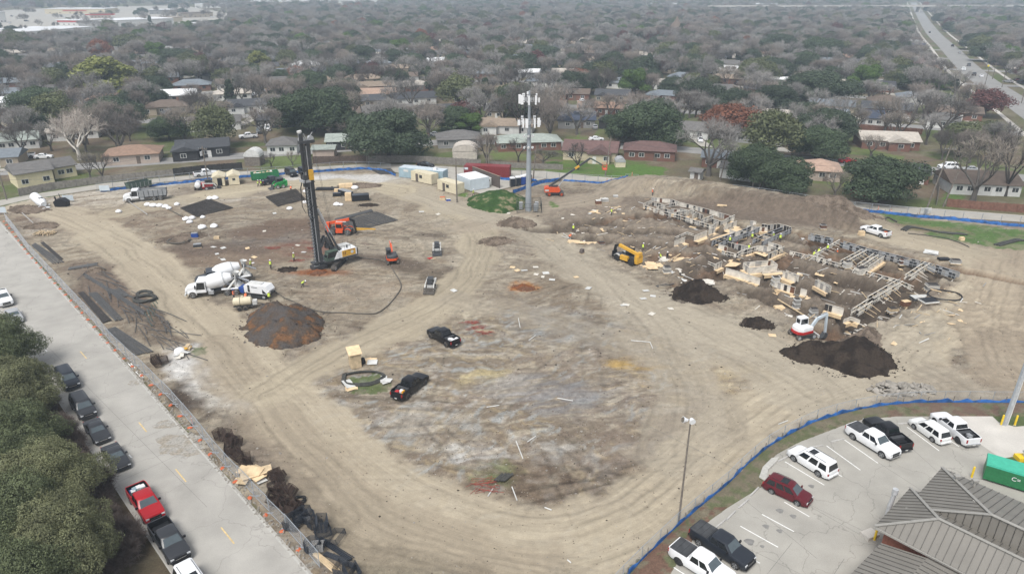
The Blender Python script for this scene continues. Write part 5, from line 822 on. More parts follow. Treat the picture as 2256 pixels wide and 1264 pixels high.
# ------------------------------------------------------------ machines
def ang(p, q): (a, b), (c, d) = P(*p), P(*q); return math.atan2(d - b, c - a)
def crawler(par, x0, x1, y, w, h, m='mudtyre', rz=0):    # one track with its rollers
 r = h / 2; mb = MB(); n = 8; out = [(x1 - r + r * math.sin(math.pi * i / n), r + r * -math.cos(math.pi * i / n)) for i in range(n + 1)] + [(x0 + r - r * math.sin(math.pi * i / n), r + r * math.cos(math.pi * i / n)) for i in range(n + 1)]
 inn = [(x0 + r + (a - x0 - r) * 1 if 0 else (a - (x0 + x1) / 2) * (1 - .22 * r / ((x1 - x0) / 2)) + (x0 + x1) / 2, r + (b - r) * .78) for a, b in out]; k = len(out)
 vs = [(a, y - w / 2, b) for a, b in out] + [(a, y + w / 2, b) for a, b in out] + [(a, y - w / 2, b) for a, b in inn] + [(a, y + w / 2, b) for a, b in inn]; fs = []
 for i in range(k): j = (i + 1) % k; fs += [(i, j, k + j, k + i), (2 * k + i, 3 * k + i, 3 * k + j, 2 * k + j), (i, 2 * k + i, 2 * k + j, j), (k + i, k + j, 3 * k + j, 3 * k + i)]
 mb.add(vs, fs, m)
 for i in range(int((x1 - x0) / .22)): q = x0 + r * .6 + i * .22; mb.box(q, q + .06, y - w / 2, y + w / 2, h, h + .03, 'dark') if q < x1 - r * .7 else None
 t = build('track', mb, par); t.rotation_euler = (0, 0, rz); mb = MB()
 for q in (x0 + r, x1 - r): mb.cyl((q, y - w * .42, r), (q, y + w * .42, r), r * .72, 12, 'steel')
 for i in range(4): q = x0 + r * 1.8 + (x1 - x0 - 3.6 * r) * i / 3; mb.cyl((q, y - w * .4, r * .42), (q, y + w * .4, r * .42), r * .3, 8, 'darksteel')
 mb.box(x0 + r, x1 - r, y - w * .3, y + w * .3, r * .5, r * 1.4, 'darksteel'); build('roller', mb, t)
def cabbox(par, x0, x1, y0, y1, z0, z1, m, slope=.15, nm='cab'):
 mb = MB(); mb.prism([(x0, z0), (x1, z0), (x1, z0 + (z1 - z0) * .4), (x1 - slope, z1), (x0, z1)], y0, y1, 'y', m); mb.box(x0 - .04, x1 - slope + .06, y0 - .04, y1 + .04, z1 + .003, z1 + .08, m); c = build(nm, mb, par)
 for y, s in ((y0, -1), (y1, 1)): mb = MB(); mb.prism([(x0 + .12, z0 + .55), (x1 - .12, z0 + .55), (x1 - slope - .06, z1 - .12), (x0 + .12, z1 - .12)], y + s * .004, y + s * .02, 'y', 'glass'); build('window', mb, c)
 mb = MB(); mb.add([(x1 + .012, y0 + .1, z0 + (z1 - z0) * .42), (x1 + .012, y1 - .1, z0 + (z1 - z0) * .42), (x1 - slope + .012, y1 - .1, z1 - .1), (x1 - slope + .012, y0 + .1, z1 - .1)], [(0, 1, 2, 3)], 'glass'); mb.box(x0 - .02, x0 - .004, y0 + .12, y1 - .12, z0 + .7, z1 - .14, 'glass'); build('window', mb, c); return c
def part(nm, par, fn, sm=None): mb = MB(); fn(mb); return build(nm, mb, par, sm)
# --- drilling rig
x, y = P(727, 586); rig = thing('drilling_rig', 'tall dark drilling rig with a white and amber body and an auger mast', 'drilling rig', (x, y), ang((760, 574), (708, 588)))
# local +x points at the mast
for s in (-1, 1): crawler(rig, -3.6, 2.6, s * 1.75, .75, 1.05, rz=math.radians(38))
part('turntable', rig, lambda b: (b.cyl((-1, 0, .9), (-1, 0, 1.35), 1.1, 16, 'darksteel'), b.box(-5.0, 1.6, -1.6, 1.6, 1.35, 1.62, 'darksteel')))
part('engine_housing', rig, lambda b: (b.box(-4.9, -1.2, -1.5, 1.5, 1.62, 2.9, 'white'), b.box(-4.9, -5.3, -1.2, 1.2, 1.5, 2.6, 'darksteel'), b.box(-4.3, -2.3, -1.2, .2, 2.9, 3.3, 'dirty_white'), b.box(-2.2, -1.3, -.9, .9, 2.9, 3.15, 'darksteel'), b.cyl((-3.4, .7, 2.9), (-3.4, .7, 3.5), .12, 8, 'black')))
part('side_panel', rig, lambda b: (b.box(-4.6, -1.9, 1.502, 1.56, 1.7, 2.86, 'gold'), [b.box(-2.6 + q * .32, -2.45 + q * .32, 1.562, 1.57, 2.0, 2.65, 'formrust') for q in range(2)], b.cyl((-3.9, 1.563, 2.3), (-3.9, 1.575, 2.3), .3, 16, 'paleblue'), b.box(-4.4, -3.0, 1.562, 1.57, 2.68, 2.8, 'formrust')))
part('guard_rail', rig, lambda b: [b.tube([(-4.8 + i * 1.1, s * 1.4, 2.9), (-4.8 + i * 1.1, s * 1.4, 3.7)], .025, 4, 'darksteel') for i in range(4) for s in (-1, 1)] + [b.tube([(-4.8, s * 1.4, 3.7), (-1.5, s * 1.4, 3.7)], .025, 4, 'darksteel') for s in (-1, 1)])
cabbox(rig, -1.1, 1.2, .45, 1.6, 1.62, 3.2, 'sage', .35)
part('door_panel', rig, lambda b: b.prism([(-1.15, 1.66), (-.2, 1.66), (-.9, 2.9), (-1.15, 2.9)], 1.61, 1.66, 'y', 'white'))
mastx = 1.75; ax = 2.65
part('mast', rig, lambda b: (b.box(mastx - .36, mastx + .36, -.34, .34, .3, 22.7, 'darksteel'), [b.box(mastx + .36, mastx + .46, s * .28 - .05, s * .34 + .05, .6, 22.3, 'steel') for s in (-1, 1)], [b.box(mastx - .47, mastx - .40, -.46, .46, 1 + i * 1.5, 1.15 + i * 1.5, 'dark') for i in range(14)]))
part('mast_head', rig, lambda b: (b.box(mastx - 1.2, ax + .5, -.55, .55, 22.7, 23.2, 'darksteel'), b.cyl((ax, -.3, 23.4), (ax, .3, 23.4), .5, 12, 'steel'), b.cyl((mastx - .7, -.3, 23.4), (mastx - .7, .3, 23.4), .5, 12, 'steel'), b.beam((mastx, 0, 23.1), (mastx - 1.0, .4, 24.5), .12, .12, 'steel'), b.beam((mastx, 0, 23.1), (mastx + .3, -.3, 24.3), .1, .1, 'steel')))
part('upper_pipe', rig, lambda b: (b.cyl((ax, 0, 17.4), (ax + .25, 0, 24.6), .26, 10, 'steel'), b.cyl((ax + .2, 0, 24.6), (ax + .25, 0, 24.9), .4, 10, 'dirty_white'), b.box(ax - .1, ax + .6, .3, .42, 18, 24.4, 'darksteel')))
part('rotary_drive', rig, lambda b: (b.box(mastx + .4, ax + .9, -.8, .8, 16.2, 16.6, 'steel'), b.cyl((ax, 0, 15.4), (ax, 0, 17.4), .62, 12, 'darksteel'), b.box(ax - 1.0, ax - .3, .5, 1.05, 16.6, 18.3, 'gold'), b.box(ax - .2, ax + .5, -.95, -.4, 16.6, 17.8, 'black')))
def helix(b):
 b.cyl((ax, 0, .2), (ax, 0, 15.4), .16, 8, 'steel'); n = 12; L_ = []; turns = 26
 vs = []; fs = []
 for i in range(turns * n + 1): a = 6.283 * i / n; z = .2 + 15.1 * i / (turns * n); vs += [(ax + .15 * math.cos(a), .15 * math.sin(a), z), (ax + .46 * math.cos(a), .46 * math.sin(a), z), (ax + .46 * math.cos(a), .46 * math.sin(a), z + .09)]
 for i in range(turns * n): fs += [(3 * i, 3 * i + 1, 3 * i + 4, 3 * i + 3), (3 * i + 1, 3 * i + 2, 3 * i + 5, 3 * i + 4), (3 * i + 2, 3 * i, 3 * i + 3, 3 * i + 5)]
 b.add(vs, fs, 'darksteel'); b.cyl((ax, 0, .1), (ax, 0, .9), .5, 10, 'dirty_white')
part('auger', rig, helix); part('foot_frame', rig, lambda b: (b.box(mastx - .9, ax + .8, -.9, .9, .15, .8, 'darksteel'), b.box(ax - .7, ax + .7, -.7, .7, 1.2, 1.5, 'darksteel')))
part('boom', rig, lambda b: [b.beam((-1.2, s * .5, 1.8), (.5, s * .45, 5.8), .25, .5, 'darksteel') for s in (-1, 1)] + [b.beam((.5, s * .4, 5.8), (mastx - .4, s * .3, 4.2), .25, .4, 'darksteel') for s in (-1, 1)] + [b.box(-.6, .5, -.4, .4, 3.6, 4.4, 'darksteel')])
for s in (-1, 1): part('back_stay', rig, lambda b: (b.tube([(-1.8, s * 1.0, 2.6), (mastx - .5, s * .35, 11.2)], .13, 8, 'steel'), b.tube([(-1.8, s * 1.0, 2.6), (-.2, s * .7, 6.6)], .2, 8, 'darksteel')))
for q, (yy, zz, rr_) in enumerate([(.9, 9.5, .075), (.75, 11.5, .06), (-.8, 10.5, .06), (-.65, 12.5, .05)]): part('hydraulic_hose', rig, lambda b: b.tube([(ax + .3, yy * .8, 16.8 if q else 23), (ax + .75, yy * 1.2, 15), (ax + .8, yy * 1.25, zz + 1.2), (ax + .3, yy * 1.2, zz - .1), (ax - .4, yy, zz + .6), (mastx, yy * .7, zz + 3.5)], rr_, 6, 'black'), 60)
for s in (-1, 1): part('winch_cable', rig, lambda b: b.tube([(-1.6, s * .3, 3), (mastx - .9, s * .2, 23.5)], .022, 4, 'darksteel'))
# --- telehandlers
def wheels4(t, fx, rx, hw, r, w=.4, rim='rimsilver', ty='mudtyre'):
 for a in (fx, rx):
  for s in (-1, 1): addwheel(t, a, s * hw, r, w, rim, ty)
def telehandler(label, u, v, rz, m, m2, cabm, jib=None, boomz=2.6, mirror=1):
 x, y = P(u, v); t = thing('telehandler', label, 'telehandler', (x, y), rz); wheels4(t, 1.65, -1.65, .95, .66, .45, 'rimsilver' if jib else 'dark', 'mudtyre' if jib else 'tyre'); my = mirror
 part('chassis', t, lambda b: (b.box(-2.4, 2.5, -.55, .55, .55, 1.25, 'darksteel'), b.box(-2.9, -2.2, -.8, .8, .5, 1.9, m2)))
 part('engine_cover', t, lambda b: b.box(-.9, .85, *sorted((-my * .62, -my * 1.2)), .6, 1.45, m)); part('fuel_tank', t, lambda b: b.box(-.8, .6, *sorted((my * .7, my * 1.15)), .55, 1.05, m))
 cabbox(t, -.75, .75, *sorted((my * .22, my * 1.12)), 1.06, 2.5, cabm, .2)
 part('boom', t, lambda b: (b.beam((-2.6, -my * .18, 2.05 + .1), (1.9, -my * .18, boomz), .46, .52, m), b.beam((1.9, -my * .18, boomz), (2.8, -my * .18, boomz - .35), .36, .4, 'black'), b.box(-2.9, -2.2, -.6, .35, 1.6, 2.5, m), b.beam((2.75, -my * .18, boomz - .3), (3.1, -my * .18, .75), .3, .42, 'black')))
 part('boom_stripe', t, lambda b: b.box(-.9, 1.2, *sorted((-my * .18 + my * .232, -my * .18 + my * .245)), (2.15 + boomz) / 2 - .12, (2.15 + boomz) / 2 + .08, 'dirty_white'))
 part('carriage', t, lambda b: (b.box(3.0, 3.2, -.65, .65, .3, 1.5, 'black'), [b.beam((3.2, s * .35, .32), (4.3, s * .35, .25), .12, .06, 'darksteel') for s in ((-1, 1) if not jib else ())]))
 if jib: part('jib', t, lambda b: (b.beam((3.2, 0, 1.25), (7.2, 0, 1.15), .22, .22, 'gold'), b.beam((3.2, 0, .9), (5.4, 0, 1.1), .2, .16, 'gold'), b.tube([(7.1, 0, 1.1), (7.1, 0, .2)], .03, 5, 'dark')))
 for a, s in ((2.2, 1), (2.2, -1)): part('mudguard', t, lambda b: b.prism([(1.65 + .78 * math.cos(k), .66 + .78 * math.sin(k)) for k in [.4 + i * .4 for i in range(6)]] + [(1.65 + .73 * math.cos(k), .66 + .73 * math.sin(k)) for k in [.4 + i * .4 for i in range(6)][::-1]], *sorted((s * .75, s * 1.18)), 'y', 'dirty_white' if jib is None else m))
 return t
telehandler('orange telehandler with a yellow lifting jib beside the drilling rig', 752, 514, ang((728, 520), (790, 524)) + .12, 'orange', 'orange', 'orange', jib=1, boomz=3.15, mirror=-1)
telehandler('yellow telehandler with a lowered boom at the edge of the formwork', 1382, 572, ang((1405, 582), (1358, 566)), 'gold', 'gold', 'black', boomz=2.9, mirror=-1)
# --- boom lift
x, y = P(1223, 430); t = thing('boom_lift', 'orange boom lift with its jib raised toward the alley', 'boom lift', (x, y), ang((1210, 430), (1240, 430))); wheels4(t, 1.5, -1.5, 1.0, .52, .38, 'orange', 'mudtyre')
part('chassis', t, lambda b: b.box(-2, 2, -.8, .8, .5, .95, 'darksteel')); part('counterweight', t, lambda b: (b.prism([(-2.6, 1.0), (.9, 1.0), (1.2, 1.5), (.8, 2.0), (-2.2, 2.2), (-2.7, 1.9)], -1.1, 1.1, 'y', 'orange'), b.box(-2.5, -1.6, -1.12, -1.102, 1.3, 1.7, 'dirty_white')))
part('boom', t, lambda b: (b.beam((-1.6, 0, 2.1), (.6, 0, 2.4), .4, .4, 'darksteel'), b.beam((-1.5, 0, 2.2), (8.2, .3, 9.0), .38, .42, 'darksteel'), b.beam((4.6, .2, 6.5), (5.6, .2, 7.2), .40, .44, 'gold'), b.beam((.8, 0, 2.3), (2.4, 0, 4.6), .2, .2, 'steel'), b.beam((8.2, .3, 9.0), (11.4, .4, 7.2), .22, .3, 'sage')))
part('basket', t, lambda b: (b.box(11.2, 12.2, -.5, 1.5, 6.3, 6.45, 'orange'), [b.tube([(a, c, 6.4), (a, c, 7.5)], .03, 4, 'orange') for a in (11.2, 12.2) for c in (-.5, .5, 1.5)], [b.tube([(11.2, -.5, z), (12.2, -.5, z), (12.2, 1.5, z), (11.2, 1.5, z), (11.2, -.5, z)], .035, 4, 'orange') for z in (6.9, 7.5)]))
# --- excavators
def excavator(label, u, v, rz, s, up, low, arm, boomdir=0.0, bkt=(4.3, .4), name='excavator', zz=None):
 x, y = P(u, v); t = thing(name, label, 'excavator', (x, y), rz); t.scale = (s, s, s)
 for k in (-1, 1): crawler(t, -1.6, 1.6, k * .95, .45, .75, 'mudtyre')
 part('chassis', t, lambda b: b.box(-.9, .9, -.75, .75, .35, .8, 'darksteel')); d = math.radians(boomdir); e = bpy.data.objects.new('upper_body', None); S.collection.objects.link(e); e.parent = t; e.rotation_euler = (0, 0, d)
 part('counterweight', e, lambda b: b.rings([[(1.0, -1.0, z), (-.9, -1.12, z), (-1.5, -.7, z), (-1.65, 0, z), (-1.5, .7, z), (-.9, 1.12, z), (1.0, 1.0, z)] for z in (.85, 1.25)], low), 40)
 part('engine_cover', e, lambda b: (b.rings([[(.9, -.98, z), (-.9 + t_, -1.08 + t_, z), (-1.42 + t_, -.66, z), (-1.55 + t_, 0, z), (-1.42 + t_, .66, z), (-.9 + t_, 1.08 - t_, z), (.4, .98, z)] for z, t_ in ((1.253, 0), (1.7, .02), (1.85, .16))], up), b.box(-.3, .2, -1.01, -.985, 1.35, 1.5, 'black')), 30)
 cabbox(e, -.55, .95, .12, 1.0, 1.3, 2.75, up, .18)
 part('boom', e, lambda b: (b.beam((1.0, -.25, 1.1), (2.1, -.25, 2.6), .28, .42, arm), b.beam((2.1, -.25, 2.55), (3.7, -.25, 3.0), .26, .38, arm), b.beam((1.2, -.25, .9), (2.2, -.25, 2.3), .12, .14, 'steel'), b.box(.9, 1.25, -.5, 0, .8, 1.35, low)))
 part('arm', e, lambda b: (b.beam((3.7, -.25, 3.1), (bkt[0], -.25, bkt[1] + .5), .24, .32, arm), b.beam((2.6, -.25, 3.1), (3.7, -.25, 3.35), .1, .12, 'steel')))
 part('bucket', e, lambda b: b.prism([(bkt[0] - .1, bkt[1] + .6), (bkt[0] + .2, bkt[1] + .5), (bkt[0] + .25, bkt[1] - .05), (bkt[0] - .2, bkt[1] - .35), (bkt[0] - .75, bkt[1] - .2), (bkt[0] - .45, bkt[1] + .1)], -.6, .1, 'y', 'darksteel'))
 part('blade', t, lambda b: b.box(1.9, 2.05, -1.15, 1.15, .05, .5, 'dirty_white')); return t
excavator('white excavator with a red skirt digging beside the dark soil heap', 1766, 742, ang((1740, 745), (1790, 738)), 1.02, 'white', 'red', 'paleblue', 6, (4.0, -.5))
excavator('small orange red excavator seen from behind, right of the drilling rig', 864, 578, ang((868, 582), (860, 560)), .95, 'darksteel', 'orange', 'orange', 0, (3.1, .3), 'mini_excavator')
# --- skid steers
def skid(label, u, v, rz, m, tracks=False, arms='dirty_white', name='skid_steer', s=1.0, bucket='darksteel'):
 x, y = P(u, v); t = thing(name, label, 'skid steer', (x, y), rz); t.scale = (s, s, s)
 if tracks:
  for k in (-1, 1): crawler(t, -1.1, 1.2, k * .75, .35, .68)
 else: wheels4(t, .62, -.52, .72, .40, .28, 'dirty_white', 'mudtyre')
 part('body', t, lambda b: (b.box(-1.35, .7, -.52, .52, .3, 1.15, m), b.box(-1.5, -.8, -.6, .6, .5, 1.45, m), b.box(-1.52, -1.5, -.4, .4, .7, 1.2, 'black'), b.box(-.8, .75, -.5, .5, 1.15, 1.2, 'dark')))
 cabbox(t, -.75, .7, -.45, .45, 1.1, 2.05, 'darksteel', .12)
 for k in (-1, 1): part('lift_arm', t, lambda b: (b.beam((-1.35, k * .74, 1.55), (.9, k * .74, 1.25), .14, .2, arms), b.beam((.9, k * .74, 1.25), (1.5, k * .74, .4), .14, .2, arms), b.box(-1.45, -1.1, min(k * .66, k * .8), max(k * .66, k * .8), .8, 1.65, arms)))
 part('bucket', t, lambda b: b.prism([(1.45, .1), (2.3, .05), (2.35, .1), (1.6, .25), (1.5, .85), (1.4, .85)], -.95, .95, 'y', bucket)); return t
skid('white skid steer facing the camera, upper one right of the small excavator', 963, 556, ang((963, 548), (963, 568)), 'dirty_white', s=.95)
skid('white skid steer with a muddy bucket, lower one right of the small excavator', 949, 638, ang((952, 630), (944, 648)), 'dirty_white', bucket='mudtyre', s=.98)
skid('bright green skid steer beside the rebar mat', 617, 414, ang((630, 414), (604, 418)), 'lime', arms='lime', s=1.2); skid('red and white track loader parked before the cream sheds', 462, 416, ang((450, 418), (480, 414)), 'red', True, s=1.15)
# --- lorries
def truckcab(t, x1, m, w=1.2, hood=1.7):
 part('bonnet', t, lambda b: b.rings([[(x1 - hood - .1, -w * .72, z0) if 0 else (xx, -w * ww, .75) for _ in (0,)] + [(xx, -w * ww, zz), (xx, -w * ww * .8, zz + .12), (xx, w * ww * .8, zz + .12), (xx, w * ww, zz), (xx, w * ww, .75)] for xx, ww, zz in ((x1 - hood - .1, .85, 1.95), (x1 - .5, .80, 1.75), (x1 - .1, .72, 1.55), (x1, .62, 1.4))], m, closed=True), 40)
 part('grille', t, lambda b: (b.box(x1 - .02, x1 + .03, -w * .5, w * .5, .85, 1.45, 'darksteel'), b.box(x1 - .1, x1 + .12, -w, w, .45, .78, 'dirty_white')))
 cabbox(t, x1 - hood - 1.6, x1 - hood, -w, w, .9, 2.75, m, .3)
 for s in (-1, 1): part('headlight', t, lambda b: b.box(x1 - .2, x1 - .02, min(s * w * .62, s * w * .86), max(s * w * .62, s * w * .86), 1.0, 1.3, 'headlamp')); part('mudguard', t, lambda b: b.prism([(x1 - 1.15 + .68 * math.cos(k), .55 + .68 * math.sin(k)) for k in [i * .524 for i in range(7)]] + [(x1 - 1.15 + .6 * math.cos(k), .55 + .6 * math.sin(k)) for k in [i * .524 for i in range(7)][::-1]], *sorted((s * w * .72, s * w * 1.02)), 'y', m)); part('mirror', t, lambda b: b.box(x1 - hood - .1, x1 - hood + .05, min(s * (w + .05), s * (w + .3)), max(s * (w + .05), s * (w + .3)), 1.7, 2.3, 'dark'))
def lorry(name, label, u, v, rz, m, cat):
 x, y = P(u, v); t = thing(name, label, cat, (x, y), rz); truckcab(t, 4.6, m)
 for a in (3.45, -1.9, -3.3):
  for s in (-1, 1): addwheel(t, a, s * 1.02, .53, .38 if a > 0 else .5, 'rimsilver', 'mudtyre')
 part('chassis', t, lambda b: (b.box(-4.6, 3.6, -.45, .45, .65, .98, 'dark'), b.box(.2, 1.0, -1.15, -.6, .5, 1.0, 'steel'), b.box(.2, 1.0, .6, 1.15, .5, 1.0, 'steel'), b.cyl((1.15, -.9, 1.0), (1.15, -.9, 3.1), .09, 8, 'steel'))); return t
def mixer(label, u, v, rz, cabm):
 t = lorry('concrete_mixer_truck', label, u, v, rz, cabm, 'mixer truck')
 part('drum', t, lambda b: b.tube([(1.75 - q * .981, 0, 2.05 + q * .195) for q in (0, .35, 1.1, 2.0, 3.0, 3.9, 4.6)], [.5, .95, 1.22, 1.27, 1.18, .82, .55], 20, 'white'), 40)
 part('drum_ring', t, lambda b: b.tube([(-1.55, 0, 2.68), (-1.75, 0, 2.73)], [1.12, 1.04], 20, 'duct'), 40)
 part('hopper', t, lambda b: (b.tube([(-3.5, 0, 3.75), (-3.4, 0, 3.1)], [.62, .3], 10, 'dirty_white', cap=False), b.beam((-3.2, -.8, .9), (-3.4, -.6, 3.2), .14, .14, 'dirty_white'), b.beam((-3.2, .8, .9), (-3.4, .6, 3.2), .14, .14, 'dirty_white'), b.box(-3.8, -3.1, -.7, .7, 2.7, 2.85, 'darksteel')))
 part('chute', t, lambda b: (b.beam((-3.6, 0, 2.8), (-5.3, -.3, 1.8), .55, .16, 'steel'), b.beam((-3.6, 0, 2.8), (-2.2, 1.15, 1.3), .4, .12, 'dirty_white')))
 part('drum_stand', t, lambda b: (b.prism([(1.3, .98), (.6, .98), (.8, 1.75), (1.1, 1.75)], -.8, .8, 'y', 'white'), b.prism([(-3.0, .98), (-4.4, .98), (-3.6, 2.0)], -.85, .85, 'y', 'dirty_white'), b.box(-4.2, -1.1, -1.24, -.8, 1.12, 1.26, 'white'), b.box(-4.2, -1.1, .8, 1.24, 1.12, 1.26, 'white'), b.cyl((-.9, -.95, .85), (.1, -.95, .85), .3, 12, 'white'))); return t
mixer('nearer concrete mixer truck with a white cab and white drum', 478, 648, ang((505, 651), (411, 658)), 'white'); mixer('farther concrete mixer truck with a grey blue cab', 496, 625, ang((524, 622), (430, 636)), 'p_slate')
t = lorry('dump_truck', 'white dump truck with a dark grey tipper body', 322, 441, ang((357, 440), (289, 446)), 'white', 'dump truck')
part('tipper_body', t, lambda b: (b.prism([(1.0, 1.1), (-4.6, 1.1), (-4.9, 2.5), (1.2, 2.7)], -1.2, -1.1, 'y', 'grey'), b.prism([(1.0, 1.1), (-4.6, 1.1), (-4.9, 2.5), (1.2, 2.7)], 1.1, 1.2, 'y', 'grey'), b.box(1.0, 1.15, -1.1, 1.1, 1.1, 2.8, 'grey'), b.box(-4.75, -4.62, -1.1, 1.1, 1.1, 2.5, 'darksteel'), b.box(-4.6, 1.0, -1.1, 1.1, 1.05, 1.15, 'darksteel'), [b.box(-4 + i, -3.9 + i, s * 1.23 - .04, s * 1.23 + .04, 1.1, 2.55, 'darksteel') for i in range(5) for s in (-1, 1)]))
part('load', t, lambda b: b.add([(-4.5, -1, 1.9), (.9, -1, 2.0), (.9, 1, 2.0), (-4.5, 1, 1.9), (-2, 0, 2.5)], [(0, 1, 4), (1, 2, 4), (2, 3, 4), (3, 0, 4)], 'rubble'))
x, y = P(308, 418); t = thing('dump_trailer', 'grey green tipping trailer behind the dump truck', 'trailer', (x, y), ang((325, 414), (290, 421)))
for s in (-1, 1): part('side_wall', t, lambda b: (b.prism([(-2.6, .9), (2.6, .9), (2.9, 2.2), (-2.8, 2.2)], s * 1.15 - .05, s * 1.15 + .05, 'y', 'sage'), [b.box(-2 + i, -1.9 + i, s * 1.22 - .04, s * 1.22 + .04, .9, 2.2, 'grey') for i in range(5)]))
part('bed', t, lambda b: (b.box(-2.6, 2.6, -1.1, 1.1, .85, .95, 'darksteel'), b.box(2.6, 2.7, -1.1, 1.1, .9, 2.2, 'sage'), b.box(-2.7, -2.6, -1.1, 1.1, .9, 2.0, 'sage'))); [addwheel(t, a, s * 1.0, .5, .4, 'rimsilver', 'mudtyre') for a in (-1.6, -.5) for s in (-1, 1)]
# --- concrete pump, tanks, silo
x, y = P(573, 652); t = thing('concrete_pump', 'white tracked concrete pump behind the mixer trucks', 'concrete pump', (x, y), ang((550, 650), (600, 656)));  [crawler(t, -1.7, 1.7, s * .8, .4, .7, 'dark') for s in (-1, 1)]
part('housing', t, lambda b: (b.prism([(-2.2, .85), (2.2, .85), (2.4, 1.5), (1.9, 2.25), (-1.9, 2.25), (-2.2, 2.0)], -.9, .9, 'y', 'white'), b.box(-1.5, -1.1, -.93, .93, 1.0, 2.2, 'darksteel'), b.prism([(1.2, .95), (2.0, .95), (1.2, 1.7)], -.93, -.905, 'y', 'black'), b.box(-.8, .3, -.925, -.905, 1.85, 1.95, 'dark'), b.box(-1.6, .8, -.5, .5, 2.252, 2.4, 'dirty_white')))
part('hopper', t, lambda b: (b.prism([(-2.3, 1.5), (-3.4, 1.5), (-3.0, .6), (-2.4, .6)], -.8, .8, 'y', 'blue'), b.box(2.4, 2.8, -.3, .3, 1.0, 1.3, 'dark')))
def tanktrailer(label, u, v, rz, m, s=1.0):
 x, y = P(u, v); t = thing('tank_trailer', label, 'trailer', (x, y), rz); t.scale = (s, s, s); [addwheel(t, a, k * .75, .36, .25, 'dark', 'mudtyre') for a in (-.45, .4) for k in (-1, 1)]
 part('tank', t, lambda b: (b.tube([(q, 0, 1.25) for q in (-1.35, -1.2, -.2, .9, 1.2, 1.35)], [.3, .62, .66, .64, .6, .3], 14, m), b.cyl((0, 0, 1.88), (0, 0, 2.02), .2, 10, m)), 40); part('strap', t, lambda b: b.tube([(-.3, .68 * math.cos(k), 1.25 + .68 * math.sin(k)) for k in [i * .5 for i in range(13)]], .03, 4, 'dark'))
 part('frame', t, lambda b: (b.box(-1.3, 1.8, -.5, .5, .55, .68, 'darksteel'), b.beam((1.8, .4, .62), (3.1, 0, .5), .08, .08, 'darksteel'), b.beam((1.8, -.4, .62), (3.1, 0, .5), .08, .08, 'darksteel'), b.box(1.4, 2.0, -.4, .4, .68, 1.3, 'dirty_white')))
tanktrailer('cream tank trailer on twin axles in front of the mixer trucks', 537, 680, ang((525, 679), (560, 676)), 'cream', 1.08); tanktrailer('white round tank trailer beside the red track loader', 438, 417, ang((437, 420), (444, 400)), 'white', 1.1)
x, y = P(90, 455); t = thing('cement_silo', 'white cement silo lying tilted on the ground at left', 'silo', (x, y), ang((78, 446), (104, 458))); part('tank', t, lambda b: (b.tube([(-2.6, 0, 2.0), (-2.4, 0, 1.95), (1.2, 0, 1.2), (2.3, 0, .95)], [.7, 1.05, 1.05, .6], 16, 'white')), 40); part('frame', t, lambda b: (b.beam((1.2, -1, .3), (2.9, -1, .9), .15, .15, 'white'), b.beam((1.2, 1, .3), (2.9, 1, .9), .15, .15, 'white'), b.box(2.0, 3.2, -.9, .9, .1, .3, 'white'), b.box(.6, 1.4, -.4, .5, 1.9, 2.3, 'black')))
x, y = P(138, 454); t = thing('hopper_attachment', 'black hopper bucket standing right of the white silo', 'hopper', (x, y), 0.0); part('bucket', t, lambda b: b.prism([(-1.3, .1), (1.3, .1), (1.5, 1.2), (.6, 1.9), (-.6, 1.9), (-1.5, 1.2)], -.8, .8, 'y', 'black')); part('arm', t, lambda b: (b.beam((-1.2, 0, 1.2), (-1.3, 0, 2.3), .15, .3, 'black'), b.beam((0, 0, 1.9), (-.2, 0, 3), .12, .12, 'dark')))
# the pump's delivery hose
HL = smooth(PP([(601, 637), (615, 650), (660, 672), (700, 686), (760, 690), (820, 692), (850, 678), (872, 655), (884, 630), (872, 605), (858, 585), (840, 574), (800, 570), (782, 566)]), 6)
mb = MB(); mb.tube([(a, b, GZ(a, b) + .12 + (.8 if i < 3 else 0)) for i, (a, b) in enumerate(HL)], .10, 6, 'hose'); tag(build('hose', mb, None, 60), 'long muddy concrete hose looping from the pump to the drilling rig', 'hose')
# ------------------------------------------------------------ cell tower and container yard
x, y = P(1164, 462); t = thing('cell_tower', 'grey monopole cell tower with two rings of white antenna panels', 'cell tower', (x, y, 0)); HT = zat(205, y); z1_, z2_ = zat(270, y), zat(218, y); part('pole', t, lambda b: b.tube([(0, 0, -.3), (0, 0, 12), (0, 0, 17), (0, 0, HT + .5)], [.72, .52, .42, .2], 14, 'galv'), 40)
rr = random.Random(4)
for z0, R_ in ((z1_ - .4, 2.1), (z2_ - .6, 1.9)):
 part('platform', t, lambda b: ([b.tube([(R_ * math.cos(a), R_ * math.sin(a), z0 + q) for a in [i * .5236 for i in range(13)]], .05, 4, 'darksteel') for q in (0, 1.2)], [b.beam((0, 0, z0), (R_ * math.cos(a), R_ * math.sin(a), z0), .08, .08, 'steel') for a in (.3, 2.4, 4.5)], [b.box(math.cos(a) * .9 - .15, math.cos(a) * .9 + .15, math.sin(a) * .9 - .12, math.sin(a) * .9 + .12, z0 + .2, z0 + .9, 'steel') for a in (0, 1, 2, 3, 4, 5)]))
 for i in range(11 if z0 == z1_ - .4 else 8):
  a = 6.283 * i / (11 if z0 == z1_ - .4 else 8) + rr.uniform(-.15, .15); h = rr.choice([1.0, 1.9, 2.3]); w = rr.choice([.18, .26, .3]); cx, cy = (R_ + .15) * math.cos(a), (R_ + .15) * math.sin(a); part('antenna', t, lambda b: b.box(cx - w, cx + w, cy - .12, cy + .12, z0 + .1 - h * .25, z0 + .1 + h * .75, 'white'))
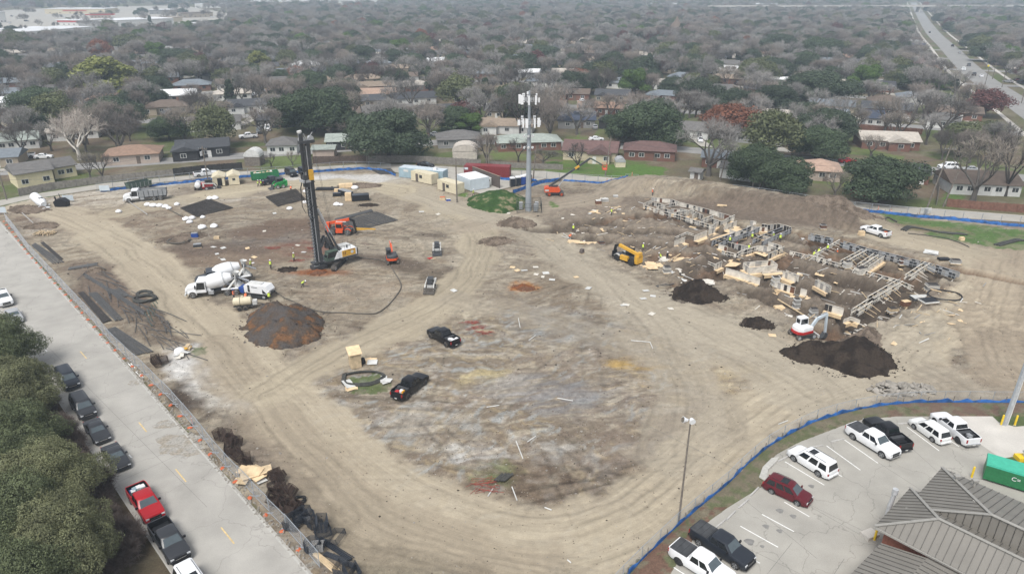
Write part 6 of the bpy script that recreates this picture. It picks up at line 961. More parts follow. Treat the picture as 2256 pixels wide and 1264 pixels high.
for z0 in (zat(297, y), zat(322, y)):
 for a in (-.9, 0, .9): part('floodlight', t, lambda b: (b.beam((0, 0, z0), (a, -.6, z0), .06, .06, 'steel'), b.cyl((a, -.6, z0), (a - .2, -1.0, z0 - .15), .12, 8, 'white', .3)))
t = thing('compound_fence', 'green grey mesh fence round the foot of the cell tower', 'fence', (x, y, 0)); C4 = [(-2.6, -2.2), (2.9, -2.2), (2.9, 2.6), (-2.6, 2.6)]
for i in range(4):
 a, b_ = C4[i], C4[(i + 1) % 4]; part('panel', t, lambda b: ([b.tube([(a[0] + (b_[0] - a[0]) * k / 18, a[1] + (b_[1] - a[1]) * k / 18, 0), (a[0] + (b_[0] - a[0]) * k / 18, a[1] + (b_[1] - a[1]) * k / 18, 2.1)], .02 if k % 6 else .05, 4, 'sage' if k % 6 else 'darksteel') for k in range(19)], [b.tube([(a[0], a[1], z), (b_[0], b_[1], z)], .035, 4, 'darksteel') for z in (.1, 1.1, 2.1)]))
for i, (a, b_) in enumerate([(1.6, -1.2), (1.9, .6), (-1.7, .3)]): t = thing('electrical_cabinet', ['grey electrical cabinet in front inside the tower fence', 'grey electrical cabinet behind inside the tower fence', 'grey electrical cabinet left inside the tower fence'][i], 'cabinet', (x + a, y + b_, 0)); part('body', t, lambda b: b.box(-.4, .4, -.3, .3, .1, 1.7, 'steel')); part('door', t, lambda b: b.box(-.35, .35, -.32, -.302, .2, 1.6, 'grey'))
def container(name, label, u0, v0, u1, v1, d, h, m, rib=True, win=0, door=None, cat='container', top=None):
 (x0, y0), (x1, y1) = P(u0, v0), P(u1, v1); w = math.hypot(x1 - x0, y1 - y0); t = thing(name, label, cat, ((x0 + x1) / 2, (y0 + y1) / 2, 0), math.atan2(y1 - y0, x1 - x0)); mb = MB(); mb.box(-w / 2, w / 2, 0, d, .12, h, m); mb.box(-w / 2 + .02, w / 2 - .02, .02, d - .02, h + .002, h + .06, top or m)
 if rib:
  for i in range(int(w / .3)): q = -w / 2 + .1 + i * .3; mb.box(q, q + .14, -.035, -.002, .25, h - .12, m)
  for i in range(int(d / .3)): q = .1 + i * .3; mb.box(w / 2 + .002, w / 2 + .035, q, q + .14, .25, h - .12, m)
 build('body', mb, t)
 for q in (-w / 2, w / 2): part('corner_post', t, lambda b: b.box(q - .08, q + .08, -.06, .05, .1, h + .03, m))
 if door is not None: part('door', t, lambda b: b.box(door - .45, door + .45, -.06, -.037, .2, 2.15, 'brownpanel')); part('window', t, lambda b: b.box(door + .9, door + 1.9, -.06, -.037, 1.2, 2.0, 'pane'))
 return t
t = container('shipping_container', 'long light blue container behind the cream offices', 880, 391, 976, 401, 3, 2.7, 'lightblue', top='paleblue'); part('sign', t, lambda b: b.box(-5.0, -3.6, -.06, -.037, 1.7, 2.3, 'dirty_white')); part('rooftop_unit', t, lambda b: (b.box(3.4, 4.3, .5, 1.3, 2.76, 3.4, 'white')))
container('site_office', 'left cream site office with a brown door', 907, 398, 951, 408, 2.6, 2.6, 'cream', False, door=-1.6, cat='site office'); container('site_office', 'right cream site office with a brown door', 965, 418, 1006, 430, 2.6, 2.6, 'cream', False, door=-1.2, cat='site office')
t = container('white_trailer', 'white equipment shelter with air units on its end', 1007, 409, 1037, 422, 5.5, 2.9, 'paleblue', False, top='white'); 
for i, (a, b_) in enumerate([(1052, 411), (1061, 408), (1070, 412), (1078, 408)]): x, y = P(a, b_); t = thing('air_unit', ['first air unit beside the white equipment shelter', 'second air unit beside the white equipment shelter', 'third air unit beside the white equipment shelter', 'fourth air unit, next to the brown screen wall'][i], 'air unit', (x, y, 0), -.3); part('body', t, lambda b: b.box(-.7, .7, -.5, .5, .2, 2.3 - .3 * (i % 2), 'dirty_white')); part('fan_grille', t, lambda b: b.cyl((0, -.505, 1.4), (0, -.53, 1.4), .38, 12, 'darksteel'))
t = container('shipping_container', 'maroon shipping container behind the screen wall', 1023, 389, 1122, 393, 3, 2.9, 'maroon'); part('sign', t, lambda b: b.box(-6.2, -5.0, -.06, -.037, 1.9, 2.5, 'paleblue'))
(x0, y0), (x1, y1) = P(1042, 392), P(1101, 415); t = thing('screen_wall', 'long brown screen wall between the maroon container and the shelter', 'wall', (x0, y0, 0), math.atan2(y1 - y0, x1 - x0)); w = math.hypot(x1 - x0, y1 - y0); part('panel', t, lambda b: b.box(0, w, -.1, .1, 0, 3.0, 'brownpanel')); part('cap', t, lambda b: b.box(-.1, w + .1, -.16, .16, 3.002, 3.1, 'roof_tan'))
for i, (u, v, m) in enumerate([(1129, 411, 'p_slate'), (1141, 409, 'p_slate'), (1151, 407, 'blue'), (1158, 405, 'blue'), (1165, 402, 'p_navy')]):
 x, y = P(u, v); t = thing('portable_toilet', 'portable toilet, %s in the row by the cell tower' % ['grey blue one nearest the camera', 'second', 'third', 'fourth', 'farthest'][i], 'portable toilet', (x, y, 0), .35, 'portable toilets'); part('cabin', t, lambda b: b.box(-.58, .58, -.58, .58, .1, 2.15, m)); part('roof', t, lambda b: b.prism([(-.62, 2.152), (.62, 2.152), (.5, 2.4), (-.5, 2.4)], -.62, .62, 'y', 'white')); part('door', t, lambda b: b.box(-.42, .42, -.61, -.582, .2, 2.05, m))
for i, (u0, v0, u1, v1) in enumerate([(471, 412, 496, 410), (506, 409, 528, 407)]): t = container('storage_shed', ['left cream storage shed with an open dark doorway', 'right cream storage shed with a small window'][i], u0, v0, u1, v1, 4.5, 2.3, 'cream', False, cat='shed'); w = 1.4; part('roof', t, lambda b: b.prism([(-1.6, 2.37), (1.6, 2.37), (0, 3.1)], -.15, 4.6, 'y', 'cream')); part('door' if i == 0 else 'window', t, lambda b: b.box(-.3, .8, -.03, -.003, .2, 2.1, 'black') if i == 0 else b.box(-.35, .35, -.03, -.003, 1.2, 1.8, 'pane'))  # black slab stands in for the shaded inside of the left shed's open doorway
(x0, y0), (x1, y1) = P(555, 399), P(616, 393); t = thing('skip', 'long dark green skip full of rubbish behind the dark pickup', 'skip', ((x0 + x1) / 2, (y0 + y1) / 2, 0), math.atan2(y1 - y0, x1 - x0)); w = math.hypot(x1 - x0, y1 - y0) / 2
part('bin', t, lambda b: (b.box(-w, w, 0, .1, .2, 1.9, 'green'), b.box(-w, w, 2.3, 2.4, .2, 1.9, 'green'), b.box(-w, -w + .1, .1, 2.3, .2, 1.9, 'green'), b.box(w - .1, w, .1, 2.3, .2, 1.9, 'green'), b.box(-w + .1, w - .1, .1, 2.3, .2, 1.3, 'green'), [b.box(-w + i * .9, -w + .12 + i * .9, -.08, -.002, .25, 1.85, 'green') for i in range(int(2 * w / .9) + 1)]))
part('rubbish', t, lambda b: [b.box(a := rr.uniform(-w + .4, w - .8), a + rr.uniform(.3, .9), c := rr.uniform(.3, 1.5), c + .6, 1.3, rr.uniform(1.6, 2.1), rr.choice(['bagwhite', 'plywood', 'grey', 'lumber'])) for _ in range(16)])
mat('netred', (.25, .04, .03), .8, .3)
# ------------------------------------------------------------ heaps of soil
def soilmat(name, c1, c2, c3=None, sc=.5):
 mat(name, c1, .95, .25, 4, bump=.8, bscale=6); mm = M[name]; n = mm.node_tree; N = n.nodes.new; L = n.links; b = next(x for x in n.nodes if x.type == 'BSDF_PRINCIPLED'); b.inputs['Specular IOR Level'].default_value = .1; src = b.inputs['Base Color'].links[0].from_node
 tc = N('ShaderNodeTexCoord'); t = N('ShaderNodeTexNoise'); t.inputs['Scale'].default_value = sc; t.inputs['Detail'].default_value = 7; L.new(tc.outputs['Object'], t.inputs[0]); r = N('ShaderNodeValToRGB'); e = r.color_ramp.elements; e[0].position = .42; e[0].color = (*c1, 1); e[1].position = .55; e[1].color = (*c2, 1)
 if c3: k = e.new(.64); k.color = (*c3, 1)
 L.new(t.outputs[0], r.inputs[0]); L.new(r.outputs[0], src.inputs[0])
soilmat('soil_dark', (.022, .017, .014), (.042, .032, .025)); soilmat('soil_brown', (.10, .078, .060), (.17, .135, .105)); soilmat('soil_mixed', (.078, .070, .066), (.082, .060, .045), (.14, .075, .04), .5); soilmat('soil_orange', (.19, .07, .028), (.13, .065, .04)); soilmat('soil_grass', (.030, .062, .018), (.042, .080, .024), (.20, .18, .11), .45); soilmat('soil_rubble', (.20, .18, .16), (.30, .28, .25))
def pile(label, u, v, rx, ry, h, rot=0, m='soil_dark', k=1, rough=.22, clods=60, name='soil_heap', peaks=None, pw=1.15):
 x, y = P(u, v); n = 56; g = np.linspace(-1.35, 1.35, n); X, Y = np.meshgrid(g, g); c, s = math.cos(math.radians(rot)), math.sin(math.radians(rot)); z = np.zeros_like(X)
 for (px, py, ph, pr) in (peaks or [(0, 0, 1, 1)]): r = np.hypot(X - px, Y - py) / pr + (fbm(X * 1.8 + k * 9, Y * 1.8, 4) - .5) * rough * 3.2; z = np.maximum(z, ph * np.clip(1 - r, 0, 1) ** pw)
 edge = z > .001; z = z * h + (fbm(X * 13 + k, Y * 13, 2) - .5) * .3 * edge * min(1, h) + (fbm(X * 5 + k, Y * 5, 4) - .5) * .62 * edge * min(1, h) ; WX, WY = X * rx * c - Y * ry * s, X * rx * s + Y * ry * c; gz = np.array([GZ(x + a, y + b) for a, b in zip(WX.ravel(), WY.ravel())]).reshape(z.shape) - GZ(x, y); Zf = gz + np.where(edge, z + .02, -.6)
 V = np.stack([WX, WY, Zf], -1).reshape(-1, 3); I_ = np.arange(n * n).reshape(n, n); F = np.stack([I_[:-1, :-1], I_[:-1, 1:], I_[1:, 1:], I_[1:, :-1]], -1).reshape(-1, 4); keep = (edge.ravel()[F]).any(1); F = F[keep]
 rs = np.random.RandomState(k); vs, fs = [], []; mb = MB()
 for i in range(clods):
  a = rs.rand() * 6.283; r_ = rs.uniform(.55, 1.22); s_ = rs.uniform(.04, .16) * (1 if rs.rand() < .85 else 1.8); cx, cy = math.cos(a) * r_ * rx, math.sin(a) * r_ * ry; cx, cy = cx * c - cy * s, cx * s + cy * c; i_, j_ = int((math.sin(a) * r_ + 1.35) / 2.7 * (n - 1)), int((math.cos(a) * r_ + 1.35) / 2.7 * (n - 1)); z_ = max(Zf[i_, j_], GZ(x + cx, y + cy) - GZ(x, y)); o = len(mb.v)
  mb.v += [(cx + s_ * rs.uniform(.7, 1.3) * dx, cy + s_ * rs.uniform(.7, 1.3) * dy, z_ + s_ * rs.uniform(.6, 1.1) * dz) for dx, dy, dz in ((1, 0, 0), (0, 1, 0), (-1, 0, 0), (0, -1, 0), (0, 0, 1), (0, 0, -1))]; mb.f += [(o + a_, o + b_, o + 4) for a_, b_ in ((0, 1), (1, 2), (2, 3), (3, 0))] + [(o + b_, o + a_, o + 5) for a_, b_ in ((0, 1), (1, 2), (2, 3), (3, 0))]
 mb2 = MB(); mb2.v = [tuple(p) for p in V] + mb.v; mb2.f = [tuple(int(q) for q in f) for f in F] + [tuple(q + len(V) for q in f) for f in mb.f]; mb2.m = [m] * len(mb2.f); o = build(name, mb2, None, 60); o.location = (x, y, GZ(x, y)); tag(o, label, 'rubble heap' if 'rubble' in m else 'soil heap' if m != 'soil_grass' else 'mound'); return o
pile('largest black soil heap right of the white excavator', 1860, 790, 7.0, 4.6, 3.8, -8, 'soil_dark', 2, peaks=[(.12, 0, 1, .95), (-.62, .05, .62, .55), (.35, .35, .85, .6)], clods=260)
pile('black soil heap in front of the formwork', 1538, 646, 4.8, 3.6, 2.4, 0, 'soil_dark', 3, clods=170); pile('small black soil heap left of the white excavator', 1670, 712, 2.5, 2.1, 1.1, 0, 'soil_dark', 4, clods=90)
pile('big mottled orange and grey spoil mound below the mixer trucks', 628, 720, 6.8, 5.6, 3.4, -20, 'soil_mixed', 5, peaks=[(-.05, .1, .8, .9), (.35, -.4, .9, .62), (-.45, .3, .85, .6), (-.1, .65, .6, .5), (.0, -.5, .7, .6)], clods=320, pw=.9)
pile('dark heap left of the bare centre track', 1140, 492, 4.6, 2.8, 1.4, 0, 'soil_brown', 6, clods=90); pile('low brown heap below the dark centre heap', 1092, 532, 3.8, 2.6, .9, 0, 'soil_brown', 7); pile('grass covered mound left of the cell tower', 1098, 446, 7.6, 7.5, 3.0, 0, 'soil_grass', 8, .12, 0, 'grass_mound', pw=.8)
pile('small orange soil heap at the foot of the drilling rig', 698, 600, 1.9, 1.3, .6, 0, 'soil_orange', 9); pile('small dark heap left of the drilling rig', 632, 594, 1.8, 1.4, .5, 0, 'soil_dark', 10); pile('low dark heap by the hose coils', 400, 525, 5.5, 3, .7, 20, 'soil_brown', 11); pile('brown heap beside the split logs', 92, 498, 3.6, 2.4, .9, 0, 'soil_brown', 12)
pile('low heap near the left fence under the white silo', 62, 462, 5.5, 3, 1.0, -20, 'soil_brown', 13); pile('small earth heap beside the loose rods at left', 215, 597, 1.4, 1.1, .6, 0, 'soil_brown', 14, clods=30); pile('low spoil heap right of the black wrapped bundles', 795, 410, 5.5, 2.6, .8, 0, 'soil_brown', 15); pile('flat dark scatter heap below the black bundles', 812, 452, 2.4, 1.3, .4, 0, 'soil_dark', 16)
pile('orange dirt patch heaped in the middle of the site', 1153, 634, 2.0, 1.5, .35, 0, 'soil_orange', 17); pile('brown tip heaped beside the excavator pit', 1890, 742, 4.4, 3.0, 1.2, 30, 'soil_brown', 18); pile('spoil bank heap at the right end of the berm', 1850, 478, 8.5, 5, 2.2, -20, 'soil_brown', 19, clods=160)
# broken concrete heap
rr = random.Random(8); x, y = P(1984, 858)
mb = MB()
for i in range(95):
 a, r = rr.uniform(0, 6.28), rr.random() ** .7; px, py = math.cos(a) * r * 4.1, math.sin(a) * r * 1.6; s = rr.uniform(.15, .6); mb.M = Matrix.Translation((px, py, (1 - r) * rr.uniform(.2, 1.0) + .1)) @ Matrix.Rotation(rr.uniform(-.7, .7), 4, 'X') @ Matrix.Rotation(rr.uniform(-.7, .7), 4, 'Y') @ Matrix.Rotation(rr.uniform(0, 6), 4, 'Z'); mb.box(-s, s, -s * .7, s * .7, -.09, .09, 'rubble', .05)
o = build('concrete_rubble', mb); o.location = (x, y, GZ(x, y)); tag(o, 'heap of broken concrete slabs near the car park fence', 'rubble heap', kind='stuff')
rs = np.random.RandomState(21); V_, F_ = [], []; n_ = 0
while n_ < 15000:
 yy = math.exp(rs.uniform(math.log(46), math.log(176))); xx = rs.uniform(-.8, .82) * yy; j = int(np.searchsorted(Yr, yy)), int(np.searchsorted(T, xx / yy))
 if not site[j] or (FLOW[j][2] > .3 and rs.rand() < .8) or n2[j] < rs.uniform(.25, .7): continue
 s = rs.uniform(.025, .085) * (1 if rs.rand() < .93 else 1.9) * (.6 + yy / 150); z = GZ(xx, yy); o = len(V_); V_ += [(xx + s * rs.uniform(.7, 1.4) * a, yy + s * rs.uniform(.7, 1.4) * b, z + s * rs.uniform(.5, 1) * c) for a, b, c in ((1, 0, 0), (0, 1, 0), (-1, 0, 0), (0, -1, 0), (0, 0, 1))]; F_ += [(o, o + 1, o + 4), (o + 1, o + 2, o + 4), (o + 2, o + 3, o + 4), (o + 3, o, o + 4)]; n_ += 1
me = mesh_np('clods', np.array(V_), np.array(F_), ['soil_brown', 'soil_rubble', 'soil_dark'], np.repeat(rs.choice(3, n_, p=[.5, .3, .2]), 4)); o = bpy.data.objects.new('clods', me); S.collection.objects.link(o); tag(o, 'clods and stones scattered over the churned dirt', 'clods', kind='stuff')
# ------------------------------------------------------------ steel, hoses, timber and packages lying about
def rods(name, label, quad, n1, n2, r=.035, m='rebar', h=.25, cat='rebar', group=None, lay=2):
 A, B, C, D = [Vector((*p, 0)) for p in PP(quad)]; x, y = A.x, A.y; mb = MB(); L = lambda a, b, k: a + (b - a) * k
 for la in range(lay):
  z = GZ(x, y) * 0 + .08 + la * h / lay; jt = random.Random(la + n1)
  for i in range(n1): k = i / (n1 - 1); p, q = L(A, B, k), L(D, C, k); mb.tube([(p.x - x, p.y - y, z + GZ(p.x, p.y)), (q.x - x + jt.uniform(-.1, .1), q.y - y, z + GZ(q.x, q.y))], r, 4, m)
  for i in range(n2): k = i / max(1, n2 - 1); p, q = L(A, D, k), L(B, C, k); mb.tube([(p.x - x, p.y - y, z + .05 + GZ(p.x, p.y)), (q.x - x, q.y - y, z + .05 + GZ(q.x, q.y))], r, 4, m)
 o = build(name, mb); o.location = (x, y, 0); return tag(o, label, cat, group)
rods('rebar_mat', 'dark rebar mat left of the drilling rig, by the white bags', [(398, 460), (460, 440), (513, 459), (434, 478)], 26, 12, .05); rods('rebar_mat', 'dark rebar mat behind the green skid steer', [(586, 436), (652, 418), (674, 440), (612, 455)], 26, 12, .05); rods('rebar_mat', 'grey rebar mat behind the orange telehandler', [(742, 492), (830, 468), (876, 487), (796, 506)], 26, 9, .045, 'pipe'); rods('rebar_mat', 'thin rebar bundle above the grey mat', [(738, 484), (818, 463), (822, 467), (741, 489)], 3, 24, .04, 'pipe')
rods('rebar_mat', 'small grey mat near the blue fence and light blue container', [(820, 376), (860, 372), (872, 383), (838, 385)], 12, 8, .05, 'darksteel')
for i, (a, b_, c, d, n, m) in enumerate([((70, 541), (78, 537), (141, 578), (118, 582), 8, 'pipe'), ((90, 536), (96, 534), (139, 572), (133, 575), 6, 'rebar'), ((150, 595), (152, 590), (216, 580), (214, 585), 6, 'pipe'), ((173, 646), (184, 644), (246, 707), (228, 712), 12, 'rebar'), ((196, 648), (214, 647), (272, 705), (256, 708), 8, 'pipe'), ((183, 606), (186, 603), (322, 688), (316, 694), 5, 'pipe'), ((245, 640), (262, 636), (286, 652), (275, 655), 6, 'pipe'), ((232, 728), (254, 722), (338, 775), (300, 782), 12, 'pipe'), ((320, 690), (345, 655), (350, 660), (335, 720), 7, 'sage'), ((186, 612), (240, 640), (330, 668), (270, 650), 4, 'pipe')]):
 rods('rod_bundle', ['bundle of long steel rods nearest the far left fence', 'darker bundle of rods beside the nearest one at far left', 'short thick bundle lying crosswise above the loose rods', 'black rod bundle along the left fence', 'grey rods lying beside the black bundle', 'long loose rods running diagonally at left', 'short stack of dark boards in the left rod yard', 'wide spread of rods near the left fence bend', 'fan of green grey rods below the sock coil', 'crossed thin rods in the left rod yard'][i], [a, b_, c, d], n, 0, .06 if n > 6 else .05, m, .2, 'rods', lay=1 if m == 'sage' else 2)
r5 = random.Random(31); mb = MB(); mb.tube([(0, 0, .1), (3, .1, .16), (6, 0, .1)], .05, 5, 'pipe'); LR = tag(build('steel_rod', mb), 'loose steel rod lying in the brown rod yard at left', 'rod', 'loose steel rods of the left yard')
for i in range(58):
 u = r5.uniform(190, 400); v = 600 + (u - 190) * .72 + r5.uniform(-30, 42); x, y = P(u, v); o = LR if i == 0 else LR.copy(); i and S.collection.objects.link(o); o.location = (x, y, GZ(x, y) + .03); o.rotation_euler = (0, 0, -.8 + r5.gauss(0, .22)); o.scale = (r5.uniform(.4, 1.5), 1, 1)
for i, (u0, v0, u1, v1) in enumerate([(1445, 628, 1500, 612), (1490, 628, 1520, 612)]): rods('rod_bundle', ['thin dark rods on the dirt before the formwork', 'second thin dark rods on the dirt before the formwork'][i], [(u0, v0), (u0 + 4, v0 + 2), (u1 + 4, v1 + 2), (u1, v1)], 3, 0, .07, 'pipe', lay=1)
def coil(name, label, u, v, r, n, rad, m, flat=1.0, sq=.8, cat='hose', ang_=0):
 x, y = P(u, v); rr = random.Random(int(u)); mb = MB()
 for i in range(n): ph = rr.uniform(0, 6); R_ = r * rr.uniform(.8, 1.1); ox, oy = rr.uniform(-.2, .2) * r, rr.uniform(-.2, .2) * r; mb.tube([(ox + R_ * math.cos(a + ph), oy + R_ * sq * math.sin(a + ph), .1 + .08 * i + .05 * math.sin(3 * a)) for a in [j * .3 for j in range(22)]], rad, 5, m)
 o = build(name, mb, None, 60); o.location = (x, y, GZ(x, y)); return tag(o, label, cat)
coil('hose_coil', 'pale hose coiled on the dark heap at left', 392, 532, 2.1, 4, .09, 'hose'); coil('hose_coil', 'smaller hose coil beside the blue pump', 418, 520, 1.3, 3, .08, 'hose'); coil('silt_sock', 'dark green silt sock heaped in the left rod yard', 320, 660, 1.7, 5, .16, 'sock', cat='silt sock'); coil('silt_sock', 'dark sock ring beside the worn strip left of the fence', 318, 648, 1.2, 2, .16, 'sock', cat='silt sock'); coil('cable_coil', 'black cable coil beside the sock rings', 660, 1104, .55, 4, .06, 'black', cat='cable'); coil('tarp_heap', 'square of black edging laid on the ground at right of the formwork', 2086, 648, 2.6, 1, .12, 'black', cat='edging')
x, y = P(803, 834); mb = MB(); pts = [(-3.0, .9), (-1.0, 1.7), (1.6, 1.6), (2.7, .3), (1.2, -1.5), (-2.2, -1.7), (-3.0, .9), (-2.8, 1.0)]
for k in range(3): mb.tube([(a * (1 - .06 * k), b * (1 - .06 * k), .14 + .1 * k) for a, b in smooth(pts, 4)], .13, 6, 'sock')
o = build('silt_sock', mb, None, 60); o.location = (x, y, GZ(x, y)); tag(o, 'hexagonal silt sock ring on the grass patch by the plywood booth', 'silt sock')
for i, (px, lb) in enumerate([([(1985, 507), (2000, 500), (2035, 505), (2070, 512), (2120, 516)], 'black sock laid along the grass behind the white crew cab'), ([(1920, 480), (1945, 486), (1955, 480), (1975, 490)], 'black sock bent at the end of the berm'), ([(2190, 540), (2220, 532), (2240, 528), (2270, 535)], 'black pipes on the grass at the right edge'), ([(2000, 515), (2040, 520), (2090, 528), (2135, 545)], 'thin black hose along the dirt below the grass')]):
 L_ = smooth(PP(px)); mb = MB()
 for q in range(3 if i in (0, 2) else 1): mb.tube([(a + q * .3, b - q * .35, GZ(a, b) + .16) for a, b in L_], .17 if i != 3 else .08, 6, 'sock'); 
 tag(build('silt_sock', mb, None, 60), lb, 'silt sock')
def cage(u, v, lb, m, w=.55, d=.45, n=9, tilt=0, rz=0, cyl=False, par=None):
 x, y = P(u, v); mb = MB(); mb.M = Matrix.Translation((0, 0, .12 + abs(math.sin(tilt)) * w)) @ Matrix.Rotation(rz, 4, 'Z') @ Matrix.Rotation(tilt, 4, 'X')
 for i in range(n): z = i * .11; mb.tube(([(-w, -d, z), (w, -d, z), (w, d, z), (-w, d, z), (-w, -d, z)] if not cyl else [(w * math.cos(a), w * math.sin(a), z) for a in [j * .5236 for j in range(13)]]), .032, 4, m)
 for a, b in ((-w, -d), (w, -d), (w, d), (-w, d)): mb.tube([(a, b, 0), (a, b, (n - 1) * .11)], .03, 4, m) if not cyl else mb.tube([(a * .7, a / abs(a) * w * .7 if b > 0 else -w * .7, 0), (a * .7, a / abs(a) * w * .7 if b > 0 else -w * .7, (n - 1) * .11)], .03, 4, m)
 o = build('rebar_cage', mb); o.location = (x, y, GZ(x, y)); tag(o, lb, 'rebar cage', 'rebar cages along the street fence'); return o
rr = random.Random(12); CG = [(487, 968), (497, 975), (508, 985), (516, 972), (522, 982), (505, 1000), (514, 1002), (530, 1012), (537, 1022), (544, 1018), (548, 1030), (610, 1060), (618, 1070), (622, 1062), (602, 1082), (612, 1090), (622, 1088), (605, 1098), (630, 1100), (638, 1096), (625, 1112), (612, 1112), (632, 1122), (648, 1118), (658, 1122), (640, 1130), (350, 806), (362, 800), (343, 800)]
for i, (u, v) in enumerate(CG): cage(u, v, 'rusty rebar cage heaped against the street fence', 'rustcage', rr.uniform(.35, .6), rr.uniform(.3, .5), rr.choice([7, 9, 11]), rr.uniform(-.9, .9), rr.uniform(0, 3))
for i, (u, v, n, w) in enumerate([(657, 1150, 9, .9), (668, 1142, 8, .8), (650, 1160, 9, .85), (683, 1148, 9, .6), (707, 1166, 11, .7), (712, 1178, 9, .7), (688, 1210, 9, .7), (700, 1214, 7, .6), (742, 1190, 6, .8), (760, 1262, 8, .8), (775, 1268, 8, .8), (695, 1160, 6, .6)]): cage(u, v, 'blue grey steel stirrup stack at the lower end of the street fence', 'p_slate', w, w * .7, n, rr.uniform(-.25, .25), rr.uniform(0, 3), cyl=i in (3, 6)).__setitem__('group', 'blue grey stirrup stacks along the street fence')
for i, (a, b_) in enumerate([((700, 1190), (770, 1235)), ((712, 1222), (760, 1240)), ((690, 1222), (738, 1262))]): rods('rod_bundle', ['upper bent bar bundle by the lower street fence', 'middle bent bar bundle by the lower street fence', 'bamboo coloured stakes at the lower street fence'][i], [a, (a[0] + 8, a[1] - 5), (b_[0] + 8, b_[1] - 5), b_], 7, 0, .05, 'p_slate' if i < 2 else 'lumber', .3, 'rods')
def slabs(name, label, u, v, n, s=(1.2, .6), m=('plywood',), cat='plywood', sp=.5, th=.02, group=None, tilt=.12):
 x, y = P(u, v); rr = random.Random(int(u * 3 + v)); mb = MB()
 for i in range(n): mb.M = Matrix.Translation((rr.uniform(-sp, sp), rr.uniform(-sp, sp), .06 + i * (th + .05))) @ Matrix.Rotation(rr.uniform(0, 3), 4, 'Z') @ Matrix.Rotation(rr.uniform(-tilt, tilt), 4, 'X'); a, b = s[0] * rr.uniform(.7, 1.1), s[1] * rr.uniform(.7, 1.1); mb.box(-a, a, -b, b, 0, th + .02, rr.choice(m))
 o = build(name, mb); o.location = (x, y, GZ(x, y)); return tag(o, label, cat, group)
SCR = [(1000, 640, 0), (1130, 590), (1140, 596), (1155, 597), (1180, 604), (1196, 610), (1215, 616), (1270, 610), (1297, 635), (1203, 600), (1424, 640), (1418, 658), (1438, 654), (1380, 672), (1478, 680), (1437, 692), (1180, 588), (1375, 672), (470, 544), (478, 560), (492, 548), (492, 572), (546, 548), (582, 510), (655, 540), (668, 556), (560, 566), (700, 470), (605, 470), (928, 466), (965, 472), (1120, 468), (1262, 470), (1300, 468), (1310, 462), (1240, 478), (845, 838), (1260, 470), (1345, 480), (1480, 596), (1505, 590), (1450, 545), (1355, 465), (1700, 738), (1560, 500), (1610, 505), (1740, 690), (1790, 600), (1830, 560), (1950, 640), (1530, 470), (1660, 490), (1770, 520), (1690, 620)]
for q in SCR: slabs('plywood_scrap', 'pale scrap of plywood lying on the churned dirt', q[0], q[1], 1, (.55, .4), ('plywood', 'dirty_white', 'formlight'), 'plywood', .1, group='plywood scraps on the dirt')
for u, v, n, s, m, lb in [(556, 1050, 9, (1.6, .7), ('plywood', 'lumber', 'dirty_white'), 'heap of plywood sheets against the street fence'), (1268, 530, 3, (1.5, 1.2), ('plywood',), 'pale plywood sheets where two workers stand'), (1292, 530, 3, (2.2, .3), ('lumber', 'dirty_white'), 'white planks beside the plywood sheets'), (800, 856, 0, (1, 1), ('plywood',), ''), (770, 850, 4, (1.0, .6), ('plywood', 'dirty_white'), 'pale boards left of the sock ring'), (850, 838, 3, (.8, .5), ('dirty_white',), 'pale boards right of the sock ring'), (815, 796, 3, (.9, .6), ('dirty_white', 'plywood'), 'white sheets right of the plywood booth'),
  (1440, 585, 5, (1.8, .9), ('plywood',), 'plywood sheets spread right of the yellow telehandler'), (1465, 560, 4, (1.4, .8), ('formlight', 'plywood'), 'boards where workers stand before the formwork'), (1505, 560, 4, (1.8, 1.2), ('plywood',), 'large plywood deck at the near corner of the formwork'), (1490, 590, 3, (1.2, .6), ('formlight',), 'grey boards at the trench edge'), (1498, 610, 4, (1.2, .4), ('formlight', 'dirty_white'), 'white boards above the dark trench'), (400, 780, 5, (1.1, .35), ('dirty_white', 'formlight'), 'white planks by the left gravel patch'), (412, 768, 6, (.5, .3), ('gold', 'lumber'), 'amber boxes on pallets by the left gravel patch'),
  (1722, 672, 5, (1, .7), ('plywood', 'lumber'), 'timber scraps below the low plywood box'), (1560, 622, 3, (1.3, .6), ('plywood', 'formlight'), 'plywood by the orange straps'), (1330, 440, 3, (1.5, .3), ('formlight',), 'long boards over the far trench'), (1355, 455, 3, (2.3, .25), ('formlight', 'lumber'), 'long pale boards beside the trench worker'), (1310, 465, 3, (1.2, .6), ('plywood',), 'pale plywood left of the trench worker'), (1590, 455, 3, (1.2, .5), ('plywood', 'lumber'), 'timber offcuts behind the formwork'), (2050, 560, 4, (1.1, .8), ('formgrey', 'dirty_white'), 'stacked panels at the right end of the formwork'), (1925, 700, 8, (1.8, .12), ('lumber', 'formlight'), 'spread of loose timbers at the near tip of the formwork'), (1900, 712, 6, (1.4, .2), ('formlight', 'formgrey'), 'wrecked form boards at the near tip'), (1870, 700, 6, (1.2, .3), ('formlight', 'plywood', 'formgrey'), 'jumble of form boards left of the near tip'), (950, 572, 3, (.5, .15), ('red', 'lumber'), 'short wooden offcuts left of the skid steers'), (1010, 470, 0, (1, 1), ('red',), ''), (110, 515, 0, (1, 1), ('red',), '')]:
 if n: slabs('plywood_stack', lb, u, v, n, s, m)
mb = MB(); rr = random.Random(3)
for i in range(34): a = rr.uniform(-1.9, 1.9); mb.M = Matrix.Translation((a, rr.uniform(-.8, .8), .15 + rr.random() * .4)) @ Matrix.Rotation(rr.gauss(1.9, .25), 4, 'Z'); mb.cyl((-.8, 0, 0), (.8, 0, 0), .09, 6, 'lumber')
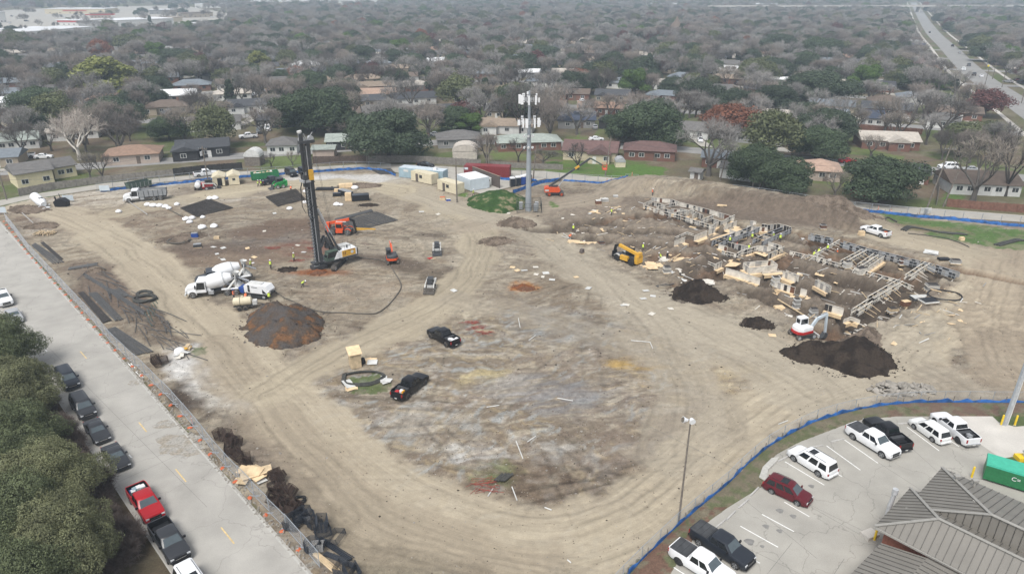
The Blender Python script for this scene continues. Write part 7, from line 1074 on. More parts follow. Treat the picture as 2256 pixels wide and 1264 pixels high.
o = build('log_pile', mb); x, y = P(100, 516); o.location = (x, y, GZ(x, y)); tag(o, 'pile of pale split logs at the left of the site', 'log pile')
for i, (u, v, s) in enumerate([(262, 468, .8), (325, 453, .9), (338, 455, 1), (352, 455, .9), (365, 457, .9), (372, 460, .8), (390, 452, .8), (462, 439, .9), (474, 438, 1), (410, 484, .9), (423, 482, .9), (418, 490, .8), (447, 480, .7), (446, 504, 1.05), (472, 500, .95), (672, 424, .7), (672, 447, .7), (742, 453, .9), (752, 453, .6), (782, 416, 1.1), (638, 461, .8), (396, 776, .9)]):
 x, y = P(u, v); t = thing('bulk_bag', 'slumped white bulk bag on the dirt at the left of the site', 'bulk bag', (x, y), rr.uniform(0, 3), 'white bulk bags'); mb = MB(); w = s * .8
 mb.rings([[(w * k * math.cos(a) * rr.uniform(.85, 1.12), w * k * math.sin(a) * rr.uniform(.85, 1.12), z * s) for a in [j * .628 for j in range(10)]] for k, z in ((.8, 0), (1.1, .2), (1.0, .5), (.55, .72))], 'bagwhite'); build('sack', mb, t, 70); part('loop', t, lambda b: b.tube([(-.2, 0, .68 * s), (0, .2, .9 * s), (.25, 0, .66 * s)], .04, 4, 'bagwhite'))
def bundle(name, label, u, v, L_, W_, H_, m, rz, top=None, cat='package'):
 x, y = P(u, v); t = thing(name, label, cat, (x, y), rz); part('panel' if name == 'form_stack' else 'wrapped_load', t, lambda b: [(b.box(-L_ * .4 + (k * 37 % 11 - 5) * .02, L_ * .4 + (k * 53 % 11 - 5) * .02, -W_ * .4, W_ * .4, .15 + k * .24, .33 + k * .24, m if k % 3 else (top or m)), b.box(-L_ * .34, L_ * .34, -W_ * .34, W_ * .34, .33 + k * .24, .39 + k * .24, 'formdark')) for k in range(int((H_ - .1) * .8 / .24) + 1)] if name == 'form_stack' else (b.box(-L_ / 2, L_ / 2, -W_ / 2, W_ / 2, .15, H_, m, .04), top and b.box(-L_ / 2 + .05, L_ / 2 - .05, -W_ / 2 + .05, W_ / 2 - .05, H_ + .003, H_ + .05, top))); part('pallet', t, lambda b: [b.box(-L_ / 2, L_ / 2, q * W_ / 2 - .06, q * W_ / 2 + .06, 0, .147, 'lumber') for q in (-.85, 0, .85)]); return t
for a in [('timber_crate', 'long plywood crate behind the black wrapped bundles', 762, 413, 3.4, 1.6, 1.0, 'plywood', .25), ('wrapped_bundle', 'long black wrapped bundle lying diagonally', 762, 431, 4.4, 1.5, 1.3, 'black', -.75, 'grey'), ('wrapped_bundle', 'small black wrapped bundle left of the long one', 743, 434, 1.9, 1.2, .9, 'black', .1, 'p_slate'), ('timber_crate', 'upright plywood crate beside the long black bundle', 768, 442, 1.5, 1.3, 1.9, 'plywood', .15), ('wrapped_bundle', 'wide black wrapped bundle at the right', 795, 442, 4.0, 2.0, 1.5, 'black', .22, 'p_slate'),
  ('timber_crate', 'pale crate left of the long black bundle', 745, 424, 1.8, 1.2, .9, 'plywood', .1), ('tarp_covered_stack', 'low black tarp covered stack right of the rig mast', 722, 420, 5.5, 1.6, .6, 'black', .05), ('pallet_box', 'red and white boxes by the left end of the far trench', 1318, 448, 1.3, 1.0, .9, 'formrust', .2, 'dirty_white'), ('pallet_box', 'grey boxes right of the red ones at the far trench', 1333, 444, 1.6, 1.1, .8, 'formgrey', .1, 'dirty_white'), ('pallet_box', 'single package on the dirt above the far trench', 1356, 436, 1.2, .9, .6, 'formgrey', 0, 'dirty_white'),
  ('form_stack', 'brown and grey stack of form panels by the plywood table', 1325, 530, 1.6, 1.2, 1.2, 'formgrey', .1, 'formrust'), ('form_stack', 'grey stack of form panels left of the formwork trench', 1469, 600, 1.5, 1.2, 1.4, 'formgrey', .1, 'formlight'), ('form_stack', 'tall grey stack of form panels beside the long plywood ledge', 1710, 612, 1.5, 1.3, 1.9, 'formlight', .1, 'dirty_white'), ('timber_crate', 'low open plywood box on the dirt', 1719, 664, 1.6, 1.2, .5, 'plywood', .1), ('form_stack', 'tall dark stack of form panels in the near row', 1756, 664, 1.2, 1.0, 2.0, 'formgrey', .05, 'dirty_white'), ('form_stack', 'grey stack of form panels right of the dark one', 1794, 680, 1.4, 1.1, 1.6, 'formgrey', .05, 'dirty_white'), ('form_stack', 'small grey stack in front of the taller grey one', 1792, 692, 1.3, .9, .6, 'formgrey', .3, 'formlight'),
  ('form_stack', 'pair of grey form stacks in the middle trench field', 1895, 602, 2.4, 1.4, 1.3, 'formlight', .4, 'formlight'), ('form_stack', 'white topped stack by the cross trench', 1866, 588, 1.6, 1.2, 1.3, 'formlight', .2, 'dirty_white'), ('form_stack', 'white topped rusty stack at the far side trench', 1988, 578, 1.3, 1.1, 1.3, 'formrust', 0, 'dirty_white'), ('form_stack', 'dark topped stack right of the formwork', 2103, 584, 2.0, 1.4, .8, 'formgrey', -.2, 'dirty_white'), ('form_stack', 'grey round cornered stack beside the edging square', 2054, 630, 2.4, 1.7, 1.3, 'formgrey', -.1, 'formlight'), ('wrapped_bundle', 'black wrapped bundle right of the formwork', 2078, 577, 2, 1.2, .5, 'black', 0), ('wrapped_bundle', 'flat white framed bundle near the excavator', 2046, 662, 2.6, 1.8, .4, 'dirty_white', .2, 'black'), ('wrapped_bundle', 'oval dark bundle on the dirt above the white framed one', 2030, 646, 3.0, 1.6, .6, 'pipe', .1, 'dirty_white'),
  ('timber_crate', 'small plywood crate at the near tip of the trench', 1998, 656, 1.4, 1.0, .9, 'formrust', .3, 'plywood'), ('timber_crate', 'amber plywood box by the white crew cab', 1897, 519, 1.1, .9, 1.0, 'plywood', .2), ('timber_crate', 'small amber box on the grass at right', 2118, 530, .9, .7, .7, 'plywood', .1), ('form_stack', 'brown stack behind the white crew cab', 1812, 506, 1.4, 1.1, 1.2, 'formrust', 0, 'formgrey'), ('form_stack', 'tan stack below the cross trench', 1970, 670, 1.8, 1.2, .9, 'lumber', .2, 'dirty_white'), ('pallet_box', 'orange box by the wooden pole', 975, 440, 1.3, .9, .7, 'lumber', 0, 'cone_orange'), ('pallet_box', 'purple and white tubs by the wooden pole', 988, 444, 1.1, .6, .6, 'blue', .1, 'dirty_white'), ('pump', 'blue pump on the dark ground at left', 430, 524, 1.3, .9, 1.0, 'blue', .2, 'grey'), ('generator', 'grey machine below the blue pump', 436, 546, 1.5, 1, .7, 'darksteel', .3, 'grey'), ('toolbox', 'small dark barrow on the dirt left of the yellow telehandler', 1282, 554, .8, .7, .9, 'brownpanel', .9), ('pallet_box', 'small crate by the coil at left', 478, 526, 1.1, .7, .5, 'lumber', .1)]:
 bundle(*a)
x, y = P(1287, 533); t = thing('work_table', 'plywood topped work table at the edge of the pits', 'table', P(1296, 532)); part('tabletop', t, lambda b: b.box(-1.8, 1.8, -1.0, 1.0, .85, .92, 'plywood')); [part('leg', t, lambda b: b.box(a - .05, a + .05, c - .05, c + .05, 0, .85, 'lumber')) for a in (-1.6, 1.6) for c in (-.85, .85)]
x, y = P(783, 806); t = thing('plywood_booth', 'tall plywood booth with a slanted roof on the open dirt', 'booth', (x, y), .42); part('wall', t, lambda b: (b.prism([(-.75, 0), (.75, 0), (.75, 2.5), (-.75, 2.15)], -.7, .7, 'x', 'lumber'))); part('roof', t, lambda b: b.prism([(-.95, 2.12), (.95, 2.56), (.95, 2.62), (-.95, 2.18)], -.9, .9, 'x', 'plywood')); part('side_panel', t, lambda b: b.box(.702, .72, -.7, .7, .05, 2.15, 'plywood'))
t = thing('bin_bag', 'black bag leaning on the plywood booth', 'bag', P(800, 800)); part('sack', t, lambda b: b.rings([[(.35 * k * math.cos(a), .35 * k * math.sin(a), z) for a in [j * .785 for j in range(8)]] for k, z in ((.8, 0), (1.1, .3), (.9, .7), (.3, .95))], 'black'), 70)
def stick(label, a, b_, w=.12, m='dirty_white', z=.1, name='pipe', cat='pipe'):
 (x0, y0), (x1, y1) = P(*a), P(*b_); mb = MB(); mb.tube([(0, 0, z + GZ(x0, y0)), (x1 - x0, y1 - y0, z + GZ(x1, y1))], w / 2, 6, m); o = build(name, mb); o.location = (x0, y0, 0); tag(o, label, cat, 'white pipes and stakes on the dirt')
for a, b_ in [((1142, 702), (1146, 722)), ((1165, 750), (1180, 740)), ((1390, 750), (1432, 754)), ((1432, 754), (1438, 768)), ((1137, 972), (1152, 1010)), ((1162, 974), (1180, 962)), ((1128, 1072), (1139, 1102)), ((1075, 1093), (1086, 1076)), ((1200, 1118), (1215, 1124)), ((1228, 876), (1262, 884)), ((1070, 427), (1080, 446)), ((1065, 426), (1071, 426)), ((1715, 935), (1735, 928)), ((1250, 1234), (1258, 1240)), ((1072, 896), (1100, 893))]: stick('thin white pipe lying on the churned dirt', a, b_)
for a, b_, m, lb in [((1372, 526), (1412, 512), 'lumber', 'long pale timber across the pits'), ((1500, 550), (1462, 576), 'lumber', 'timber beside the telehandler'), ((1715, 650), (1782, 682), 'lumber', 'long thin timber in front of the near form row'), ((1288, 505), (1250, 500), 'formlight', 'white board across the left trench end'), ((1270, 503), (1300, 492), 'formlight', 'pale boards bridging the left trench'), ((1305, 478), (1345, 462), 'lumber', 'timber on the trench edge'), ((283, 444), (325, 474), 'formgrey', 'long grey beam on the dirt by the dump truck'), ((368, 460), (402, 478), 'hose', 'brown pipe beside the rebar mat'), ((38, 460), (82, 500), 'formgrey', 'long plank at the far left fence')]: stick(lb, a, b_, .25, m, .15, 'timber', 'timber')
for i, (u, v) in enumerate([(1036, 712), (1050, 722), (1065, 735), (1060, 1062), (1072, 1078), (600, 548), (690, 548), (655, 575)]):
 x, y = P(u, v); mb = MB(); rr2 = random.Random(i)
 for k in range(9): a = rr2.uniform(0, 6); mb.tube([(rr2.uniform(-1.6, 1.6), rr2.uniform(-.8, .8), .08), (rr2.uniform(-1.6, 1.6), rr2.uniform(-.8, .8), .25), (rr2.uniform(-1.8, 1.8), rr2.uniform(-.8, .8), .1)], .022, 4, 'netred')
 o = build('safety_netting', mb); o.location = (x, y, GZ(x, y)); tag(o, 'tangle of red safety netting trodden into the dirt', 'netting', 'red netting scraps')
x, y = P(1105, 1054); t = thing('sandbags', 'grey black roll bundle in the hollow near the bottom', 'pipe bundle', (x, y)); [part('roll', t, lambda b: b.tube([(-.7 + q * .3, -.5, .2), (.1 + q * .35, .5, .3)], .15, 8, 'sock')) for q in range(4)]
# ------------------------------------------------------------ foundation formwork
FA = lambda *p: [(1380 + x / 9.03, 420 + y / 9.03) for x, y in p]; FB = lambda *p: [(1560 + x / 9.03, 480 + y / 9.03) for x, y in p]; FC = lambda *p: [(1780 + x / 6.02, 500 + y / 6.02) for x, y in p]
def form(label, px, style='panel', h=1.15, z0=-.25, ledge=0, dbl=0, brace=0, seed=0):
 ledge = ledge or (.55 if style in ('panel', 'light') else 0); L_ = PP(px, z0 + .3); x0, y0 = L_[0]; t = thing('formwork_wall', label, 'formwork', (x0, y0, 0)); rr = random.Random(seed + int(px[0][0] * 7)); pm, rm, sm = MB(), MB(), MB()
 MS = dict(panel=['formlight'] * 4 + ['formgrey'] * 3 + ['formdark', 'formrust'], light=['formlight'] * 7 + ['formgrey'], dark=['formdark'] * 3 + ['formgrey'] * 2, rails=['formdark', 'formgrey', 'formlight'], trench=['formgrey', 'darksteel', 'formdark', 'steel'])[style]
 for side in ((0, dbl) if dbl else (0,)):
  for (ax, ay), (bx, by) in zip(L_[:-1], L_[1:]):
   l = math.hypot(bx - ax, by - ay); ux, uy = (bx - ax) / l, (by - ay) / l; nx, ny = -uy * side, ux * side; n = max(1, round(l / .62)); q = l / n
   f = lambda d, o, z: (ax - x0 + ux * d + nx - uy * o, ay - y0 + uy * d + ny + ux * o, z)
   for i in range(n):
    a, b_ = i * q, (i + 1) * q; hh = h + (rr.uniform(-.04, .06) if style in ('panel', 'light') else 0); m_ = rr.choice(MS); o = rr.uniform(-.015, .015)
    if style == 'rails' and rr.random() < .25: continue
    pm.beam(f(a, o, z0 + hh / 2), f(b_, o, z0 + hh / 2), .07, hh, m_)
    if style in ('rails', 'dark', 'trench') or rr.random() < .4: sm.beam(f(b_, .07 * (-1 if not side else 1), z0 + h / 2), f(b_ + .05, .07 * (-1 if not side else 1), z0 + h / 2), .08, h * .96, 'formlight' if style != 'trench' else 'steel')
   for zz in ((z0 + h + .05, z0 + h * .45) if style in ('rails', 'trench') else (z0 + h + .05,)): rm.beam(f(0, -.06, zz), f(l, -.06, zz), .10 if style != 'rails' else .14, .06, 'formlight' if style != 'trench' else 'steel')
   if brace and not side or brace == 2:
    for i in range(max(1, int(l / 1.7))):
     d = (i + .5) * 1.7 + rr.uniform(-.3, .3); s_ = -1; part('brace', t, lambda b: b.beam(f(d, 0, z0 + h), f(d + rr.uniform(-.5, .5), s_ * rr.uniform(1.5, 2.3), z0 + .45), .09, .05, rr.choice(['lumber', 'formlight', 'formlight'])))
 if dbl:
  (ax, ay), (bx, by) = L_[0], L_[-1]
  for i in range(int(math.hypot(bx - ax, by - ay) / 2)): (cx, cy), (dx, dy) = L_[0], L_[1]; l = math.hypot(dx - cx, dy - cy); k = (i + .5) * 2; ux, uy = (dx - cx) / l, (dy - cy) / l; (k < l) and part('tie', t, lambda b: b.beam((cx - x0 + ux * k, cy - y0 + uy * k, z0 + h + .1), (cx - x0 + ux * k - uy * dbl, cy - y0 + uy * k + ux * dbl, z0 + h + .1), .07, .05, 'lumber'))
 if pm.v: build('panel', pm, t)
 if sm.v: build('stud', sm, t)
 build('rail', rm, t)
 if ledge:
  for (ax, ay), (bx, by) in zip(L_[:-1], L_[1:]):
   l = math.hypot(bx - ax, by - ay); ux, uy = (bx - ax) / l, (by - ay) / l; o = -.05; part('ledge', t, lambda b: (b.beam((ax - x0 + uy * (ledge / 2 - o), ay - y0 - ux * (ledge / 2 - o), z0), (bx - x0 + uy * (ledge / 2 - o), by - y0 - ux * (ledge / 2 - o), z0), ledge, .05, 'plywood'), b.beam((ax - x0 + uy * ledge, ay - y0 - ux * ledge, z0 - .28), (bx - x0 + uy * ledge, by - y0 - ux * ledge, z0 - .28), .05, .5, 'plywood')))
FW = [
 ('back row of tall mixed form panels along the far trench', FA((500, 205), (920, 250), (1060, 305), (1330, 370), (1650, 455), (1890, 525), (2135, 600)), dict()), ('plywood ledged box at the far left end of the formwork', FA((335, 330), (500, 262)), dict(style='light', ledge=.7)),
 ('long low front row of dark forms with pale rails', FA((370, 350), (700, 455), (1180, 590), (1740, 765)), dict(style='rails', h=.95)), ('first dark cross wall at the far left', FA((600, 385), (1040, 300)), dict(style='rails')), ('dark inner wall behind the long front row at far left', FA((510, 300), (730, 345)), dict(style='dark')),
 ('pale inner panels in the second cell', FA((880, 440), (1060, 450)), dict(style='panel')), ('dark inner panels in the second cell', FA((760, 430), (870, 460)), dict(style='dark')), ('dark wall closing the third cell', FA((1060, 425), (1240, 470)), dict(style='dark')), ('rail wall crossing the third cell', FA((940, 510), (1190, 465)), dict(style='rails')),
 ('dark wall in the fourth cell', FA((1260, 450), (1520, 560)), dict(style='dark')), ('short pale wall in the fourth cell', FA((1310, 560), (1380, 500)), dict(style='light')), ('rail wall crossing the fifth cell', FA((1480, 650), (1720, 560)), dict(style='rails')), ('pale end wall of the fourth cell', FA((1180, 500), (1350, 420)), dict(style='light')),
 ('dark wall in the fifth cell', FA((1690, 630), (1880, 690)), dict(style='dark')), ('pale panels in the fifth cell', FA((1870, 690), (2000, 650)), dict(style='light', ledge=.6)), ('rail wall at the end of the back row', FA((1960, 640), (2140, 560)), dict(style='rails')), ('pale wall corner below the fifth cell', FA((1700, 770), (1810, 690)), dict(style='light')),
 ('near left form run standing on a plywood ledge', FA((950, 1080), (1160, 1005)), dict(style='light', ledge=1.0)), ('second form run on the long plywood ledge', FA((1345, 975), (1590, 880)), dict(style='light', ledge=1.0)), ('third short form run on the long plywood ledge', FA((1630, 860), (1760, 810)), dict(style='light', ledge=.9)), ('fourth form run on the long plywood ledge', FA((1945, 765), (2190, 680)), dict(style='light', ledge=1.0)),
 ('short return wall behind the near left form run', FA((960, 950), (1200, 840), (1340, 890)), dict(style='rails', h=.5)), ('dark wall run right of the long ledge', FB((770, 210), (1000, 240), (1180, 245)), dict(style='panel', h=.9)), ('square dark box wall behind the channel', FB((1060, 195), (1170, 215), (1350, 205)), dict(style='dark')), ('small pale form block behind the channel', FB((830, 130), (950, 150)), dict(style='light')),
 ('mixed panels below the long ledge', FB((420, 310), (580, 365), (740, 335)), dict()), ('grey steel channel forms running toward the far trench, left one', FB((215, 575), (400, 490), (860, 320), (1010, 250)), dict(style='trench', dbl=1.6, h=1.0)), ('grey steel channel forms running toward the far trench, right one', FB((1060, 545), (1330, 410), (1640, 285)), dict(style='trench', dbl=1.9, h=1.0)),
 ('curved dark end wall of the far trench', FB((1370, 190), (1560, 235), (1650, 270)), dict(style='dark')), ('dark wall boxes in the middle of the formwork', FB((1030, 390), (1230, 430)), dict(style='panel', h=.8)), ('front wall with white rails in front of the red shirted worker', FB((395, 560), (790, 650)), dict(style='dark', h=1.1)), ('second white railed wall below it', FB((270, 700), (570, 770)), dict(style='rails', h=.8)),
 ('short grey wall left of the white railed one', FB((205, 580), (380, 640)), dict(style='panel', h=.9)), ('wall turning from the white railed corner', FB((560, 790), (640, 740), (990, 640)), dict(style='rails', ledge=.6)), ('pale panels at the centre crossing', FB((990, 640), (1100, 640), (1240, 680)), dict(style='light')), ('white stud frame at the centre crossing', FB((1190, 560), (1450, 640)), dict(style='rails')),
 ('rusty wall below the centre crossing', FB((1190, 800), (1500, 650)), dict(style='panel', brace=1)), ('rear face of the large box form', FB((690, 960), (1240, 915)), dict(h=1.0)), ('front face of the large box form', FB((820, 1085), (1370, 1020)), dict(style='light')), ('left face of the large box form', FB((700, 1000), (820, 1085)), dict(style='light', ledge=.6)), ('right face of the large box form', FB((1240, 920), (1370, 1015)), dict(style='light')),
 ('front run of weathered panels on a plywood ledge', FB((345, 1085), (620, 1165), (1025, 1300)), dict(style='light', ledge=.6)), ('dark cell wall left of the weathered panels', FB((125, 1010), (260, 950)), dict(style='panel', ledge=.6)), ('low wall at the left of the dark cell', FB((0, 900), (120, 950)), dict(style='rails', h=.6)), ('double pale form block on a wide plywood ledge', FB((1480, 1145), (1740, 1255)), dict(style='light', dbl=.7, ledge=1.0)),
 ('long thin braced rail run across the pit field', FB((1620, 700), (2180, 830)), dict(style='rails', h=.7, brace=1)), ('ledge wall right of the large box form', FB((1080, 1085), (1470, 1050)), dict(style='light', h=.3, ledge=.8)),
 ('black panelled wall of the far right trench, first part', FC((0, 150), (300, 215)), dict(style='trench', dbl=1.2, h=1.0)), ('black panelled wall of the far right trench, second part', FC((420, 250), (760, 350), (1230, 465)), dict(style='trench', dbl=1.2, h=1.0)), ('black panelled wall of the far right trench, third part', FC((1240, 470), (1640, 570), (1950, 670)), dict(style='trench', dbl=1.2, h=1.0)),
 ('rail frame where four hi vis workers gather', FC((80, 390), (410, 200)), dict(style='rails', h=.8, brace=1)), ('braced cross wall right of the gathered workers', FC((475, 520), (760, 365)), dict(style='rails', brace=1, dbl=.8)), ('second braced cross wall in the right field', FC((700, 570), (920, 420)), dict(style='rails', dbl=.8, brace=1)), ('tall pale panels beside the second cross wall', FC((790, 580), (1000, 440)), dict(style='light', ledge=.5)),
 ('long middle rail run with braces, left part', FC((0, 395), (440, 530)), dict(style='rails', h=.8, brace=1)), ('long middle rail run with braces, right part', FC((560, 560), (1210, 745), (1400, 830)), dict(style='rails', h=.8, brace=1)), ('upper double wall with many braces near the right end', FC((1330, 715), (1600, 535)), dict(style='rails', dbl=.8, brace=1)), ('long double wall with many braces at the near right end', FC((850, 1010), (1240, 780)), dict(style='rails', dbl=.9, brace=1)),
 ('braced wall at the near tip of the formwork', FC((640, 1175), (840, 1045)), dict(style='rails', dbl=.8, brace=1)), ('dark doorway like panels in the near row', FC((220, 1080), (465, 1150)), dict(style='panel')), ('white block of forms above the near row', FC((90, 760), (270, 860)), dict(style='light', dbl=.5, ledge=.4)), ('wrecked pale form frame at the near tip', FC((470, 1250), (570, 1215), (690, 1260)), dict(style='light', h=.6)),
 ('near row of panels in front of the trench', FB((1320, 1360), (1500, 1410), (1630, 1450), (1720, 1475)), dict(style='panel')), ('near row end panel on a ledge', FB((1830, 1500), (1950, 1530)), dict(style='light', ledge=.4))]
for i, (lb, px, k) in enumerate(FW): form(lb, px, seed=i, **k)
for i, (px, lb) in enumerate([(FB((900, 990), (1200, 900), (1010, 1000), (640, 990)), ''), (FB((310, 260), (560, 200), (770, 240), (420, 300)), 'pale plywood platform beside the fourth form run'), (FB((40, 420), (420, 290), (440, 310), (60, 440)), 'plywood ledge boards left of the mixed panels'), (FB((890, 680), (1060, 660), (1210, 720), (1140, 770)), 'plywood platform at the centre of the formwork'), (FB((330, 960), (440, 860), (660, 900), (560, 960)), 'pale plywood deck beside the large box form')]):
 if lb: L_ = PP(px, .1); mb = MB(); mb.prism([(a - L_[0][0], b - L_[0][1]) for a, b in L_], 0, .06, 'z', 'plywood'); o = build('plywood_deck', mb); o.location = (*L_[0], .02); tag(o, lb, 'plywood')
r2 = random.Random(77); OC = []
for m_ in ('lumber', 'formlight', 'dirty_white', 'plywood', 'formgrey'):
 mb = MB(); mb.box(-.9, .9, -.07, .07, 0, .06, m_) if m_ != 'plywood' else mb.box(-.5, .5, -.35, .35, 0, .03, m_); o = build('timber_offcut', mb); OC.append(tag(o, 'loose %s lying among the foundation forms' % dict(lumber='tan timber', formlight='pale grey board', dirty_white='white painted board', plywood='plywood square', formgrey='grey board')[m_], 'offcut', dict(lumber='tan timber', formlight='pale grey board', dirty_white='white painted board', plywood='plywood square', formgrey='grey board')[m_] + ' offcuts among the forms'))
for i in range(290):
 a, b_ = r2.uniform(-38, 36), r2.gauss(0, 8.5); x, y = P(1660, 572); x += a * .72 + b_ * .7; y += -a * .69 + b_ * .7; o = OC[i % 5] if i < 5 else OC[i % 5].copy()
 if i >= 5: S.collection.objects.link(o)
 o.location = (x, y, GZ(x, y) + .05); o.rotation_euler = (r2.gauss(0, .15), r2.gauss(0, .12), r2.choice([-.75, .8, r2.uniform(0, 3)])); o.scale = (r2.uniform(.5, 1.8), 1, 1)
# ------------------------------------------------------------ site fences
mat('wire', (.30, .31, .32), .5, .1, metal=.4)
def meshwire(b, p, q, h, st=.16, r=.007, z=.08):
 (ax, ay), (bx, by) = p, q; l = math.hypot(bx - ax, by - ay); n = int(l / st)
 for i in range(-int(h / st), n + 1):
  for s in (1, -1):
   a0, a1 = i * st, i * st + h; z0, z1 = (z, z + h) if s > 0 else (z + h, z)
   c0, c1 = max(0, a0), min(l, a1)
   if c1 <= c0: continue
   k0, k1 = (c0 - a0) / h, (c1 - a0) / h; A = (ax + (bx - ax) * c0 / l, ay + (by - ay) * c0 / l, z0 + (z1 - z0) * k0); B = (ax + (bx - ax) * c1 / l, ay + (by - ay) * c1 / l, z0 + (z1 - z0) * k1)
   b.tube([A, B], r, 3, 'wire', cap=False)
def resample(L_, st):
 o = [L_[0]]; acc = 0
 for (ax, ay), (bx, by) in zip(L_[:-1], L_[1:]):
  l = math.hypot(bx - ax, by - ay); d = st - acc
  while d <= l: o.append((ax + (bx - ax) * d / l, ay + (by - ay) * d / l)); d += st
  acc = l - (d - st)
 return o
def panels(px, label, group, h=1.85, st=3.3, foot=None, wire=True, wst=.16, grade=True):
 L_ = resample(PP(px), st)
 for i, (a, b_) in enumerate(zip(L_[:-1], L_[1:])):
  z = GZ(*a); t = thing('fence_panel', label, 'fence panel', (a[0], a[1], z), 0, group); q = (b_[0] - a[0], b_[1] - a[1]); part('frame', t, lambda b: [b.tube(k, .034, 5, 'galv') for k in ([(0, 0, 0), (0, 0, h)], [(0, 0, h), (q[0] * .99, q[1] * .99, h)], [(q[0] * .98, q[1] * .98, 0), (q[0] * .98, q[1] * .98, h)], [(0, 0, .1), (q[0], q[1], .1)])])
  if wire: part('wire_mesh', t, lambda b: meshwire(b, (0, 0), q, h - .1, wst, .003 + .008 * wst))
  part('foot', t, lambda b: b.box(-.5, .5, -.09, .09, -.02, .05, 'galv'))
  if foot and i % foot == 0:
   r2 = random.Random(i); t = thing('sandbag', 'orange sandbag holding down a panel of the street fence' if group.endswith('street') else 'orange sandbag under the temporary fence of the back alley', 'sandbag', (a[0] - .3, a[1] - .35, z), r2.uniform(0, 3), 'orange sandbags ' + group.split()[-1]); part('bag', t, lambda b: b.rings([[(.30 * k * math.cos(w), .2 * k * math.sin(w), zz) for w in [j * .785 for j in range(8)]] for k, zz in ((.9, 0), (1.1, .08), (.7, .16))], 'cone_orange'), 60)
panels([(14, 487), (40, 520), (66, 556), (117, 611), (179, 678), (251, 760), (328, 832), (385, 890), (438, 952), (472, 997), (506, 1035), (545, 1077), (586, 1119), (632, 1165), (690, 1232), (740, 1290)], 'temporary chain link fence panel between the street and the dirt', 'temporary fence panels along the street', foot=1, wst=.2)
panels([(215, 421), (290, 409), (380, 400), (460, 391), (540, 386), (640, 381), (700, 375), (760, 370), (830, 371), (866, 377)], 'temporary chain link panel on the far left side by the back alley', 'temporary fence panels at the far left of the alley', foot=0, st=3.6, wst=.3)
panels([(960, 385), (1010, 380)], 'temporary chain link panel behind the light blue container', 'temporary fence panels behind the containers', st=3.6, wst=.3); panels([(1122, 388), (1200, 393), (1290, 400), (1360, 404), (1420, 407)], 'temporary chain link panel on the alley behind the boom lift', 'temporary fence panels on the alley', foot=2, st=3.4, wst=.3)
panels([(1480, 404), (1600, 421), (1700, 434), (1800, 450), (1880, 462), (2010, 475), (2140, 487), (2330, 502)], 'temporary chain link panel on the right side by the back alley', 'temporary fence panels at the right of the alley', st=3.6, foot=3, wst=.3)
PK = [(1330, 1318), (1382, 1262), (1420, 1224), (1460, 1186), (1500, 1148), (1550, 1106), (1600, 1066), (1645, 1020), (1690, 983), (1740, 953), (1790, 928), (1845, 911), (1900, 898), (1950, 890), (2010, 885), (2100, 884), (2330, 886)]
L_ = resample(PP(PK), 3.0); t = thing('chain_link_fence', 'curving chain link fence round the car park', 'fence', (*L_[0], 0)); ox, oy = L_[0]
for i, a in enumerate(L_): part('post', t, lambda b: b.tube([(a[0] - ox, a[1] - oy, 0), (a[0] - ox, a[1] - oy, 1.5)], .035, 6, 'galv'))
part('top_rail', t, lambda b: b.tube([(a - ox, c - oy, 1.48) for a, c in L_], .026, 5, 'galv')); part('wire_mesh', t, lambda b: [meshwire(b, (a[0] - ox, a[1] - oy), (c[0] - ox, c[1] - oy), 1.4, .16, .0042, .05) for a, c in zip(L_[:-1], L_[1:])])
def silt(px, label, h=.75, off=0, sag=.3, st=.8):
 L_ = resample(PP(px), st); rr = random.Random(len(label)); x0, y0 = L_[0]; t = thing('silt_fence', label, 'silt fence', (x0, y0, 0)); mb = MB(); vs = []; n = len(L_); tops = [h * (1 - sag * abs(math.sin(i * .9 + rr.uniform(-.6, .6)))) for i in range(n)]
 for i, (a, b_) in enumerate(L_): w = rr.uniform(-.12, .12); g = GZ(a, b_); vs += [(a - x0, b_ - y0 - off, g - .1), (a - x0 + w, b_ - y0 - off + w * .5, g + tops[i] * .5), (a - x0 - w * .3, b_ - y0 - off + .05, g + tops[i]), (a - x0 - w * .3, b_ - y0 - off + .09, g + tops[i]), (a - x0 + w, b_ - y0 - off + .04 + w * .5, g + tops[i] * .5)]
 fs = [(5 * i + a, 5 * i + 5 + a, 5 * i + 5 + b_, 5 * i + b_) for i in range(n - 1) for a, b_ in ((0, 1), (1, 2), (2, 3), (3, 4))]; mb.add(vs, fs, 'bluetarp'); build('fabric', mb, t, 60)
 for i in range(0, n, 4): part('stake', t, lambda b: b.box(L_[i][0] - x0 - .03, L_[i][0] - x0 + .03, L_[i][1] - y0 + .02 - off, L_[i][1] - y0 + .08 - off, 0, h + .25, 'oldwood'))
silt(PK[1:], 'blue silt fence curving round the car park', .66, .25, .6); silt([(222, 424), (290, 415)], 'short blue silt fence by the white sign board', .8, 0, .4); silt([(302, 416), (380, 406), (455, 398), (535, 392), (640, 384), (700, 380), (760, 375), (800, 373), (845, 377), (872, 388)], 'blue silt fence across the far left side of the site', .75); silt([(1130, 427), (1160, 416), (1195, 404), (1240, 398)], 'blue silt fence below the portable toilets', 1.0, 0, .2); silt([(1102, 396), (1140, 399), (1180, 400), (1185, 406)], 'blue silt fence behind the portable toilets', .9); silt([(1240, 399), (1290, 402), (1340, 407), (1385, 411)], 'thin blue silt fence behind the boom lift', .5); silt([(1880, 464), (1950, 471), (2010, 478), (2100, 486), (2200, 496), (2330, 508)], 'blue silt fence along the grass at right', .8)
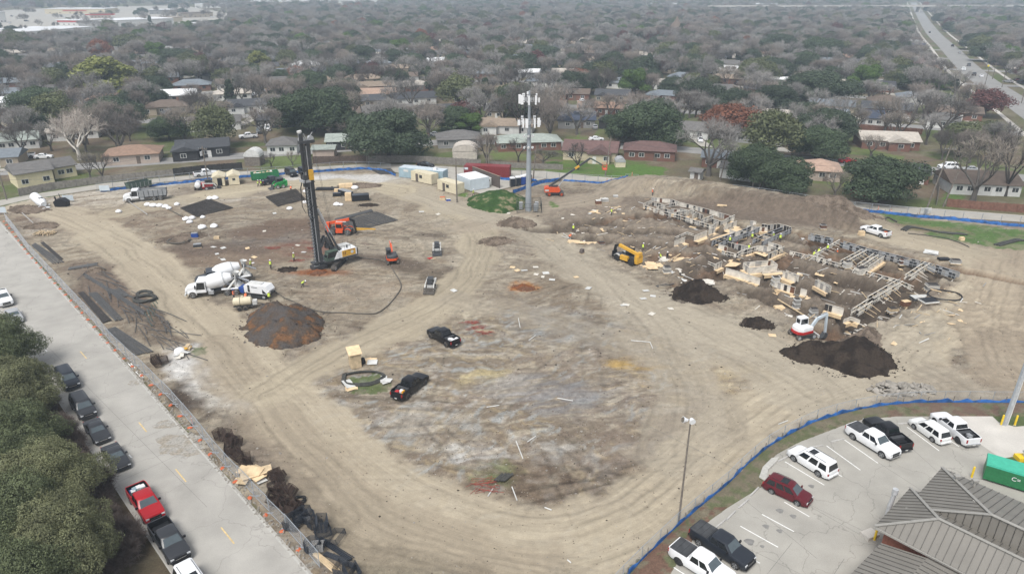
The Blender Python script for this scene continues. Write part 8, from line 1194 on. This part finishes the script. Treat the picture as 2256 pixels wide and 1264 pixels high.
def cone(u, v, h=1.1, g='orange delineator posts', lb='orange delineator post standing by the back alley fence'): x, y = P(u, v); t = thing('delineator_post', lb, 'traffic post', (x, y), 0, g); part('post', t, lambda b: b.tube([(0, 0, .1), (0, 0, h)], .08, 8, 'cone_orange')); part('base', t, lambda b: b.cyl((0, 0, 0), (0, 0, .1), .25, 8, 'black')); part('band', t, lambda b: b.tube([(0, 0, h * .7), (0, 0, h * .8)], .085, 8, 'white'))
for u, v in [(1337, 404), (1346, 404), (1368, 407), (1391, 409), (1934, 464), (1959, 468), (1962, 472), (1998, 472)]: cone(u, v)
cone(425, 934, 1.2, None, 'red orange delineator post lying by the street fence bend')
for i, (u, v, lb) in enumerate([(232, 424, 'white sign board hung at the end of the far left fence'), (152, 446, 'white sign board right of the black hopper'), (3, 472, 'white sign board at the left edge')]): x, y = P(u, v); t = thing('sign_board', lb, 'sign board', (x, y), .1); part('panel', t, lambda b: b.box(-1.2, 1.2, -.03, .03, .4, 1.7, 'paleblue')); [part('post', t, lambda b: b.box(s - .03, s + .03, .03, .09, 0, 1.8, 'galv')) for s in (-1.1, 1.1)]
x, y = P(2037, 476); t = thing('meter_panel', 'electric meter panel on posts at the foot of the leaning pole', 'meter panel', (x, y), 0); part('board', t, lambda b: b.box(-1.2, 1.2, 0, .08, .7, 1.9, 'dirty_white')); part('box', t, lambda b: b.box(-.35, .35, -.25, -.002, .6, 1.8, 'steel')); [part('post', t, lambda b: b.box(s - .06, s + .06, .082, .2, 0, 2.0, 'lumber')) for s in (-1.15, 1.15)]
# ------------------------------------------------------------ car park details
def strip(mb, a, b_, w, z, m): (x0, y0), (x1, y1) = a, b_; l = math.hypot(x1 - x0, y1 - y0); nx, ny = -(y1 - y0) / l * w / 2, (x1 - x0) / l * w / 2; mb.quad((x0 + nx, y0 + ny, z), (x0 - nx, y0 - ny, z), (x1 - nx, y1 - ny, z), (x1 + nx, y1 + ny, z), m)
mb = MB()
for a, b_ in [((945, 440), (1160, 568)), ((1172, 352), (1358, 486)), ((1268, 318), (1455, 448)), ((1615, 250), (1790, 380)), ((1780, 275), (1900, 358)), ((818, 728), (994, 823)), ((700, 793), (906, 908)), ((560, 870), (808, 996)), ((310, 1003), (420, 1075)), ((940, 660), (1078, 741)), ((1100, 430), (1258, 522))]: strip(mb, P(*Z5(*a)), P(*Z5(*b_)), .12, .026, 'paint_white')
struct('markings', mb)
mb = MB()
for a, b_ in [((1350, 900), (1945, 1190)), ((1925, 1012), (2030, 1080)), ((1560, 1165), (1900, 1330)), ((1745, 1195), (1690, 1264)), ((1860, 1230), (1820, 1290)), ((1690, 1062), (1935, 1200)), ((1640, 1100), (1800, 1230)), ((1950, 935), (2190, 1150)), ((2150, 950), (2330, 1110))]: strip(mb, P(*a), P(*b_), .035, .024, 'joint')
struct('slab_joints', mb)
mb = MB(); mb.sheet(PP([(2070, 917), (2600, 917), (2700, 1100), (2256, 1046), (2203, 1008)]), .03, 'new_concrete'); struct('new_pavement', mb)
mat('turf', (.075, .10, .035), .95, .3, 8, bump=.5)
for q in ([(2186, 917), (2300, 917), (2258, 938), (2236, 940), (2200, 930)], [(2205, 1010), (2252, 1003), (2300, 1020), (2256, 1072)]): mb = MB(); mb.sheet(PP(q), .04, 'turf'); struct('turf', mb)
mb = MB(); mb.prism([(q[0], q[1]) for q in PP([(1672, 1052), (1680, 1030), (1700, 1010), (1716, 1008), (1712, 1016), (1692, 1036), (1688, 1062)])], .02, .14, 'z', 'kerb'); struct('kerb', mb)
for i, (a, b_) in enumerate([((752, 632), (796, 588)), ((688, 698), (738, 655)), ((620, 765), (670, 715)), ((560, 808), (604, 772)), ((1072, 368), (1158, 352)), ((1196, 335), (1268, 318)), ((905, 442), (965, 412)), ((1560, 235), (1610, 232))]):
 p, q = P(*Z5(*a)), P(*Z5(*b_)); t = thing('wheel_stop', 'concrete wheel stop at the edge of the car park by the curving fence', 'wheel stop', (*p, .02), math.atan2(q[1] - p[1], q[0] - p[0]), 'wheel stops of the car park'); part('block', t, lambda b: b.box(0, 1.9, -.09, .09, 0, .14, 'concrete_obj', .02))
for u, v, r in [(917, 710, .35), (750, 880, .45), (990, 740, .3), (840, 795, .3), (915, 820, .28), (1090, 575, .3), (1180, 470, .25), (820, 905, .2)]: mb = MB(); x, y = P(*Z5(u, v)); mb.sheet([(x + r * (1 + .3 * math.sin(3 * a)) * math.cos(a), y + r * math.sin(a)) for a in [j * .523 for j in range(12)]], .0235, 'stain'); struct('oil_stain', mb)
# street details
mb = MB(); da, db = Vector((-54.1, 71.7)), None; A = Vector(P(92, 762)); Bq = Vector(P(502, 1180)); d = (Bq - A).normalized()
for k, m in [(-34, 'paint_white'), (-21, 'paint_white'), (-9.5, 'paint_white'), (0, 'paint_white')]: q = A + d * k; strip(mb, tuple(q), tuple(q + d * 2.4), .12, .026, m)
for u0, v0, u1, v1 in [(177, 774, 191, 790), (306, 930, 323, 951), (387, 1033, 410, 1061), (487, 1161, 516, 1197)]: strip(mb, P(u0, v0), P(u1, v1), .14, .026, 'paint_yellow')
for u0, v0, u1, v1 in [(282, 800, 310, 830), (288, 800, 316, 832), (284, 1001, 290, 1008)]: strip(mb, P(u0, v0), P(u1, v1), .14, .0262, 'paint_white')
struct('markings', mb)
mb = MB(); strip(mb, P(60, 780), P(400, 1296), .12, .0275, 'kerb'); strip(mb, (-110.6, 146), (-17.9, 47.3), .18, .0275, 'kerb'); struct('gutter', mb); mb = MB()
for i in range(16): q = A + d * (-52 + 6.1 * i); n_ = Vector((-d.y, d.x)); strip(mb, tuple(q - n_ * 4.7), tuple(q + n_ * 4.3), .03, .0245, 'joint')
strip(mb, tuple(A - d * 60 + Vector((-d.y, d.x)) * .5), tuple(A + d * 50 + Vector((-d.y, d.x)) * .5), .03, .0246, 'joint'); struct('slab_joints', mb)
mb = MB(); r2 = random.Random(2)
for u, v, s in [(395, 975, 3.0), (365, 935, 1.5), (300, 842, 1.2), (420, 990, 2.2)]:
 x, y = P(u, v); mb.sheet([(x + s * r2.uniform(.6, 1.1) * math.cos(a), y + s * .8 * r2.uniform(.5, 1.1) * math.sin(a)) for a in [j * .35 for j in range(18)]], .0235 + s * .0005, 'dirtfilm')
soilmat('dirtfilm', (.30, .27, .225), (.33, .315, .285), None, .8); struct('mud_film', mb)
k_ = MB()
for i in range(1100): tt = r2.random(); a = P(690 + r2.uniform(-40, 30), 1264); x = -103 + 85 * tt ** .6; y = 138.2 - (x + 103) * 1.065 + abs(r2.gauss(0, 1.1)) - .3; s = r2.uniform(.03, .12); z = GZ(x, y); k_.box(x - s, x + s, y - s, y + s, z, z + .03 + s * .8, 'rubble', s * .3)
tag(build('gravel', k_), 'loose stones along the street edge by the fence', 'gravel', kind='stuff')
# floodlight pole and power pole by the car park
x, y = P(1495, 1150); H = zat(922, y); t = thing('floodlight_pole', 'tall brown floodlight pole with two white lamps at the car park fence', 'floodlight pole', (x, y, 0)); part('pole', t, lambda b: b.tube([(0, 0, 0), (0, 0, H)], [.11, .07], 8, 'oldwood'))
part('lamp_head', t, lambda b: (b.tube([(.02, -.1, H + .05), (.05, -.5, H - .02)], [.16, .3], 12, 'white'), b.beam((0, 0, H), (-.6, -.1, H - .1), .05, .05, 'steel'))); part('lamp_head', t, lambda b: b.tube([(-.3, -.1, H - .08), (-.75, -.2, H + .05)], [.12, .30], 12, 'white')); part('lamp_glass', t, lambda b: b.tube([(-.752, -.2, H + .051), (-.78, -.205, H + .06)], [.27, .26], 12, 'chrome'))
x, y = P(2213, 936); t = thing('utility_pole', 'thick pale pole with guys at the right edge behind the yellow bollards', 'utility pole', (x, y, 0)); part('pole', t, lambda b: b.tube([(0, 0, 0), (.9, .6, 11)], [.22, .17], 10, 'steel')); part('conduit', t, lambda b: b.tube([(-.3, -.05, 0), (.45, .55, 8)], .09, 8, 'galv')); part('conduit', t, lambda b: b.tube([(.3, -.05, 0), (.95, .5, 8)], .06, 8, 'dirty_white'))
for i, (u, v) in enumerate([(2205, 936), (2235, 937), (2140, 1052), (1926, 1190)]): x, y = P(u, v); t = thing('bollard', ['left yellow bollard before the thick pale pole', 'right yellow bollard before the thick pale pole', 'yellow bollard behind the ribbed roof', 'yellow bollard at the brick corner of the building'][i], 'bollard', (x, y, .02)); part('post', t, lambda b: b.tube([(0, 0, 0), (0, 0, 1.35), (0, 0, 1.42)], [.11, .11, .05], 10, 'bollard')); part('base', t, lambda b: b.cyl((0, 0, 0), (0, 0, .06), .16, 10, 'concrete_obj'))
x, y = P(2252, 1012); t = thing('backflow_valve', 'grey pipe valve on a yellow block at the right edge', 'valve', (x, y, .04)); part('block', t, lambda b: b.box(-.7, .9, -.5, .5, 0, .45, 'bollard')); part('pipe', t, lambda b: (b.cyl((.1, 0, .45), (.1, 0, 1.4), .16, 10, 'steel'), b.cyl((-.2, 0, 1.1), (.5, 0, 1.1), .12, 10, 'steel')))
# ------------------------------------------------------------ ribbed roof building
mat('metal_roof', (.182, .170, .150), .45, .08, .6); mat('roof_rib', (.085, .08, .072), .5, .1); mat('metal_cap', (.30, .29, .265), .45, .08)
bt = thing('fire_station', 'brick building with grey brown ribbed hip roofs in the lower right corner', 'building', (*P(2000, 1180), 0)); bx, by = bt.location.x, bt.location.y
E3 = 4.0; R3 = 6.3
def W(u, v, z): x, y = P(u, v, z); return Vector((x - bx, y - by, z))
def plane(pts, eave, nm='roof', st=.58, thick=.12, cap=True):
 """roof plane; ribs run up the slope from the eave edge (index pair)"""
 pts = [Vector(p) for p in pts]; c = sum(pts, Vector()) / len(pts); nrm = (pts[1] - pts[0]).cross(pts[2] - pts[0]).normalized()
 if nrm.z < 0: nrm = -nrm
 mb = MB(); n = len(pts); mb.add([tuple(p) for p in pts] + [tuple(p - nrm * thick) for p in pts], [tuple(range(n)), tuple(range(n, 2 * n))[::-1]] + [(i, i + n, (i + 1) % n + n, (i + 1) % n) for i in range(n)], 'metal_roof')
 a, b_ = pts[eave[0]], pts[eave[1]]; e = (b_ - a).normalized(); up = nrm.cross(e); up = up if (c - a).dot(up) > 0 else -up; Q = [((p - a).dot(e), (p - a).dot(up)) for p in pts]; xs = [q[0] for q in Q]; k = min(xs) + st / 2
 while k < max(xs):
  ys = []
  for (x0, y0), (x1, y1) in zip(Q, Q[1:] + Q[:1]):
   if (x0 - k) * (x1 - k) < 0: ys.append(y0 + (y1 - y0) * (k - x0) / (x1 - x0))
  if len(ys) >= 2: p, q = a + e * k + up * (min(ys) + .02), a + e * k + up * (max(ys) - .02); mb.beam(tuple(p + nrm * .025), tuple(q + nrm * .025), .045, .05, 'roof_rib')
  k += st
 return build(nm, mb, bt)
A, B_, C_ = W(1927, 1158, E3), W(2005, 1074, E3), W(2068, 1143, R3); dr = Vector((B_ - A)); dr.z = 0; per = Vector((dr.y, -dr.x, 0)).normalized(); 
D1 = A + per * 26; C2_ = C_ + per * 24; B2 = B_ + per * 26
plane([A, B_, C_], (0, 1)); plane([A, C_, C2_, D1], (0, 3)); plane([B_, B2, C2_, C_], (0, 1))
mb = MB()
for p, q in ((A, C_), (B_, C_), (C_, C2_)): mb.beam(tuple(p + Vector((0, 0, .07))), tuple(q + Vector((0, 0, .07))), .28, .06, 'metal_cap')
build('ridge_cap', mb, bt)
# second, higher hip behind
F_, G_ = W(2026, 1084, E3 + .5), W(2075, 1029, E3 + .5); u_ = (G_ - F_); u_.z = 0; u_.normalize(); F2 = F_ - u_ * .2; G2 = G_; wd2 = (G2 - F2).length; H_ = W(2184, 1134, E3 + 3.4); pr = per; S1 = F2 + pr * 26; S2 = G2 + pr * 26; H2 = H_ + pr * 16
J = A + (B_ - A) * .62
F3 = F2 - u_ * 3.0
plane([F3 + Vector((0, 0, 0)), G2, H_], (0, 1)); plane([G2, S2, H2, H_], (0, 1)); plane([F3, H_, H2, F3 + pr * 26], (0, 3))
mb = MB()
for p, q in ((G2, H_), (H_, H2), (F3, H_)): mb.beam(tuple(p + Vector((0, 0, .07))), tuple(q + Vector((0, 0, .07))), .28, .06, 'metal_cap')
build('ridge_cap', mb, bt)
ins = lambda p, d, e: p + per * d + dr.normalized() * e
mb = MB(); w0 = [ins(A, .7, .6), ins(B_, .7, -.6), ins(B2, 0, -.6), ins(D1, 0, .6)]; mb.prism([(p.x, p.y) for p in w0], 0, E3 - .1, 'z', 'brick'); build('wall', mb, bt)
mb = MB(); w1 = [F3 + per * .7 + u_ * .5, G2 + per * .7 - u_ * .5, G2 + per * 25 - u_ * .5, F3 + per * 25 + u_ * .5]; mb.prism([(p.x, p.y) for p in w1], 0, E3 + .38, 'z', 'brick'); build('wall', mb, bt)
mb = MB(); e0, e1 = A - per * .02, D1; nd = -dr.normalized(); mb.beam(tuple(e0 + nd * .08 - Vector((0, 0, .1))), tuple(e1 + nd * .08 - Vector((0, 0, .1))), .16, .16, 'metal_cap'); build('gutter', mb, bt)
# lower wing in front
L0 = W(1936, 1192, 3.0); L1 = W(1866, 1264, 3.0); dl = (L1 - L0); dl.z = 0; dl.normalize(); La = L0 + per * .2; Lb = L0 + dl * 9 + per * .2; Lt = W(1990, 1215, 3.0); T0 = La + per * 3.6 + dl * .1; T0.z = 4.0 - .05; T1 = Lb + per * 3.6; T1.z = 3.95
plane([La, Lb, T1 + dl * 0, T0], (0, 1)); mb = MB(); mb.prism([(p.x, p.y) for p in (La + per * .5 + dl * .3, Lb + per * .5, Lb + per * 14, La + per * 14 + dl * .3)], 0, 2.85, 'z', 'brick'); build('wall', mb, bt)
plane([T0, T1, T1 + per * 12 + Vector((0, 0, .3)), T0 + per * 12 + Vector((0, 0, .3))], (0, 1))
for u, v, z in [(2108, 1052, 5.6), (2148, 1062, 5.6), (2150, 1110, 6.3)]: p = W(u, v, z); mb = MB(); mb.cyl(tuple(p - Vector((0, 0, .6))), tuple(p + Vector((0, 0, .15))), .12, 8, 'metal_cap'); mb.box(p.x - .25, p.x + .25, p.y - .2, p.y + .2, p.z + .15, p.z + .3, 'metal_cap'); build('roof_vent', mb, bt)
p = W(1945, 1135, 2.0); t = thing('exhaust_pipe', 'steel exhaust stack standing beside the ribbed roof corner', 'exhaust stack', (*P(1948, 1160), 0)); part('pipe', t, lambda b: (b.tube([(0, 0, 0), (0, 0, 2.6), (.1, 0, 3.4), (.15, 0, 4.4)], [.22, .22, .2, .2], 12, 'duct'), b.cyl((.15, 0, 3.9), (.15, 0, 4.5), .26, 12, 'duct')))
x, y = P(1915, 1180); t = thing('concrete_pad', 'small pale concrete block by the yellow bollard at the brick corner', 'concrete block', (x, y, .02), .4); part('block', t, lambda b: b.box(-.7, .7, -.5, .5, 0, .35, 'new_concrete'))
# green generator enclosure
a, b_ = P(2163, 1058), P(2300, 1100); t = thing('generator_enclosure', 'bright green generator housing behind the ribbed roof', 'generator', (a[0], a[1], 0), math.atan2(b_[1] - a[1], b_[0] - a[0])); part('housing', t, lambda b: b.box(0, 9, 0, 2.2, .3, 1.95, 'green')); mat('gen_top', (.05, .40, .27), .5, .1)
part('roof', t, lambda b: b.box(-.05, 9.05, -.05, 2.25, 1.952, 2.15, 'gen_top', .05)); part('exhaust', t, lambda b: (b.cyl((4.2, .5, 2.1), (4.2, .5, 3.2), .1, 8, 'black'), b.cyl((4.5, .7, 2.1), (4.5, .7, 3.0), .1, 8, 'black')))
fc = bpy.data.curves.new('lettering', 'FONT'); fc.body = 'C='; fc.size = .62; fc.extrude = .01; fo = bpy.data.objects.new('text', fc); S.collection.objects.link(fo); m_ = bpy.data.meshes.new_from_object(fo.evaluated_get(bpy.context.evaluated_depsgraph_get())); bpy.data.objects.remove(fo); fo = bpy.data.objects.new('lettering', m_); S.collection.objects.link(fo); fo.parent = t; fo.location = (2.3, -.03, 1.1); fo.rotation_euler = (math.pi / 2, 0, 0); m_.materials.clear(); m_.materials.append(M['white'])
# ------------------------------------------------------------ people
def figure(pose):
 lean, kn, al, ar_, stride = pose                     # forward lean, knee bend, arm lifts, stride
 hip = Vector((0, 0, .95 - .42 * kn)); ca, sa_ = math.cos(lean), math.sin(lean); up = lambda h, y=0, f=0: hip + Vector((sa_ * h + f * ca, y, ca * h - f * sa_))
 V = [hip, up(.25), up(.46), up(.55), up(.64), up(.74, 0, .015), up(.80)]; R_ = [.14, .13, .155, .06, .085, .10, .06]; E = [(0, 1), (1, 2), (2, 3), (3, 4), (4, 5), (5, 6)]; G = ['legs', 'shirt', 'shirt', 'skin', 'skin', 'skin', 'skin']
 def chain(par, L_, g, r):
  for p, gg, rr_ in zip(L_, g, r): V.append(Vector(p)); R_.append(rr_); G.append(gg); E.append((par, len(V) - 1)); par = len(V) - 1
  return par
 n = chain(5, [up(.735, 0, .115)], ['skin'], [.018])
 for s, a in ((-1, al), (1, ar_)):
  sh = up(.47, s * .19); el = sh + Vector((.26 * math.sin(a * .6 + lean * .3), s * .06, -.28 * math.cos(a * .6))); wr = el + Vector((.24 * math.sin(a), -s * .03, -.24 * math.cos(a))); hd = wr + (wr - el).normalized() * .07; k = chain(2, [sh, el, wr, hd], ['shirt', 'shirt', 'skin', 'skin'], [.075, .052, .034, .036]); d = (wr - el).normalized(); sd = Vector((0, 1, 0))
  for f in range(4): b = hd + d * .03 + sd * (f - 1.5) * .021; chain(k, [b, b + d * (.035 + .008 * (f in (1, 2))), b + d * .06 + Vector((.015, 0, -.01))], ['skin'] * 3, [.0105, .009, .008])
  chain(k, [wr + d * .03 + Vector((.03, 0, 0)), wr + d * .07 + Vector((.05, 0, 0))], ['skin'] * 2, [.012, .010])
  fx = s * stride; kn_ = Vector((fx * .5 + .30 * kn + .02, s * .12, .50 - .25 * kn)); an = Vector((fx - .05 - .1 * kn, s * .13, .09)); chain(0, [hip + Vector((0, s * .10, -.06)), kn_, an, an + Vector((.06, 0, -.04)), an + Vector((.17, 0, -.05))], ['legs', 'legs', 'boots', 'boots', 'boots'], [.105, .07, .055, .055, .04])
 me = bpy.data.meshes.new('skeleton'); me.from_pydata([tuple(v) for v in V], E, []); o = bpy.data.objects.new('skeleton', me); S.collection.objects.link(o); md = o.modifiers.new('s', 'SKIN'); sub = o.modifiers.new('b', 'SUBSURF'); sub.levels = 1
 me.skin_vertices[0].data[0].use_root = True
 for i, r in enumerate(R_): me.skin_vertices[0].data[i].radius = (r, r * (1.25 if i in (0, 1, 2) else 1)) if i not in (0, 1, 2) else (r * 1.25, r * .85)
 dg = bpy.context.evaluated_depsgraph_get(); ev = o.evaluated_get(dg); m2 = bpy.data.meshes.new_from_object(ev); bpy.data.objects.remove(o)
 segs = [(V[a], V[b], G[b]) for a, b in E]; mi = []; KS = ['legs', 'shirt', 'skin', 'boots']
 for p in m2.polygons:
  c = p.center; best = min(segs, key=lambda q: (c - (q[0] + (q[1] - q[0]) * min(1, max(0, (c - q[0]).dot(q[1] - q[0]) / ((q[1] - q[0]).length_squared + 1e-6))))).length); mi.append(KS.index(best[2]))
 m2.polygons.foreach_set('material_index', mi); m2.polygons.foreach_set('use_smooth', [True] * len(mi)); return m2, up, hip
mat('legs', (.035, .04, .055), .85, .2, objvar=.5); S_ = {'stand': (.06, .05, .25, .1, .10), 'walk': (.08, .1, .6, -.4, .28), 'hold': (.12, .1, 1.3, 1.1, .12), 'bend': (1.0, .35, 1.0, .7, .15), 'crouch': (.55, .9, 1.1, .9, .1)}; FIG = {}
def person(label, u, v, rz, pose='stand', vest='hivis', hat='hardhat', legs=None, z=None, hold=None):
 if pose not in FIG: FIG[pose] = figure(S_[pose])
 m2, up, hip = FIG[pose]; x, y = P(u, v); t = thing('person', label, 'person', (x, y) if z is None else (x, y, z), rz); b = bpy.data.objects.new('body', m2.copy()); S.collection.objects.link(b); b.parent = t
 for k in (legs or 'legs', 'shirt' if vest != 'red' else 'red', 'skin', 'boots'): b.data.materials.append(M[k])
 d = (up(1) - up(0)).normalized(); fw = (up(0, 0, 1) - up(0)).normalized()
 def rg(h, rx, ry): c = up(h); return [tuple(c + fw * (rx * math.cos(a)) + Vector((0, ry * math.sin(a), 0))) for a in [j * .5236 for j in range(12)]]
 part('vest', t, lambda q: q.rings([rg(-.04, .165, .21), rg(.2, .16, .195), rg(.40, .175, .235), rg(.49, .13, .20)], vest), 60)
 if vest.startswith('hivis'): part('stripe', t, lambda q: q.rings([rg(.12, .172, .21), rg(.17, .172, .21)], 'dirty_white', cap=False), 60)
 if hat: c = up(.80); hm = MB(); hm.rings([[tuple(up(.75 + zz) + fw * (r * math.cos(a)) + Vector((0, r * math.sin(a) * .9, 0))) for a in [j * .5236 for j in range(12)]] for zz, r in ((0, .17), (.012, .135), (.07, .125), (.12, .07), (.135, .02))], hat); build('hard_hat', hm, t, 50)
 if hold: mb = MB(); c = up(.25, 0, .5); mb.box(c.x - .12, c.x + .25, -.25, .25, c.z - .02, c.z + .04, hold); build('plan_sheet', mb, t)
 return t
for a in [('worker in a yellow vest holding white plans left of the drilling rig', 553, 591, -.3, 'hold', 'hivis', 'hardhat', None, None, 'white'), ('worker in a hi vis vest standing with back turned, centre left of the rig', 597, 592, 1.4, 'stand'), ('worker in pale hi vis shirt close to the rig foot', 648, 575, .2, 'stand'), ('worker stooping over an orange tool below the rig', 667, 632, -.2, 'bend'), ('worker in an orange vest and blue hat behind the nearer mixer truck', 516, 659, .3, 'stand', 'hivis_orange', 'blue'),
  ('crouching worker in an orange vest beside the pump', 541, 659, 1.2, 'crouch', 'hivis_orange', None), ('worker in a yellow vest standing right of the pump', 594, 662, 1.7, 'stand'), ('left one of two hi vis workers by the dark pickup tailgate', 569, 411, 0, 'hold'), ('right one of two hi vis workers by the dark pickup tailgate', 576, 411, 3, 'hold'), ('worker in an orange and white vest sitting back on the rebar mat', 641, 420, 1.6, 'crouch', 'hivis_orange'),
  ('worker in a lime jacket walking beside the right cream office', 1043, 432, -.3, 'walk'), ('worker standing in the far trench with a lime vest', 1347, 472, .5, 'stand'), ('worker with orange sleeves beside the white planks', 1263, 512, 2, 'hold', 'hivis'), ('stooping worker left of the white planks', 1254, 522, .4, 'bend', 'hivis_orange'), ('worker in a lime vest behind the yellow telehandler', 1416, 552, .4, 'hold'), ('worker in black with a white hat on the plywood boards', 1471, 558, 1.9, 'stand', 'black'),
  ('crouching worker beside the one in black', 1457, 556, 3, 'crouch', 'hivis'), ('worker in a lime shirt at the left mouth of the channel forms', 1607, 538, .8, 'stand'), ('worker in a red shirt inside the channel forms', 1620, 546, .8, 'bend', 'red', 'red'), ('worker crouching in a bright lime shirt at the white railed wall', 1648, 550, .5, 'crouch'), ('worker behind the brown form stack in the middle of the forms', 1657, 524, 1, 'stand'), ('worker standing on the right channel forms', 1703, 526, 2.6, 'stand'),
  ('worker with back turned beside the right channel forms', 1718, 532, 1.3, 'stand'), ('leftmost crouching worker of the gathered group', 1794, 554, .7, 'crouch'), ('second crouching worker of the gathered group', 1804, 549, .5, 'crouch'), ('worker with an orange lime vest bending in the gathered group', 1814, 545, .2, 'bend', 'hivis_orange'), ('worker standing behind the gathered group', 1825, 540, 3.6, 'stand'), ('worker in dark trousers right in the gathered group', 1822, 554, 1.6, 'stand'), ('worker in an orange vest by the black trench wall', 1847, 542, 2, 'stand', 'hivis_orange'),
  ('worker in an orange vest on the bank behind the far forms', 1437, 432, .2, 'stand', 'hivis_orange')]: person(*a)
